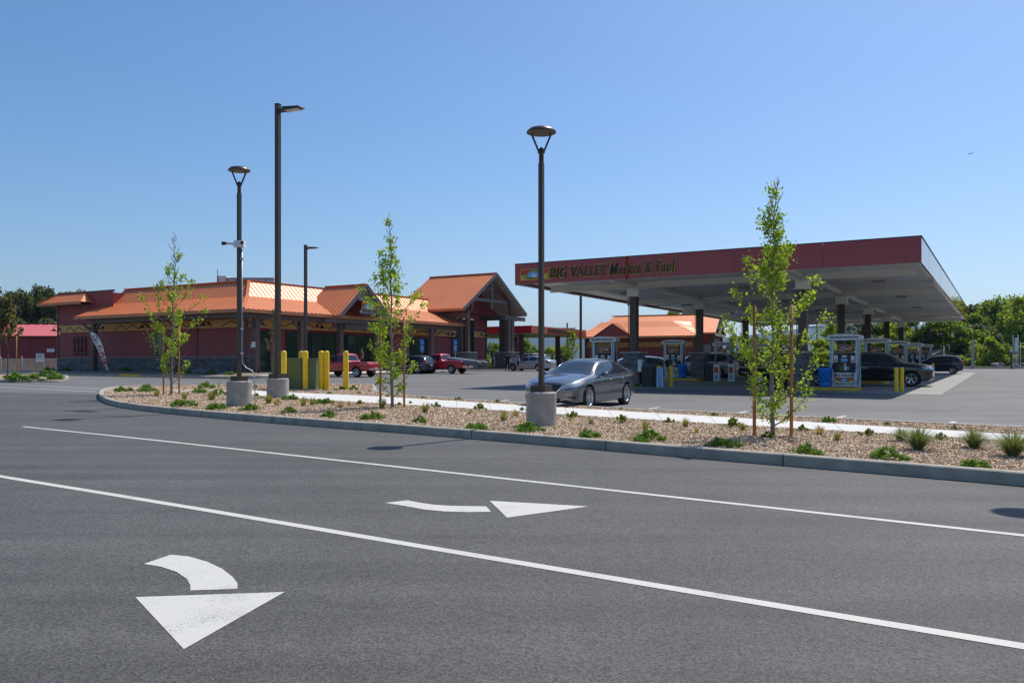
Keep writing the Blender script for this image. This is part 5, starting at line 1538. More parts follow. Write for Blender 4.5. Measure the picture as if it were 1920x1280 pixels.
def build_style(st):
    H_ = Hull(st); rw = st['rw']; T = []   # template: (name, mesh, parent index or None, slot to paint)
    body = H_.mesh([(st['xf'], rw+.065), (st['xr'], rw+.065)], st.get('boxes', ()))
    T.append(('body', body, None, True, None))
    tt, bt = st['wtop'], st['wbot']
    zt = lambda x: float(np.interp(x, [p[0] for p in tt][::-1], [p[1] for p in tt][::-1]))
    zb = lambda x: float(np.interp(x, [p[0] for p in bt][::-1], [p[1] for p in bt][::-1]))
    for sgn in (1, -1):
        for (a, b_) in st['windows']:
            xs = np.linspace(a, b_, 9)
            T.append(('side_window', H_.decal([(x, sgn, max(zt(x), zb(x)+.01)) for x in xs], [(x, sgn, zb(x)) for x in xs], 'side', M['carglass'], 'side_window'), None, False, None))
        # bright window surround
        if st.get('chrome'):
            a, b_ = st['windows'][0][0], st['windows'][-1][1]
            xs = np.linspace(a, b_, 24)
            T.append(('window_trim', H_.line([(x, sgn, max(zt(x), zb(x)+.01)+.012) for x in xs], 'side', M['chrome'], 'window_trim', .008, .004), None, False, None))
            T.append(('window_trim', H_.line([(x, sgn, zb(x)-.012) for x in xs], 'side', M['chrome'], 'window_trim', .007, .004), None, False, None))
        for ln in st['seams']:
            T.append(('door_seam', H_.line([(x, sgn, z) for x, z in ln], 'side', M['black'], 'door_seam', .004, -.001), None, False, None))
        for (x, z) in st['handles']:
            q, n = H_.snap((x, sgn, z), 'side'); m = MB()
            m.tube([q+Vector((.09, 0, 0))+n*.005, q+Vector((.07, 0, .004))+n*.035, q+Vector((-.07, 0, .004))+n*.035, q+Vector((-.09, 0, 0))+n*.005], .013, 6)
            T.append(('door_handle', m.mesh('door_handle', M['chrome'] if st.get('chrome') else M['black']), None, False, None))
        # mirror
        x, z = st['mirror']; q, n = H_.snap((x, sgn, z), 'side'); m = MB()
        m.bar(q, q+Vector((0, sgn*.1, .02)), .06, .04)
        c_ = q + Vector((-.01, sgn*.17, .05)); vs = []
        for i in range(7):
            ph = math.pi*i/6
            for j in range(12):
                th = 2*math.pi*j/12; vs.append((c_.x+.075*math.cos(ph)*(1 if ph < 1.6 else .6), c_.y+.125*math.sin(ph)*math.cos(th), c_.z+.075*math.sin(ph)*math.sin(th)))
        m.add(vs, [(i*12+j, i*12+(j+1) % 12, (i+1)*12+(j+1) % 12, (i+1)*12+j) for i in range(6) for j in range(12)], smooth=True)
        T.append(('mirror', m.mesh('mirror', M['white']), None, True, None))
        # lamps
        T.append(('headlight', H_.decal([(x, sgn*y, z) for x, y, z in st['hl'][0]], [(x, sgn*y, z) for x, y, z in st['hl'][1]], st.get('hlmode', 'near'), M['lens'], 'headlight', 16, 6, .008), None, False, None))
        if 'amber' in st:
            T.append(('indicator', H_.decal([(x, sgn*y, z) for x, y, z in st['amber'][0]], [(x, sgn*y, z) for x, y, z in st['amber'][1]], 'near', M['amber'], 'indicator', 5, 3, .011), None, False, None))
        T.append(('tail_light', H_.decal([(x, sgn*y, z) for x, y, z in st['tl'][0]], [(x, sgn*y, z) for x, y, z in st['tl'][1]], 'near', M['tail'], 'tail_light', 12, 5, .008), None, False, None))
        for (x) in (st['xf'], st['xr']):
            T.append(('wheel', ('wheel', x, sgn), None, False, None))
    a, b_ = st['windscreen']
    T.append(('windscreen', H_.decal(a, b_, 'top', M['carglass'], 'windscreen', 20, 12, .006), None, False, None))
    a, b_ = st['rearwin']
    T.append(('rear_window', H_.decal(a, b_, st.get('rwmode', 'top'), M['carglass'], 'rear_window', 16, 8, .006), None, False, None))
    for (nm, a, b_, mode, mt) in st.get('extra', ()):
        T.append((nm, H_.decal(a, b_, mode, M[mt], nm, 16, 5, .007), None, False, None))
    for (nm, pts, mode, mt, r) in st.get('lines', ()):
        T.append((nm, H_.line(pts, mode, M[mt], nm, r, .006), None, False, None))
    tyre, rim = wheel_meshes(rw, st.get('ww', .22), st.get('spokes', 5), M[st.get('rimmat', 'rim')])
    # number plates
    for md, x in (('front', 3), ('rear', -3)):
        q, n = H_.snap((x, 0, st['plate'][0 if md == 'front' else 1]), md); m = MB()
        s_ = 1 if md == 'front' else -1
        m.box(min(q.x, q.x+s_*.02)-.0, max(q.x, q.x+s_*.02), -.16, .16, q.z-.075, q.z+.075)
        T.append(('number_plate', m.mesh('number_plate', M['plate']), None, False, None))
    return dict(T=T, tyre=tyre, rim=rim, st=st)
def place_car(sty, name, paint, loc, rz, label, cat, group=None):
    root = empty(name, loc, label, cat, group); tilt(root, rz)
    st = sty['st']; body = None; cache = {}
    for (nm, me, par, pnt, _) in sty['T']:
        if isinstance(me, tuple):
            _, x, sgn = me
            w = link('wheel', sty['tyre'], root); w.location = (x, sgn*(st['track']), st['rw'])
            if sgn < 0: w.rotation_euler = (0, 0, math.pi)
            link('rim', sty['rim'], w); continue
        if pnt:
            me = me.copy(); me.materials[0] = paint
        link(nm, me, root)
    return root

SED = dict(
    top=[(2.36,.60),(2.34,.72),(2.26,.80),(2.02,.875),(1.6,.95),(1.2,1.01),(.98,1.045),(.62,1.215),(.28,1.37),(.02,1.43),(-.4,1.46),(-.75,1.47),(-1.1,1.445),(-1.45,1.36),(-1.8,1.23),(-2.05,1.13),(-2.3,1.085),(-2.45,1.03),(-2.52,.88)],
    wid=[(2.36,.56),(2.32,.69),(2.2,.80),(2.0,.865),(1.6,.895),(1.1,.905),(0,.915),(-1.3,.915),(-1.9,.88),(-2.25,.81),(-2.45,.70),(-2.52,.60)],
    bot=[(2.36,.27),(2.2,.20),(1.9,.19),(0,.17),(-1.8,.2),(-2.3,.27),(-2.52,.36)],
    roofw=[(2.3,.5),(.9,.66),(.4,.60),(-.3,.575),(-1.2,.555),(-1.9,.60),(-2.5,.55)],
    belt=[(2.36,.60),(2.2,.70),(1.9,.79),(1.4,.87),(.9,.915),(.2,.94),(-1.2,.98),(-1.9,1.02),(-2.3,1.02),(-2.52,.85)],
    rw=.335, xf=1.39, xr=-1.39, track=.795, crown=.03,
    wtop=[(.80,1.0),(.43,1.20),(.12,1.315),(-.35,1.365),(-.8,1.365),(-1.15,1.31),(-1.45,1.2),(-1.72,1.07)],
    wbot=[(.80,.965),(-.3,.975),(-1.72,1.045)],
    windows=[(.74,-.23),(-.31,-1.1),(-1.15,-1.66)],
    chrome=True,
    seams=[[(.86,.9),(.86,.42),(.74,.3),(-.25,.27),(-.27,.96)],[(-.27,.27),(-1.05,.29),(-1.2,.62),(-1.16,.98)],[(1.0,.95),(1.05,.7)]],
    handles=[(-.1,.83),(-1.0,.86)], mirror=(.6,.96),
    hl=[[(2.31,.49,.70),(2.14,.74,.80),(1.84,.89,.865),(1.66,.91,.86)],[(2.34,.46,.60),(2.24,.73,.645),(1.98,.88,.71),(1.72,.91,.80)]],
    amber=[[(1.83,.9,.85),(1.69,.9,.85)],[(1.93,.9,.765),(1.74,.9,.805)]],
    tl=[[(-2.0,.86,.98),(-2.25,.8,.98),(-2.45,.66,.94)],[(-2.15,.86,.83),(-2.3,.8,.80),(-2.48,.62,.80)]],
    windscreen=([(1.0,-.70,1),(1.04,0,1),(1.0,.70,1)],[(.2,-.535,1.3),(.14,0,1.4),(.2,.535,1.3)]),
    rearwin=([(-1.28,-.5,1.3),(-1.24,0,1.4),(-1.28,.5,1.3)],[(-1.93,-.56,1.1),(-1.97,0,1.1),(-1.93,.56,1.1)]),
    plate=(.36,.80), spokes=9,
    extra=[('grille',[(2,-.46,.71),(2,0,.745),(2,.46,.71)],[(2,-.27,.50),(2,0,.49),(2,.27,.50)],'front','black'),
           ('lower_intake',[(2,-.46,.36),(2,.46,.36)],[(2,-.40,.26),(2,.40,.26)],'front','black'),
           ('fog_recess',[(2.2,.58,.40),(2.1,.76,.42)],[(2.2,.56,.31),(2.1,.74,.33)],'near','black'),
           ('fog_recess',[(2.2,-.58,.40),(2.1,-.76,.42)],[(2.2,-.56,.31),(2.1,-.74,.33)],'near','black')],
    lines=[('grille_chrome',[(2,-.49,.72),(2,-.40,.60),(2,-.29,.50),(2,-.2,.47),(2,0,.465),(2,.2,.47),(2,.29,.50),(2,.40,.60),(2,.49,.72)],'front','chrome',.022),
           ('badge',[(2,-.05,.60),(2,0,.66),(2,.05,.60),(2,0,.55),(2,-.05,.60)],'front','chrome',.012),
           ('hood_crease',[(.95,.5,1),(1.5,.5,1),(2.1,.36,1)],'top','darkgrey',.002),('hood_crease',[(.95,-.5,1),(1.5,-.5,1),(2.1,-.36,1)],'top','darkgrey',.002),
           ('sill_crease',[(.8,1,.40),(-.4,1,.36),(-1.0,1,.40)],'side','darkgrey',.003)])
SUV = dict(
    top=[(2.34,.72),(2.33,.92),(2.27,1.03),(1.9,1.10),(1.3,1.15),(1.05,1.18),(.85,1.33),(.6,1.50),(.38,1.62),(-.1,1.69),(-1.0,1.71),(-1.7,1.68),(-2.05,1.58),(-2.2,1.4),(-2.32,1.15),(-2.38,.95)],
    wid=[(2.32,.62),(2.27,.76),(2.1,.86),(1.7,.91),(1.1,.92),(0,.925),(-1.6,.925),(-2.1,.88),(-2.3,.80),(-2.38,.72)],
    bot=[(2.32,.36),(2.2,.27),(0,.24),(-2.0,.28),(-2.38,.40)],
    roofw=[(2.3,.6),(.98,.70),(.3,.64),(-1,.63),(-2.0,.62),(-2.38,.62)],
    belt=[(2.32,.8),(2.2,.9),(1.7,1.0),(1,1.05),(0,1.07),(-1.6,1.11),(-2.38,1.08)],
    rw=.365, xf=1.42, xr=-1.43, track=.80, crown=.03,
    wtop=[(.93,1.14),(.62,1.40),(.35,1.53),(-.3,1.59),(-1.2,1.59),(-1.8,1.53),(-2.05,1.40)],
    wbot=[(.93,1.10),(-2.05,1.15)],
    windows=[(.88,-.2),(-.28,-1.2),(-1.3,-1.98)], chrome=True,
    seams=[[(.9,1.05),(.92,.5),(.8,.36),(-.2,.34),(-.24,1.1)],[(-.24,.34),(-1.0,.36),(-1.22,.75),(-1.22,1.1)]],
    handles=[(-.08,.97),(-1.02,.99)], mirror=(.7,1.12),
    hl=[[(2.28,.52,.98),(2.1,.82,1.0),(1.85,.9,1.0)],[(2.3,.52,.84),(2.2,.80,.83),(1.98,.9,.86)]],
    tl=[[(-2.15,.84,1.2),(-2.33,.6,1.15)],[(-2.2,.88,.98),(-2.36,.62,.95)]],
    windscreen=([(1.0,-.72,1),(1.03,0,1),(1.0,.72,1)],[(.46,-.60,1.3),(.40,0,1.4),(.46,.60,1.3)]),
    rearwin=([(-3,-.58,1.52),(-3,.58,1.52)],[(-3,-.66,1.18),(-3,.66,1.18)]), rwmode='rear',
    plate=(.45,.86), spokes=5,
    extra=[('grille',[(2,-.48,.96),(2,.48,.96)],[(2,-.4,.72),(2,.4,.72)],'front','black'),
           ('lower_intake',[(2,-.55,.5),(2,.55,.5)],[(2,-.5,.38),(2,.5,.38)],'front','black')],
    lines=[('grille_chrome',[(2,-.48,.97),(2,-.4,.71),(2,.4,.71),(2,.48,.97),(2,-.48,.97)],'front','chrome',.02),('grille_bar',[(2,-.43,.84),(2,.43,.84)],'front','chrome',.015)])
HAT = dict(
    top=[(1.98,.56),(1.94,.70),(1.8,.84),(1.4,.96),(1.08,1.02),(.75,1.2),(.4,1.38),(.1,1.47),(-.5,1.53),(-1.1,1.52),(-1.55,1.47),(-1.8,1.3),(-1.95,1.05),(-2.0,.85)],
    wid=[(1.98,.55),(1.92,.68),(1.75,.79),(1.3,.84),(0,.865),(-1.2,.865),(-1.7,.83),(-1.95,.76),(-2.0,.70)],
    bot=[(1.98,.3),(1.85,.2),(0,.18),(-1.7,.22),(-2.0,.32)],
    roofw=[(2,.5),(1.05,.62),(.4,.56),(-.8,.55),(-1.6,.55),(-2.0,.58)],
    belt=[(1.98,.6),(1.8,.76),(1.3,.88),(.8,.95),(-1.2,1.03),(-2.0,1.02)],
    rw=.31, xf=1.24, xr=-1.26, track=.745, crown=.03,
    wtop=[(.85,1.02),(.45,1.24),(.1,1.36),(-.5,1.41),(-1.1,1.38),(-1.5,1.28)], wbot=[(.85,1.0),(-1.5,1.08)],
    windows=[(.8,-.16),(-.24,-1.0),(-1.06,-1.42)],
    seams=[[(.85,.95),(.86,.4),(.76,.28),(-.15,.26),(-.2,1.0)],[(-.2,.26),(-.8,.28),(-1.03,.6),(-1.03,1.0)]],
    handles=[(-.05,.86),(-.9,.89)], mirror=(.74,1.02),
    hl=[[(1.9,.5,.76),(1.7,.74,.82),(1.5,.82,.82)],[(1.94,.5,.66),(1.8,.74,.66),(1.6,.82,.70)]],
    tl=[[(-1.72,.80,1.14),(-1.9,.6,1.1)],[(-1.85,.82,.86),(-1.97,.58,.84)]],
    windscreen=([(1.1,-.62,1),(1.13,0,1),(1.1,.62,1)],[(.28,-.52,1.3),(.22,0,1.4),(.28,.52,1.3)]),
    rearwin=([(-3,-.5,1.40),(-3,.5,1.40)],[(-3,-.6,1.08),(-3,.6,1.08)]), rwmode='rear',
    plate=(.4,.72), extra=[('grille',[(2,-.4,.6),(2,.4,.6)],[(2,-.35,.38),(2,.35,.38)],'front','black')])
TRK = dict(   # pickup: cab forward, open bed behind
    top=[(2.45,.68),(2.42,.86),(2.3,.95),(1.9,1.0),(1.3,1.04),(1.08,1.07),(.85,1.28),(.62,1.50),(.45,1.62),(.1,1.67),(-.3,1.665),(-.44,1.6),(-.50,1.2),(-.54,1.08),(-.8,1.08),(-1.6,1.08),(-2.4,1.08),(-2.56,1.06),(-2.6,.9)],
    wid=[(2.45,.68),(2.38,.80),(2.1,.85),(1.4,.87),(0,.875),(-2.2,.875),(-2.5,.86),(-2.6,.83)],
    bot=[(2.45,.42),(2.3,.36),(0,.38),(-2.3,.42),(-2.6,.48)],
    roofw=[(2.4,.7),(1.05,.72),(.4,.63),(-.3,.62),(-.54,.66),(-.7,.80),(-2.6,.80)],
    belt=[(2.45,.8),(2.2,.92),(1.4,.98),(.9,1.02),(-.45,1.04),(-.6,1.04),(-2.6,1.04)],
    rw=.36, xf=1.5, xr=-1.55, track=.75, crown=.02,
    wtop=[(.88,1.1),(.62,1.38),(.4,1.53),(0,1.56),(-.38,1.55)], wbot=[(.88,1.07),(-.38,1.07)],
    windows=[(.82,.14),(.06,-.34)],
    seams=[[(.98,1.0),(.98,.6),(.9,.46),(.12,.46),(.1,1.05)],[(-.48,1.05),(-.48,.45)]],
    handles=[(.25,.93)], mirror=(.82,1.1),
    hl=[[(2.4,.5,.86),(2.3,.78,.86)],[(2.42,.5,.72),(2.34,.78,.72)]],
    tl=[[(-2.5,.86,1.02),(-2.62,.76,1.02)],[(-2.5,.86,.76),(-2.62,.76,.76)]],
    windscreen=([(1.08,-.68,1),(1.1,0,1),(1.08,.68,1)],[(.55,-.6,1.3),(.5,0,1.4),(.55,.6,1.3)]),
    rearwin=([(-3,-.52,1.54),(-3,.52,1.54)],[(-3,-.58,1.16),(-3,.58,1.16)]), rwmode='rear',
    plate=(.5,.62), spokes=6, ww=.24, boxes=[(-2.5,-.62,-.72,.72,.72,1.3)],
    extra=[('grille',[(3,-.45,.86),(3,.45,.86)],[(3,-.45,.7),(3,.45,.7)],'front','black'),
           ('rear_bumper',[(-3,-.80,.64),(-3,.80,.64)],[(-3,-.80,.54),(-3,.80,.54)],'rear','chrome'),
           ('front_bumper',[(3,-.72,.62),(3,.72,.62)],[(3,-.70,.48),(3,.70,.48)],'front','chrome')])
STY = {'sedan': build_style(SED), 'suv': build_style(SUV), 'hatch': build_style(HAT), 'truck': build_style(TRK)}
VA = math.atan2(V.y, V.x)
P_grey = carpaint('gunmetal_paint', (0.15, 0.16, 0.185), .75, .26)
P_black = carpaint('black_paint', (0.008, 0.009, 0.012), .2, .2)
P_navy = carpaint('navy_paint', (0.014, 0.020, 0.045), .5, .25)
P_red = carpaint('red_paint', (0.55, 0.010, 0.016), .1, .3)
P_silver = carpaint('silver_paint', (0.42, 0.44, 0.47), .7, .3)
P_white = carpaint('white_paint', (0.68, 0.69, 0.70), .0, .3)
P_dgrey = carpaint('slate_paint', (0.05, 0.065, 0.09), .6, .3)
place_car(STY['sedan'], 'sedan', P_grey, ground_at(Vector((2.18, 26.3, 0)), .004), VA + math.pi, 'grey four door sedan parked alone, facing the camera behind the lamp base', 'car')
sv = C_(17.15, 10.3); sv = sv - Vector((U.x, U.y, 0)) * 1.42
place_car(STY['suv'], 'suv', P_black, ground_at(sv, .018), CA, 'black SUV pulled up beside the nearest badged fuel pump', 'car')
q = G(1290, 712); s1 = Vector((q.x, q.y, 0)) - Vector((U.x, U.y, 0)) * 2.3 + Vector((V.x, V.y, 0)) * .5
place_car(STY['sedan'], 'sedan', P_black, ground_at(s1, .018), CA, 'black sedan under the canopy behind the left stone pier', 'car')
place_car(STY['hatch'], 'hatchback', P_navy, ground_at(Vector((35.25, 70.6, 0)), .0), CA + math.pi, 'dark blue hatchback at the far right beyond the pumps', 'car')
place_car(STY['suv'], 'suv', P_silver, ground_at(C_(3.4, 19.2), .018), CA + math.pi, 'silver SUV seen from behind between the left pumps', 'car')
place_car(STY['truck'], 'pickup_truck', P_black, ground_at(C_(11.6, 8.8), .018), CA, 'black pickup truck at the pumps behind the large young tree', 'car')
place_car(STY['sedan'], 'sedan', P_white, ground_at(C_(-1.2, 20.6), .018), CA, 'white sedan whose roof shows behind the leftmost fuel pump', 'car')
place_car(STY['sedan'], 'sedan', P_white, ground_at(C_(1.2, 26.8), .018), CA, 'white sedan behind the blue bin and second left pump', 'car')
HU = CA + math.pi
place_car(STY['truck'], 'pickup_truck', P_red, ground_at(Vector((-11.75, 60.6, 0)), .004), HU, 'red pickup truck behind the yellow bollards, its owner at the cab', 'car')
place_car(STY['truck'], 'pickup_truck', P_red, ground_at(Vector((-5.9, 71.2, 0)), .004), HU, 'red pickup truck carrying the grey inflatable boat', 'car')
place_car(STY['hatch'], 'hatchback', P_dgrey, ground_at(Vector((-8.35, 70.6, 0)), .004), HU, 'slate blue hatchback parked left of the boat\'s pickup truck', 'car')
place_car(STY['sedan'], 'sedan', P_silver, ground_at(Vector((1.73, 81.3, 0)), .004), HU, 'silver sedan before the far canopy with people at its bonnet', 'car')
place_car(STY['suv'], 'suv', P_white, ground_at(Vector((1.75, 93.5, 0)), .004), HU + .25, 'white SUV behind the silver sedan at the far canopy', 'car')
# inflatable boat lying in the bed of the second pickup
P_boat = simple('boat_rubber', (0.17, 0.18, 0.20), .5)
bt = empty('inflatable_boat', ground_at(Vector((-5.9, 71.2, 0)), .78), 'grey inflatable boat with pointed stern tubes lying in the red pickup\'s bed', 'boat', rz=HU)
for s_ in (-1, 1):
    m = MB(); m.tube([(-4.35, s_*.50, .06), (-3.85, s_*.50, .08), (-2.2, s_*.48, .22), (-1.2, s_*.40, .34), (-.75, s_*.12, .42)], [.03, .21, .22, .21, .17], 14); m.build('tube', P_boat, bt)
m = MB(); m.hexa([(-3.7, -.35, .0), (-.9, -.35, .24), (-.9, .35, .24), (-3.7, .35, 0)], [(-3.7, -.35, .06), (-.9, -.35, .3), (-.9, .35, .3), (-3.7, .35, .06)]); m.build('floor', P_boat, bt)
m = MB(); m.box(-3.6, -3.54, -.35, .35, .05, .42); m.build('transom', M['darkgrey'], bt)

# ================================================================== PEOPLE
def person(loc, rz, label, shirt, trousers, hair='hair', pose='stand', sleeves=True, h=1.74):
    k = h/1.74
    J = {'pel': (0, 0, .95), 'bel': (0.01, 0, 1.08), 'che': (0, 0, 1.30), 'nek': (0, 0, 1.48), 'hd1': (.02, 0, 1.56), 'hd2': (.03, 0, 1.66), 'hd3': (.02, 0, 1.73)}
    E = [('pel', 'bel'), ('bel', 'che'), ('che', 'nek'), ('nek', 'hd1'), ('hd1', 'hd2'), ('hd2', 'hd3')]
    Rr = {'pel': .15, 'bel': .135, 'che': .155, 'nek': .06, 'hd1': .075, 'hd2': .095, 'hd3': .06}
    for s_, n in ((1, 'l'), (-1, 'r')):
        st_ = {'stand': .0, 'walk': .16*s_, 'lean': .08*s_}[pose]
        J.update({'hip'+n: (0, .1*s_, .88), 'kne'+n: (.03+st_*.6, .11*s_, .5), 'ank'+n: (st_, .12*s_, .09), 'toe'+n: (st_+.16, .14*s_, .04),
                  'sho'+n: (0, .19*s_, 1.42), 'elb'+n: (-.04 if pose == 'stand' else .06, .27*s_, 1.13), 'wri'+n: (.1 if pose == 'stand' else .26, .24*s_, .93 if pose == 'stand' else 1.15), 'han'+n: (.14 if pose == 'stand' else .34, .22*s_, .85 if pose == 'stand' else 1.18)})
        E += [('pel', 'hip'+n), ('hip'+n, 'kne'+n), ('kne'+n, 'ank'+n), ('ank'+n, 'toe'+n), ('che', 'sho'+n), ('sho'+n, 'elb'+n), ('elb'+n, 'wri'+n), ('wri'+n, 'han'+n)]
        Rr.update({'hip'+n: .105, 'kne'+n: .068, 'ank'+n: .048, 'toe'+n: .04, 'sho'+n: .07, 'elb'+n: .048, 'wri'+n: .033, 'han'+n: .035})
    names = list(J); idx = {n: i for i, n in enumerate(names)}
    me = bpy.data.meshes.new('person'); me.from_pydata([tuple(c*k for c in J[n]) for n in names], [(idx[a], idx[b_]) for a, b_ in E], [])
    o = bpy.data.objects.new('person', me); COL.objects.link(o)
    md = o.modifiers.new('s', 'SKIN'); md.use_smooth_shade = True
    for n in names:
        me.skin_vertices[0].data[idx[n]].radius = (Rr[n]*k,)*2
    me.skin_vertices[0].data[idx['pel']].use_root = True
    sb = o.modifiers.new('u', 'SUBSURF'); sb.levels = 2; sb.render_levels = 2
    dg = bpy.context.evaluated_depsgraph_get(); m2 = bpy.data.meshes.new_from_object(o.evaluated_get(dg))
    bpy.data.objects.remove(o); bpy.data.meshes.remove(me)
    m2.materials.clear()
    for mt in (M['skin'], shirt, trousers, M['hair'], M['darkgrey']): m2.materials.append(mt)
    short = trousers.name.endswith('shorts')
    for p in m2.polygons:
        c_ = p.center / k
        arm = abs(c_.y) > .2 and c_.z < 1.36 and c_.z > .8
        if c_.z > 1.70 or (c_.z > 1.6 and c_.x < .0): mi = 3
        elif c_.z > 1.47: mi = 0
        elif arm: mi = 1 if (c_.z > 1.2 or not sleeves and c_.z > 1.15) else 0
        elif c_.z > .96: mi = 1
        elif c_.z > (.52 if short else .1): mi = 2
        elif c_.z > .1: mi = 0
        else: mi = 4
        p.material_index = mi; p.use_smooth = True
    root = empty('person', loc, label, 'person', rz=rz)
    link('body', m2, root)
    m = MB()
    for s_ in (-1, 1): m.lathe([(.001, -.008), (.012, 0), (.001, .008)], 6, (.118*k, s_*.035*k, 1.645*k)); 
    m.build('eyes', M['black'], root)
    m = MB(); m.prism([(.115*k, -.014, 1.60*k), (.115*k, .014, 1.60*k), (.12*k, 0, 1.64*k)], (.022, 0, -.008)); m.build('nose', M['skin'], root)
    m = MB(); m.lathe([(.102*k, 1.655*k), (.106*k, 1.70*k), (.085*k, 1.76*k), (.04*k, 1.785*k), (.001, 1.79*k)], 14, (.012*k, 0, 0)); m.build('hair_cap', M[hair], root)
    return root
cl = lambda n, c: simple(n, c, .85, var=.1)
navy_sh = cl('navy_shorts', (.02, .03, .07)); blackc = cl('black_cloth', (.015, .014, .016)); greyc = cl('grey_cloth', (.16, .15, .14)); bluec = cl('blue_cloth', (.16, .27, .42)); khaki = cl('khaki_cloth', (.10, .09, .07)); stripe = cl('dark_striped_cloth', (.06, .05, .05)); redc = cl('rust_cloth', (.35, .09, .05))
def gp(px, y): return Vector(((px-960)/F*y, y, gz(y)))
person(gp(924.5, 84) + Vector((0, 0, .14)), R(20), 'person in a grey top and khaki trousers by the right stone pier', greyc, khaki)
person(gp(951.5, 81.0), R(110), 'person dressed all in black left of the silver sedan', blackc, blackc, pose='lean')
person(gp(971.5, 79.9), R(-160), 'person in a light blue shirt and dark shorts at the silver sedan', bluec, navy_sh, pose='walk')
person(gp(611, 59.2), R(100), 'person in a cap beside the open cab of the near red pickup', stripe, khaki, pose='lean', hair='darkgrey')
person(Vector(((679-960)/F*65, 65, 1.3)), R(200), 'person in a rust coloured top on the store walk behind the near pickup', redc, blackc)
person(gp(1052, 93), R(0), 'distant person in dark clothes beyond the grey sedan\'s roof', blackc, khaki)

# ================================================================== VEGETATION
def leaf_cloud(centres, n, size, rs, flat=.6, norm=None, sigma=None):
    """n small folded leaves scattered round centres [(x,y,z,r)]"""
    C4 = np.array(centres); k = rs.integers(0, len(C4), n)
    d = rs.normal(0, 1, (n, 3)); d /= np.linalg.norm(d, axis=1)[:, None]
    r = rs.random(n) ** (1/2.2)
    c = C4[k, :3] + d * (r * C4[k, 3])[:, None]
    a = rs.normal(0, 1, (n, 3)); a[:, 2] *= flat; a /= np.linalg.norm(a, axis=1)[:, None]
    b = np.cross(a, rs.normal(0, 1, (n, 3))); b /= np.linalg.norm(b, axis=1)[:, None]
    s = size * rs.uniform(.55, 1.3, n)[:, None]
    nrm = np.cross(a, b)
    V_ = np.stack([c - a*s*.5, c + b*s*.36 + nrm*s*.1, c + a*s*.5, c - b*s*.36 + nrm*s*.1], 1).reshape(-1, 3)
    return V_
def cloud_mesh(name, V_, mat):
    m = len(V_)//4; me = bpy.data.meshes.new(name)
    me.from_pydata(V_.tolist(), [], np.arange(m*4).reshape(-1, 4).tolist()); me.materials.append(mat); me.update(); return me
def star_leaves(centres, n, size, rs, jit=.06):
    """lobed maple-like leaves, five points each"""
    C4 = np.array(centres); V_, F_ = [], []
    for i in range(n):
        c = C4[rs.integers(0, len(C4))]
        p = c[:3] + rs.normal(0, 1, 3) * c[3]
        a = rs.normal(0, 1, 3); a[2] -= .4; a /= np.linalg.norm(a); b = np.cross(a, rs.normal(0, 1, 3)); b /= np.linalg.norm(b); nn = np.cross(a, b)
        s = size * rs.uniform(.6, 1.25); base = len(V_)
        V_.append(p - a*s*.3)
        for t, r in ((-100, .45), (-65, .28), (-50, .5), (-22, .26), (0, .62), (22, .26), (50, .5), (65, .28), (100, .45)):
            t_ = math.radians(t); V_.append(p - a*s*.1 + (a*math.cos(t_) + b*math.sin(t_))*r*s + nn*s*.12*abs(math.sin(t_)))
        F_.append(tuple(range(base, base+10)))
    return V_, F_
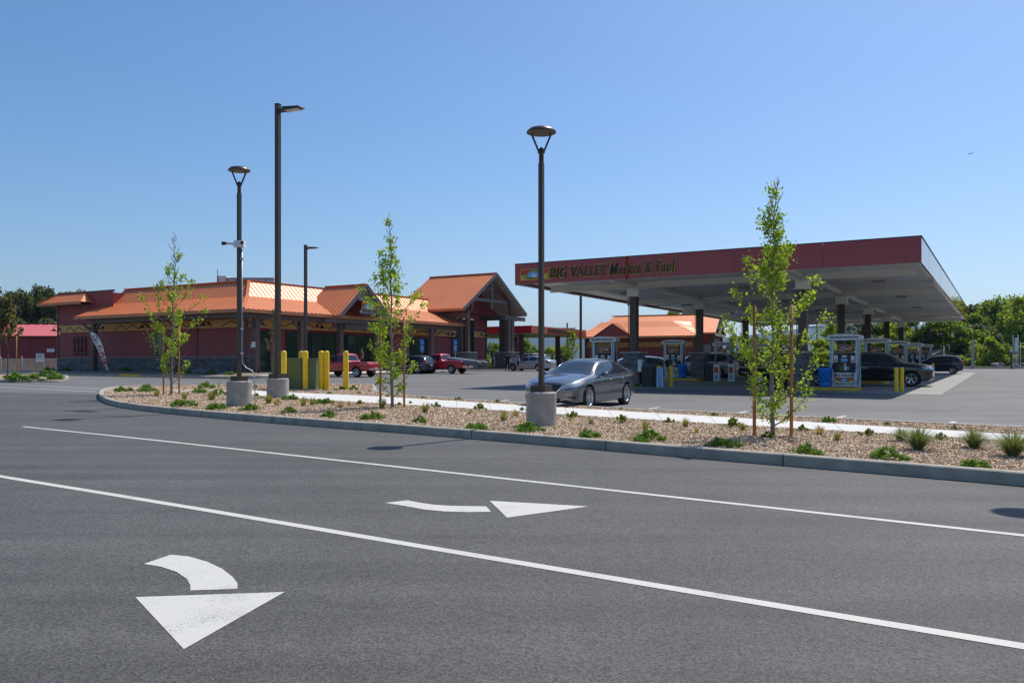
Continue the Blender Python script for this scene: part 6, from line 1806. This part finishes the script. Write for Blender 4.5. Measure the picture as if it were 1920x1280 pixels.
def young_tree(loc, h, seed, label, spread=.42, n_leaf=1500, lsize=.085, bare=.72, low=.08, mat='leafy', bark='bark', name='young_tree', stakes=True, stake_h=2.2, stake_dx=.5, density=None, sang=0.0, kp=.75, full=False):
    rs = np.random.default_rng(seed); rnd_ = random.Random(seed)
    root = empty(name, loc, label, 'tree')
    tr = MB(); n = 14; pts = []; x = y = 0
    for i in range(n+1):
        pts.append(Vector((x, y, h*i/n))); x += rnd_.uniform(-.018, .018)*(1+i/6); y += rnd_.uniform(-.018, .018)*(1+i/6)
    r0 = .014 + h*.0062
    tr.tube(pts, [max(.005, r0*(1-.93*i/n)) for i in range(n+1)], 8); tr.build('trunk', M[bark], root)
    br = MB(); cent = []
    nb = int(h*11)
    for b_ in range(nb):
        f = low + (1-low-.04) * (b_+rnd_.random())/nb
        z = h*f; i = min(n-1, int(f*n)); base = pts[i].lerp(pts[i+1], f*n-i)
        az = b_*2.4 + rnd_.uniform(-.5, .5)
        prof = (0.75 + .6*math.sin(min(f*1.5, 1)*math.pi)) * (1.0 if f < .6 else max(.25, 1-(f-.6)*1.9))
        L_ = spread * prof * rnd_.uniform(.45, 1.6)
        rise = rnd_.uniform(.5, 1.1) if f < .5 else rnd_.uniform(1.0, 2.2)
        P = [base]
        d = Vector((math.cos(az), math.sin(az), rise*.6)).normalized()
        for k in range(5):
            P.append(P[-1] + d*L_*.28); d = (d + Vector((rnd_.uniform(-.15, .15), rnd_.uniform(-.15, .15), .22 + .12*(f > .5)))).normalized()
        br.tube(P, [r0*.34*(1-f*.5), r0*.28*(1-f*.5), r0*.22, r0*.16, r0*.12, .003], 5)
        if rnd_.random() < .6:
            q = P[2]; dd = Vector((math.cos(az+rnd_.choice((-1, 1))*.9), math.sin(az+.9), .8)).normalized(); Q2 = [q, q+dd*L_*.25, q+dd*L_*.45+Vector((0, 0, .06))]
            br.tube(Q2, [r0*.18, r0*.12, .003], 4); 
            if f < bare: cent += [(*Q2[-1], .07), (*Q2[1], .05)]
        keep = 1.0 if f < bare else max(0.0, .5-(f-bare)*2.2)
        if density and rnd_.random() > density(f): keep = 0
        if rnd_.random() < keep * kp:
            for k in ((1, 2, 3, 4, 5) if full else (3, 4, 5) if rnd_.random() < .6 else (4, 5)): cent.append((*P[k], .035+.03*rnd_.random()))
            cent += [(*P[5], .07)] * 2
    br.build('branches', M['twig'], root, kind='stuff')
    V_, F_ = star_leaves(cent, n_leaf, lsize, rs)
    me = bpy.data.meshes.new('crown'); me.from_pydata([tuple(v) for v in V_], [], F_); me.materials.append(M[mat]); me.update()
    tag(link('crown', me, root), kind='stuff')
    if stakes:
        for s_ in (-1, 1):
            m = MB(); dx, dy = s_*stake_dx*math.cos(sang), s_*stake_dx*math.sin(sang)
            m.tube([(dx, dy, -.1), (dx*1.0, dy, stake_h)], .032, 8); m.build('stake', M['stake'], root)
            m = MB(); t = stake_h-.35 - (.5 if s_ > 0 else 0)
            m.tube([(dx, dy, t), (dx*.45, dy*.45+.04, t-.02), (0, .05, t), (-.03*s_, -.03, t+.02), (dx*.4, dy*.4-.04, t+.02), (dx, dy, t+.03)], .012, 5); m.build('tree_tie', M['black'], root)
    return root
def gi(px, py, dz=.11): return G(px, py, dz)
# stake offsets measured from the photograph
young_tree(gi(1449, 818), 4.72, 4, 'largest staked young tree at the right, before the fuel canopy', kp=.92, full=True, spread=.47, n_leaf=4700, lsize=.066, bare=.79, low=.03, stake_h=2.38, stake_dx=.325, sang=-.15)
young_tree(gi(735.5, 764), 5.35, 9, 'staked young tree between the bollards and the grey sedan', spread=.46, n_leaf=3300, lsize=.086, kp=.85, bare=.78, low=.05, stake_h=2.55, stake_dx=.33, sang=.1)
young_tree(gi(321, 740), 6.0, 15, 'staked young tree with a bare top at the left end of the island', spread=.52, n_leaf=2000, lsize=.10, bare=.60, low=.06, stake_h=2.5, stake_dx=.3, sang=-.1)
young_tree(G(15, 709, .13), 4.9, 21, 'dark leaved staked tree on the small kerbed island at far left', spread=.55, n_leaf=3200, lsize=.17, bare=.95, low=.42, mat='pinky', bark='barkdark', stake_h=2.6, stake_dx=.52)
young_tree(Vector((A(511, 700, 57.5).x, 57.5, 1.0)), 4.6, 33, 'slim young tree with bronze leaves before the arcade corner', spread=.3, n_leaf=900, lsize=.10, bare=.95, low=.3, mat='pinky', stakes=False)
for i, px in enumerate((1065.5, 1074.5)):
    young_tree(Vector((A(px, 700, 98).x, 98, 1.43)), 4.4, 40+i, ('left', 'right')[i] + ' one of two slim trees left of the far building', spread=.45, n_leaf=800, lsize=.16, bare=.95, low=.25, mat='oaky', stakes=False)

# ---- shrubs and tufts in the bed; every one is a thing
rs = np.random.default_rng(5)
def mat_shrub(seed, mat, rx=.29, h=.20, n=1500, size=.040):
    r = np.random.default_rng(seed)
    cents = []
    for k in range(26):
        a = r.uniform(0, 2*np.pi); q = np.sqrt(r.random())*rx; cents.append((q*math.cos(a)*1.15, q*math.sin(a)*.9, .02+h*(1-(q/rx)**2)*r.uniform(.35, 1), .05+.03*r.random()))
    V_ = leaf_cloud(cents, n, size, r); V_[:, 2] = np.maximum(V_[:, 2], .0); return cloud_mesh('foliage', V_, M[mat])
def leafy_shrub(seed, mat='shruby'):
    r = np.random.default_rng(seed); cents = []
    for k in range(20):
        a = r.uniform(0, 2*np.pi); q = r.uniform(.0, .25); z = r.uniform(.02, .20)*(1.1-q*3)+.01
        cents.append((q*math.cos(a), q*math.sin(a)*.8, z, .035+.02*r.random()))
    return cloud_mesh('foliage', leaf_cloud(cents, 700, .042, r), M[mat])
def blades(seed, mat, n, h, spread, w=.006, droop=.5):
    rr = random.Random(seed); m = MB()
    for k in range(n):
        a = rr.uniform(0, 2*math.pi); L_ = h*rr.uniform(.6, 1.15); ln = rr.uniform(.1, 1)*spread; r0 = rr.uniform(0, .05)
        d = Vector((math.cos(a), math.sin(a), 0)); s_ = Vector((-d.y, d.x, 0))*w
        P = []
        for t in (0, .35, .7, 1.0): P.append(d*(r0+ln*t**1.5) + Vector((0, 0, L_*(t - droop*.45*t*t*ln/spread))))
        vs = [P[0]-s_, P[0]+s_, P[1]-s_, P[1]+s_, P[2]-s_*.7, P[2]+s_*.7, P[3]]
        m.add(vs, [(0, 1, 3, 2), (2, 3, 5, 4), (4, 5, 6)])
    return m.mesh('foliage', M[mat])
KIND = {'mat': [mat_shrub(100+i, 'shrub') for i in range(4)], 'leafy': [leafy_shrub(120+i) for i in range(4)], 'sprig': [leafy_shrub(130+i, 'shrub') for i in range(3)],
        'tuft': [blades(140+i, 'tuft', 70, .22, .13) for i in range(4)], 'dry': [blades(150+i, 'tuftdry', 60, .2, .12) for i in range(3)],
        'fescue': [blades(160+i, 'fescue', 620, .42, .50, .0030, .95) for i in range(3)], 'spiky': [blades(170, 'tuft', 16, .5, .35, .006, .3)]}
PLN = {'mat': ('ground_cover_shrub', 'shrub'), 'leafy': ('leafy_shrub', 'shrub'), 'sprig': ('leafy_shrub', 'shrub'), 'tuft': ('grass_tuft', 'plant'), 'dry': ('grass_tuft', 'plant'), 'fescue': ('fountain_grass', 'plant'), 'spiky': ('spiky_plant', 'plant')}
# (px, py of the foot, width px, kind, label)
PL = [
 (232,734,34,'mat','low green shrub nearest the tip of the island, at its back kerb'),
 (277,734,40,'mat','low green shrub on the back kerb left of the leftmost young tree'),
 (343,762,50,'mat','broad low green shrub right of the leftmost young tree near the road kerb'),
 (294,744,18,'tuft','small grass tuft just left of the leftmost tree\'s stakes'),
 (346,749,20,'tuft','small grass tuft right of the leftmost tree\'s right stake'),
 (385,728,36,'mat','green shrub at the back kerb between leftmost tree and camera lamp post'),
 (372,737,34,'mat','low green shrub in the gap left of the camera lamp post'),
 (397,751,26,'tuft','grass tuft left of the camera lamp base'),
 (411,741,34,'mat','bushy green shrub touching the camera lamp base at back left'),
 (407,768,46,'mat','low green shrub at front left of the camera lamp base'),
 (410,727,26,'spiky','thin spiky plant behind the camera lamp base'),
 (469,770,40,'mat','low green shrub right of the camera lamp base on the road side'),
 (480,743,22,'leafy','small leafy shrub between the two lamp bases'),
 (478,728,20,'leafy','small leafy shrub behind the walk between the two lamp bases'),
 (504,757,24,'tuft','taller grass tuft between the two lamp bases'),
 (519,761,22,'dry','dry tuft right of the tufts between the two lamp bases'),
 (543,750,36,'mat','green shrub hugging the tallest mast\'s concrete base'),
 (542,774,32,'mat','small round green shrub on the road side below the tallest mast'),
 (569,761,22,'tuft','left tuft of the pair right of the tallest mast'),
 (585,760,20,'tuft','right tuft of the pair right of the tallest mast'),
 (562,732,16,'leafy','tiny leafy shrub at the foot of the transformer'),
 (607,757,40,'mat','green shrub below the close pair of yellow bollards'),
 (618,782,36,'mat','dark green shrub at the road kerb below the yellow bollards'),
 (617,739,16,'leafy','tiny leafy shrub at the kerb below the close pair of bollards'),
 (628,731,14,'leafy','small shrub right of the close pair of yellow bollards'),
 (640,731,22,'sprig','green shrub left of the lone yellow bollard'),
 (662,731,26,'sprig','green shrub right of the lone yellow bollard'),
 (638,765,20,'dry','dry tuft left of the second young tree'),
 (654,761,12,'dry','thin dry tuft left of the second young tree'),
 (675,758,24,'leafy','leafy shrub on the walk edge left of the second young tree'),
 (673,738,14,'leafy','tiny leafy shrub beyond the walk left of the second young tree'),
 (700,787,50,'mat','broad green shrub in front of the second young tree'),
 (717,766,26,'tuft','tall grass tuft at the left stake of the second young tree'),
 (747,760,20,'leafy','leafy shrub right of the second young tree\'s trunk'),
 (727,744,16,'leafy','tiny leafy shrub beyond the walk behind the second young tree'),
 (770,757,16,'leafy','small leafy shrub right of the second tree\'s right stake'),
 (792,747,14,'leafy','tiny shrub on the far edge of the walk right of the second young tree'),
 (797,774,26,'tuft','grass tuft right of the second young tree'),
 (818,763,30,'leafy','loose leafy shrub by the walk right of the second young tree'),
 (787,793,28,'mat','small dark green shrub on the road side right of the second young tree'),
 (860,750,22,'leafy','small shrub in the strip between walk and lot, left of the sedan'),
 (900,768,36,'leafy','loose leafy shrub by the walk left of the front lamp base'),
 (881,777,14,'dry','dry tuft under the leafy shrub left of the front lamp base'),
 (892,806,50,'mat','broad dark green shrub at the road kerb left of the front lamp base'),
 (932,755,20,'leafy','small shrub in the strip between walk and lot, at the sedan\'s nose'),
 (944,790,26,'tuft','grass tuft left of the front lamp base'),
 (967,781,20,'dry','dry tuft close to the left of the front lamp base'),
 (981,770,22,'leafy','leafy shrub at the walk just left of the front lamp base'),
 (991,809,56,'mat','green shrub hiding the left foot of the front lamp base'),
 (1072,783,44,'leafy','loose leafy shrub at the walk right of the front lamp base'),
 (1068,790,12,'dry','small dry tuft under the leafy shrub right of the front lamp base'),
 (1108,797,18,'tuft','small tuft above the round green shrub below the sedan'),
 (1107,820,50,'mat','round green shrub on the road side below the grey sedan'),
 (1165,793,46,'leafy','leafy shrub at the walk below the sedan\'s rear wheel'),
 (1165,768,14,'leafy','tiny shrub in the strip behind the walk at the sedan\'s rear'),
 (1210,807,24,'tuft','grass tuft between sedan and largest young tree'),
 (1216,828,66,'mat','broad green shrub at the road kerb midway to the largest young tree'),
 (1254,793,34,'leafy','leafy shrub by the walk midway to the largest young tree'),
 (1285,801,22,'tuft','grass tuft by the walk left of the largest young tree'),
 (1306,812,16,'dry','small dry tuft left of the largest young tree'),
 (1339,780,24,'leafy','small shrub in the strip left of the largest young tree'),
 (1357,838,64,'mat','broad green shrub at the road kerb left of the largest young tree'),
 (1374,801,52,'leafy','spreading leafy shrub by the walk left of the largest tree\'s stake'),
 (1393,808,20,'tuft','tuft close to the left stake of the largest young tree'),
 (1440,821,34,'sprig','leafy sprigs at the foot of the largest young tree'),
 (1505,808,36,'leafy','leafy shrub just right of the largest young tree'),
 (1537,816,26,'dry','rusty grass tuft right of the largest young tree'),
 (1570,827,24,'tuft','grass tuft second to the right of the largest young tree'),
 (1510,853,64,'mat','bushy green shrub below and right of the largest young tree'),
 (1553,792,30,'mat','thin green shrub beyond the walk right of the largest young tree'),
 (1625,817,44,'leafy','leafy shrub by the walk left of the first fountain grass'),
 (1664,798,26,'leafy','small shrub beyond the walk above the first fountain grass'),
 (1667,862,70,'mat','spreading green shrub at the road kerb below the first fountain grass'),
 (1690,828,40,'fescue','smaller fountain grass on the left shoulder of the first large one'),
 (1721,845,66,'fescue','first large fountain grass from the left, upright and dense'),
 (1764,826,44,'leafy','low leafy shrub between the first and second fountain grasses'),
 (1791,806,28,'leafy','small shrub beyond the walk between two fountain grasses'),
 (1826,841,56,'fescue','middle large fountain grass near the right edge'),
 (1829,879,60,'mat','green shrub at the road kerb below the middle fountain grass'),
 (1899,857,74,'fescue','rightmost large fountain grass at the edge of the picture'),
 (1990,880,60,'mat','green shrub just beyond the right edge of the picture'),
]
cnt = {}
for (px, py, wpx, kd, lab) in PL:
    loc = G(px, py, .115); lst = KIND[kd]; k = cnt.get(kd, 0); cnt[kd] = k + 1
    root = empty(PLN[kd][0], loc, lab, PLN[kd][1], 'plants in the mulched island', rz=k*1.9)
    wid_ = {'mat': .62, 'leafy': .52, 'sprig': .5, 'tuft': .25, 'dry': .24, 'fescue': .52, 'spiky': .6}[kd]
    s_ = wpx / F * loc.y / wid_
    sz = s_ if kd not in ('mat',) else max(s_, .75)*.9
    if kd in ('leafy', 'sprig'): s_ *= .85; sz = s_
    root.scale = (s_, s_, sz)
    link('foliage', lst[k % len(lst)], root)
# planting under the long wall and at the left island
for i, (px, py, w_, kd, lab) in enumerate(((40, 712, 60, 'mat', 'bright green mat on the left part of the small kerbed island'), (88, 711, 56, 'mat', 'bright green mat on the right part of the small kerbed island'), (66, 710, 26, 'spiky', 'dark spiky tuft between the two green mats of the small island'))):
    loc = G(px, py, .14); root = empty(PLN[kd][0], loc, lab, PLN[kd][1], 'plants on the small kerbed island'); s_ = w_/F*loc.y/.6; root.scale = (s_, s_, min(s_, 2.2)); link('foliage', KIND[kd][i % len(KIND[kd])], root)
for i, (s, t, kd, sc2, lab) in enumerate(((-22.3, -1.2, 'mat', 1.6, 'dark shrub at the left foot of the long wall'), (-19.5, -1.5, 'mat', 1.4, 'low shrub under the trellis of the long wall'), (-12.0, -1.2, 'mat', 1.5, 'low shrub midway under the long wall'), (-4.6, -2.0, 'leafy', 1.8, 'leafy shrub under the wall right of the boulders'), (-2.2, -3.2, 'leafy', 1.8, 'leafy shrub by the arcade corner'), (0.6, -3.6, 'mat', 1.3, 'green shrub left of the slim bronze tree'), (2.8, -3.8, 'mat', 1.2, 'green shrub at the foot of the slim bronze tree'))):
    p = S(s, t); e = max(min((-0.4 - t)/4.9, 1), 0); z = (Z0+.01)*(1-e) + (gz(p.y)+.15)*e
    root = empty(PLN[kd][0], Vector((p.x, p.y, z-.02)), lab, PLN[kd][1], 'plants round the market'); root.scale = (sc2,)*3; link('foliage', KIND[kd][i % len(KIND[kd])], root)

# ---- big trees
def big_tree_mesh(seed, h, w, mat, n=9000, leaf=.42, crown_lo=.12, clumps=46, shape='round'):
    r = np.random.default_rng(seed); cents = []
    for k in range(clumps):
        f = r.uniform(crown_lo, .97)
        if shape == 'round': rad = w*.5*math.sin(math.pi*min(max((f-crown_lo)/(1-crown_lo)*.86+.12, 0), 1))**.6
        else: rad = w*.5*(1-(f-crown_lo)/(1-crown_lo))**.5*.9+.2
        a = r.uniform(0, 2*np.pi); q = rad*math.sqrt(r.uniform(.15, 1))
        cents.append((q*math.cos(a), q*math.sin(a), f*h, w*r.uniform(.07, .15)))
    crown = cloud_mesh('crown', leaf_cloud(cents, n, leaf, r), M[mat])
    rr = random.Random(seed); m = MB()
    m.tube([(0, 0, -.2), (.1, 0, h*.2), (0, .15, h*.45), (.1, .1, h*.75)], [h*.03, h*.024, h*.016, h*.006], 8)
    for k in range(14):
        c_ = cents[rr.randrange(len(cents))]; z = c_[2]*rr.uniform(.45, .7)
        m.tube([(0, .05, z), (c_[0]*.5, c_[1]*.5, (z+c_[2])/2-.1), (c_[0], c_[1], c_[2])], [h*.012, h*.007, .02], 5)
    return crown, m.mesh('trunk', M['barkdark'])
BT = {'oak': [big_tree_mesh(200+i, 10, 9, 'oak', 11000, .40) for i in range(3)],
      'oaky': [big_tree_mesh(210+i, 10, 9, 'oaky', 10000, .38, .03) for i in range(2)],
      'dark': [big_tree_mesh(220+i, 10, 8.5, 'oakd', 14000, .40, .05, 60) for i in range(3)],
      'bush': [big_tree_mesh(230+i, 10, 12, 'oaky', 9000, .7, .0, 40) for i in range(2)]}
def tree(px, ptop, y, w, kd, lab, group, k=0, zb=1.42):
    p = A(px, 690, y); h = (688-ptop)/F*y + 1.6 - zb
    root = empty({'bush': 'bush'}.get(kd, 'broadleaf_tree'), Vector((p.x, y, zb)), lab, 'bush' if kd == 'bush' else 'tree', group, rz=k*1.7)
    cr, tk = BT[kd][k % len(BT[kd])]
    wb = {'oak': 9, 'oaky': 9, 'dark': 8.5, 'bush': 12}[kd]
    root.scale = (w/F*y/wb, w/F*y/wb, h/10)
    tag(link('crown', cr, root), kind='stuff'); link('trunk', tk, root)
    return root
GR = 'trees beyond the right side of the lot'
RT = [(1480, 628, 118, 90, 'oak', 'tree seen low under the canopy, left of the utility pole'), (1568, 606, 124, 90, 'oaky', 'bright tree between the first two right columns'), (1545, 640, 108, 70, 'bush', 'yellowish bush left of the nearest badged pump'),
      (1612, 604, 116, 100, 'dark', 'dark tree behind the second right column'), (1668, 600, 118, 100, 'oak', 'green tree behind the pumps, third from the left'),
      (1722, 588, 112, 120, 'oaky', 'tall bright tree behind the far end of the canopy'), (1780, 596, 108, 120, 'oak', 'broad tree below the canopy\'s far right corner'),
      (1800, 586, 124, 110, 'oak', 'tall tree rising just right of the canopy\'s far corner'), (1848, 572, 132, 120, 'dark', 'tall dark tree second from the right edge'),
      (1880, 562, 126, 110, 'oak', 'tall tree near the right edge with a rounded top'), (1925, 552, 120, 120, 'oaky', 'tallest bright tree at the right edge'),
      (1748, 620, 110, 90, 'dark', 'dark shady tree behind the low hut'), (1835, 610, 108, 100, 'dark', 'dark lower tree behind the concrete post'),
      (1975, 560, 112, 140, 'oak', 'tree just beyond the right edge'), (2080, 565, 110, 160, 'oaky', 'second tree beyond the right edge'), (2200, 560, 108, 170, 'oak', 'third tree beyond the right edge'), (2350, 565, 100, 180, 'oaky', 'fourth tree beyond the right edge'),
      (1560, 655, 104, 60, 'bush', 'low bush left of the nearest badged pump'), (1848, 636, 100, 66, 'bush', 'round bright bush right of the concrete post'), (1878, 643, 99, 54, 'bush', 'bright bush beside the vent pipes'), (1806, 668, 99, 44, 'bush', 'low bush between hatchback and concrete post'), (1930, 640, 101, 60, 'bush', 'bush at the right edge behind the boulders'),
      (1640, 640, 106, 80, 'bush', 'bush behind the second row of pumps'), (1700, 645, 105, 90, 'bush', 'bush behind the black SUV')]
for i, (px, pt, y, w_, kd, lab) in enumerate(RT): tree(px, pt, y, w_, kd, lab, GR, i)
for i, (px, pt, y, w_, kd, lab) in enumerate([(-70, 545, 128, 110, 'dark', 'dark eucalyptus just beyond the left edge'), (0, 540, 124, 90, 'dark', 'dark eucalyptus at the left edge'), (40, 548, 120, 80, 'dark', 'second dark eucalyptus from the left edge'), (68, 539, 126, 80, 'dark', 'tallest rounded eucalyptus behind the barn roof'), (104, 546, 122, 90, 'dark', 'dark eucalyptus behind the left end of the market'), (140, 550, 126, 80, 'dark', 'dark eucalyptus half hidden by the market'), (20, 600, 112, 110, 'dark', 'lower dark tree behind the barn, left one'), (90, 600, 112, 110, 'dark', 'lower dark tree behind the barn, right one')]):
    tree(px, pt, y, w_, kd, lab, 'eucalyptus trees behind the barn', i)
for i, (px, pt, y, w_, kd, lab) in enumerate([(924, 644, 130, 36, 'oak', 'small tree seen between the market and its porch pier'), (948, 650, 134, 36, 'oaky', 'small pale tree behind the porch posts'), (984, 637, 128, 44, 'oak', 'tree right of the porch posts under the far canopy'), (1010, 655, 132, 30, 'oak', 'low tree behind the front lamp pole'), (1036, 650, 131, 40, 'oaky', 'yellowish tree under the far canopy'), (1058, 650, 126, 34, 'oak', 'green tree at the right post of the far canopy'),
        (1266, 582, 150, 44, 'oak', 'tree top above the far building\'s ridge'), (1382, 628, 118, 46, 'oak', 'tree right of the far building\'s gable'), (1420, 632, 124, 50, 'oak', 'tree behind the third left column'), (1450, 640, 120, 50, 'oaky', 'tree seen through the largest young tree'), (905, 660, 126, 30, 'bush', 'bush seen under the porch beam'), (1000, 668, 120, 40, 'bush', 'low bush behind the white SUV')]):
    tree(px, pt, y, w_, kd, lab, 'trees in the gap behind the canopies', i)
rr = random.Random(8)
for k in range(13):
    y = 22 + k*7.0; x = 78 + rr.uniform(-4, 6) + max(0, (y-80))*.3
    tree(960 + x/y*F, 688 - rr.uniform(8.5, 11)/y*F, y, rr.uniform(9, 12)/y*F, ('oak', 'oaky')[k % 2], '%s tree from the camera in the row across the street at the right' % ('first', 'second', 'third', 'fourth', 'fifth', 'sixth', 'seventh', 'eighth', 'ninth', 'tenth', 'eleventh', 'twelfth', 'thirteenth')[k], 'trees across the street at the right', k, zb=gz(y)-.03)
# rough grass on the verge
def verge(name, x0, x1, y0, y1, n, seed):
    r = np.random.default_rng(seed); X = r.uniform(x0, x1, n); Y = r.uniform(y0, y1, n)
    a = r.uniform(0, np.pi, n); w_ = r.uniform(.04, .10, n); h = r.uniform(.1, .38, n); z = 1.41
    c_ = np.stack([X, Y, np.full(n, z)], 1); d = np.stack([np.cos(a)*w_, np.sin(a)*w_, np.zeros(n)], 1); t = np.stack([r.normal(0, .08, n), r.normal(0, .08, n), h], 1)
    V_ = np.stack([c_-d, c_+d, c_+d*.3+t, c_-d*.3+t], 1).reshape(-1, 3)
    me = cloud_mesh(name, V_, M['tuft']); tag(link(name, me), kind='stuff')
verge('verge_grass', 12, 110, 95.4, 116, 26000, 3)
verge('verge_grass', -8, 12, 97, 130, 7000, 4)

# ================================================================== HILLS AND HAZE
def hills(name, prof, y0, depth, seed):
    """ridge: prof is (x, height) at distance y0"""
    r = np.random.default_rng(seed); xs = np.linspace(prof[0][0], prof[-1][0], 260); P = np.array(prof)
    H_ = np.interp(xs, P[:, 0], P[:, 1]); H_ = smooth1(H_, 2)
    nrow = 26; vs = []
    ph = r.uniform(0, 6.28, 12)
    for j in range(nrow):
        v = j/(nrow-1); e = math.sin(v*math.pi*.5)**1.2
        for i, x in enumerate(xs):
            nz = sum(math.sin(x/ (150*(k+1)) + ph[k] + v*(4+k)) / (k+2) for k in range(6))
            vs.append((x, y0 - depth*(1-v), H_[i]*e*(1 + .10*nz*(1-v)) ))
    fs = [(j*260+i, j*260+i+1, (j+1)*260+i+1, (j+1)*260+i) for j in range(nrow-1) for i in range(259)]
    m = MB(); m.add(vs, fs, smooth=True); return m.build(name, M['hill'], kind='structure')
def hp(L, y): return [((px-960)/F*y, (688-py)/F*y + 1.6) for px, py in L]
hills('hills', hp([(-900, 645), (-200, 640), (200, 636), (600, 640), (880, 638), (915, 633), (932, 629), (948, 634), (962, 630), (985, 634), (1003, 632), (1030, 628), (1060, 634), (1100, 631), (1200, 634), (1300, 640), (1340, 636), (1370, 630), (1400, 632), (1440, 620), (1480, 622), (1510, 612), (1540, 607), (1580, 611), (1620, 606), (1700, 612), (1800, 606), (1900, 612), (2100, 606), (2600, 615), (3400, 620)], 4200), 4200, 1500, 2)
hz = bpy.data.materials.new('haze'); hz.use_nodes = True; hn = hz.node_tree; hn.nodes.clear()
pv = hn.nodes.new('ShaderNodeVolumePrincipled'); pv.inputs['Color'].default_value = (0.30, 0.52, 1.0, 1); pv.inputs['Density'].default_value = 0.00010; pv.inputs['Anisotropy'].default_value = 0.6
ho = hn.nodes.new('ShaderNodeOutputMaterial'); hn.links.new(pv.outputs[0], ho.inputs['Volume'])
m = MB(); m.box(-6900, 6900, -59, 6000, -3.0, 250)
HZ = m.build('haze', hz, kind='stuff')
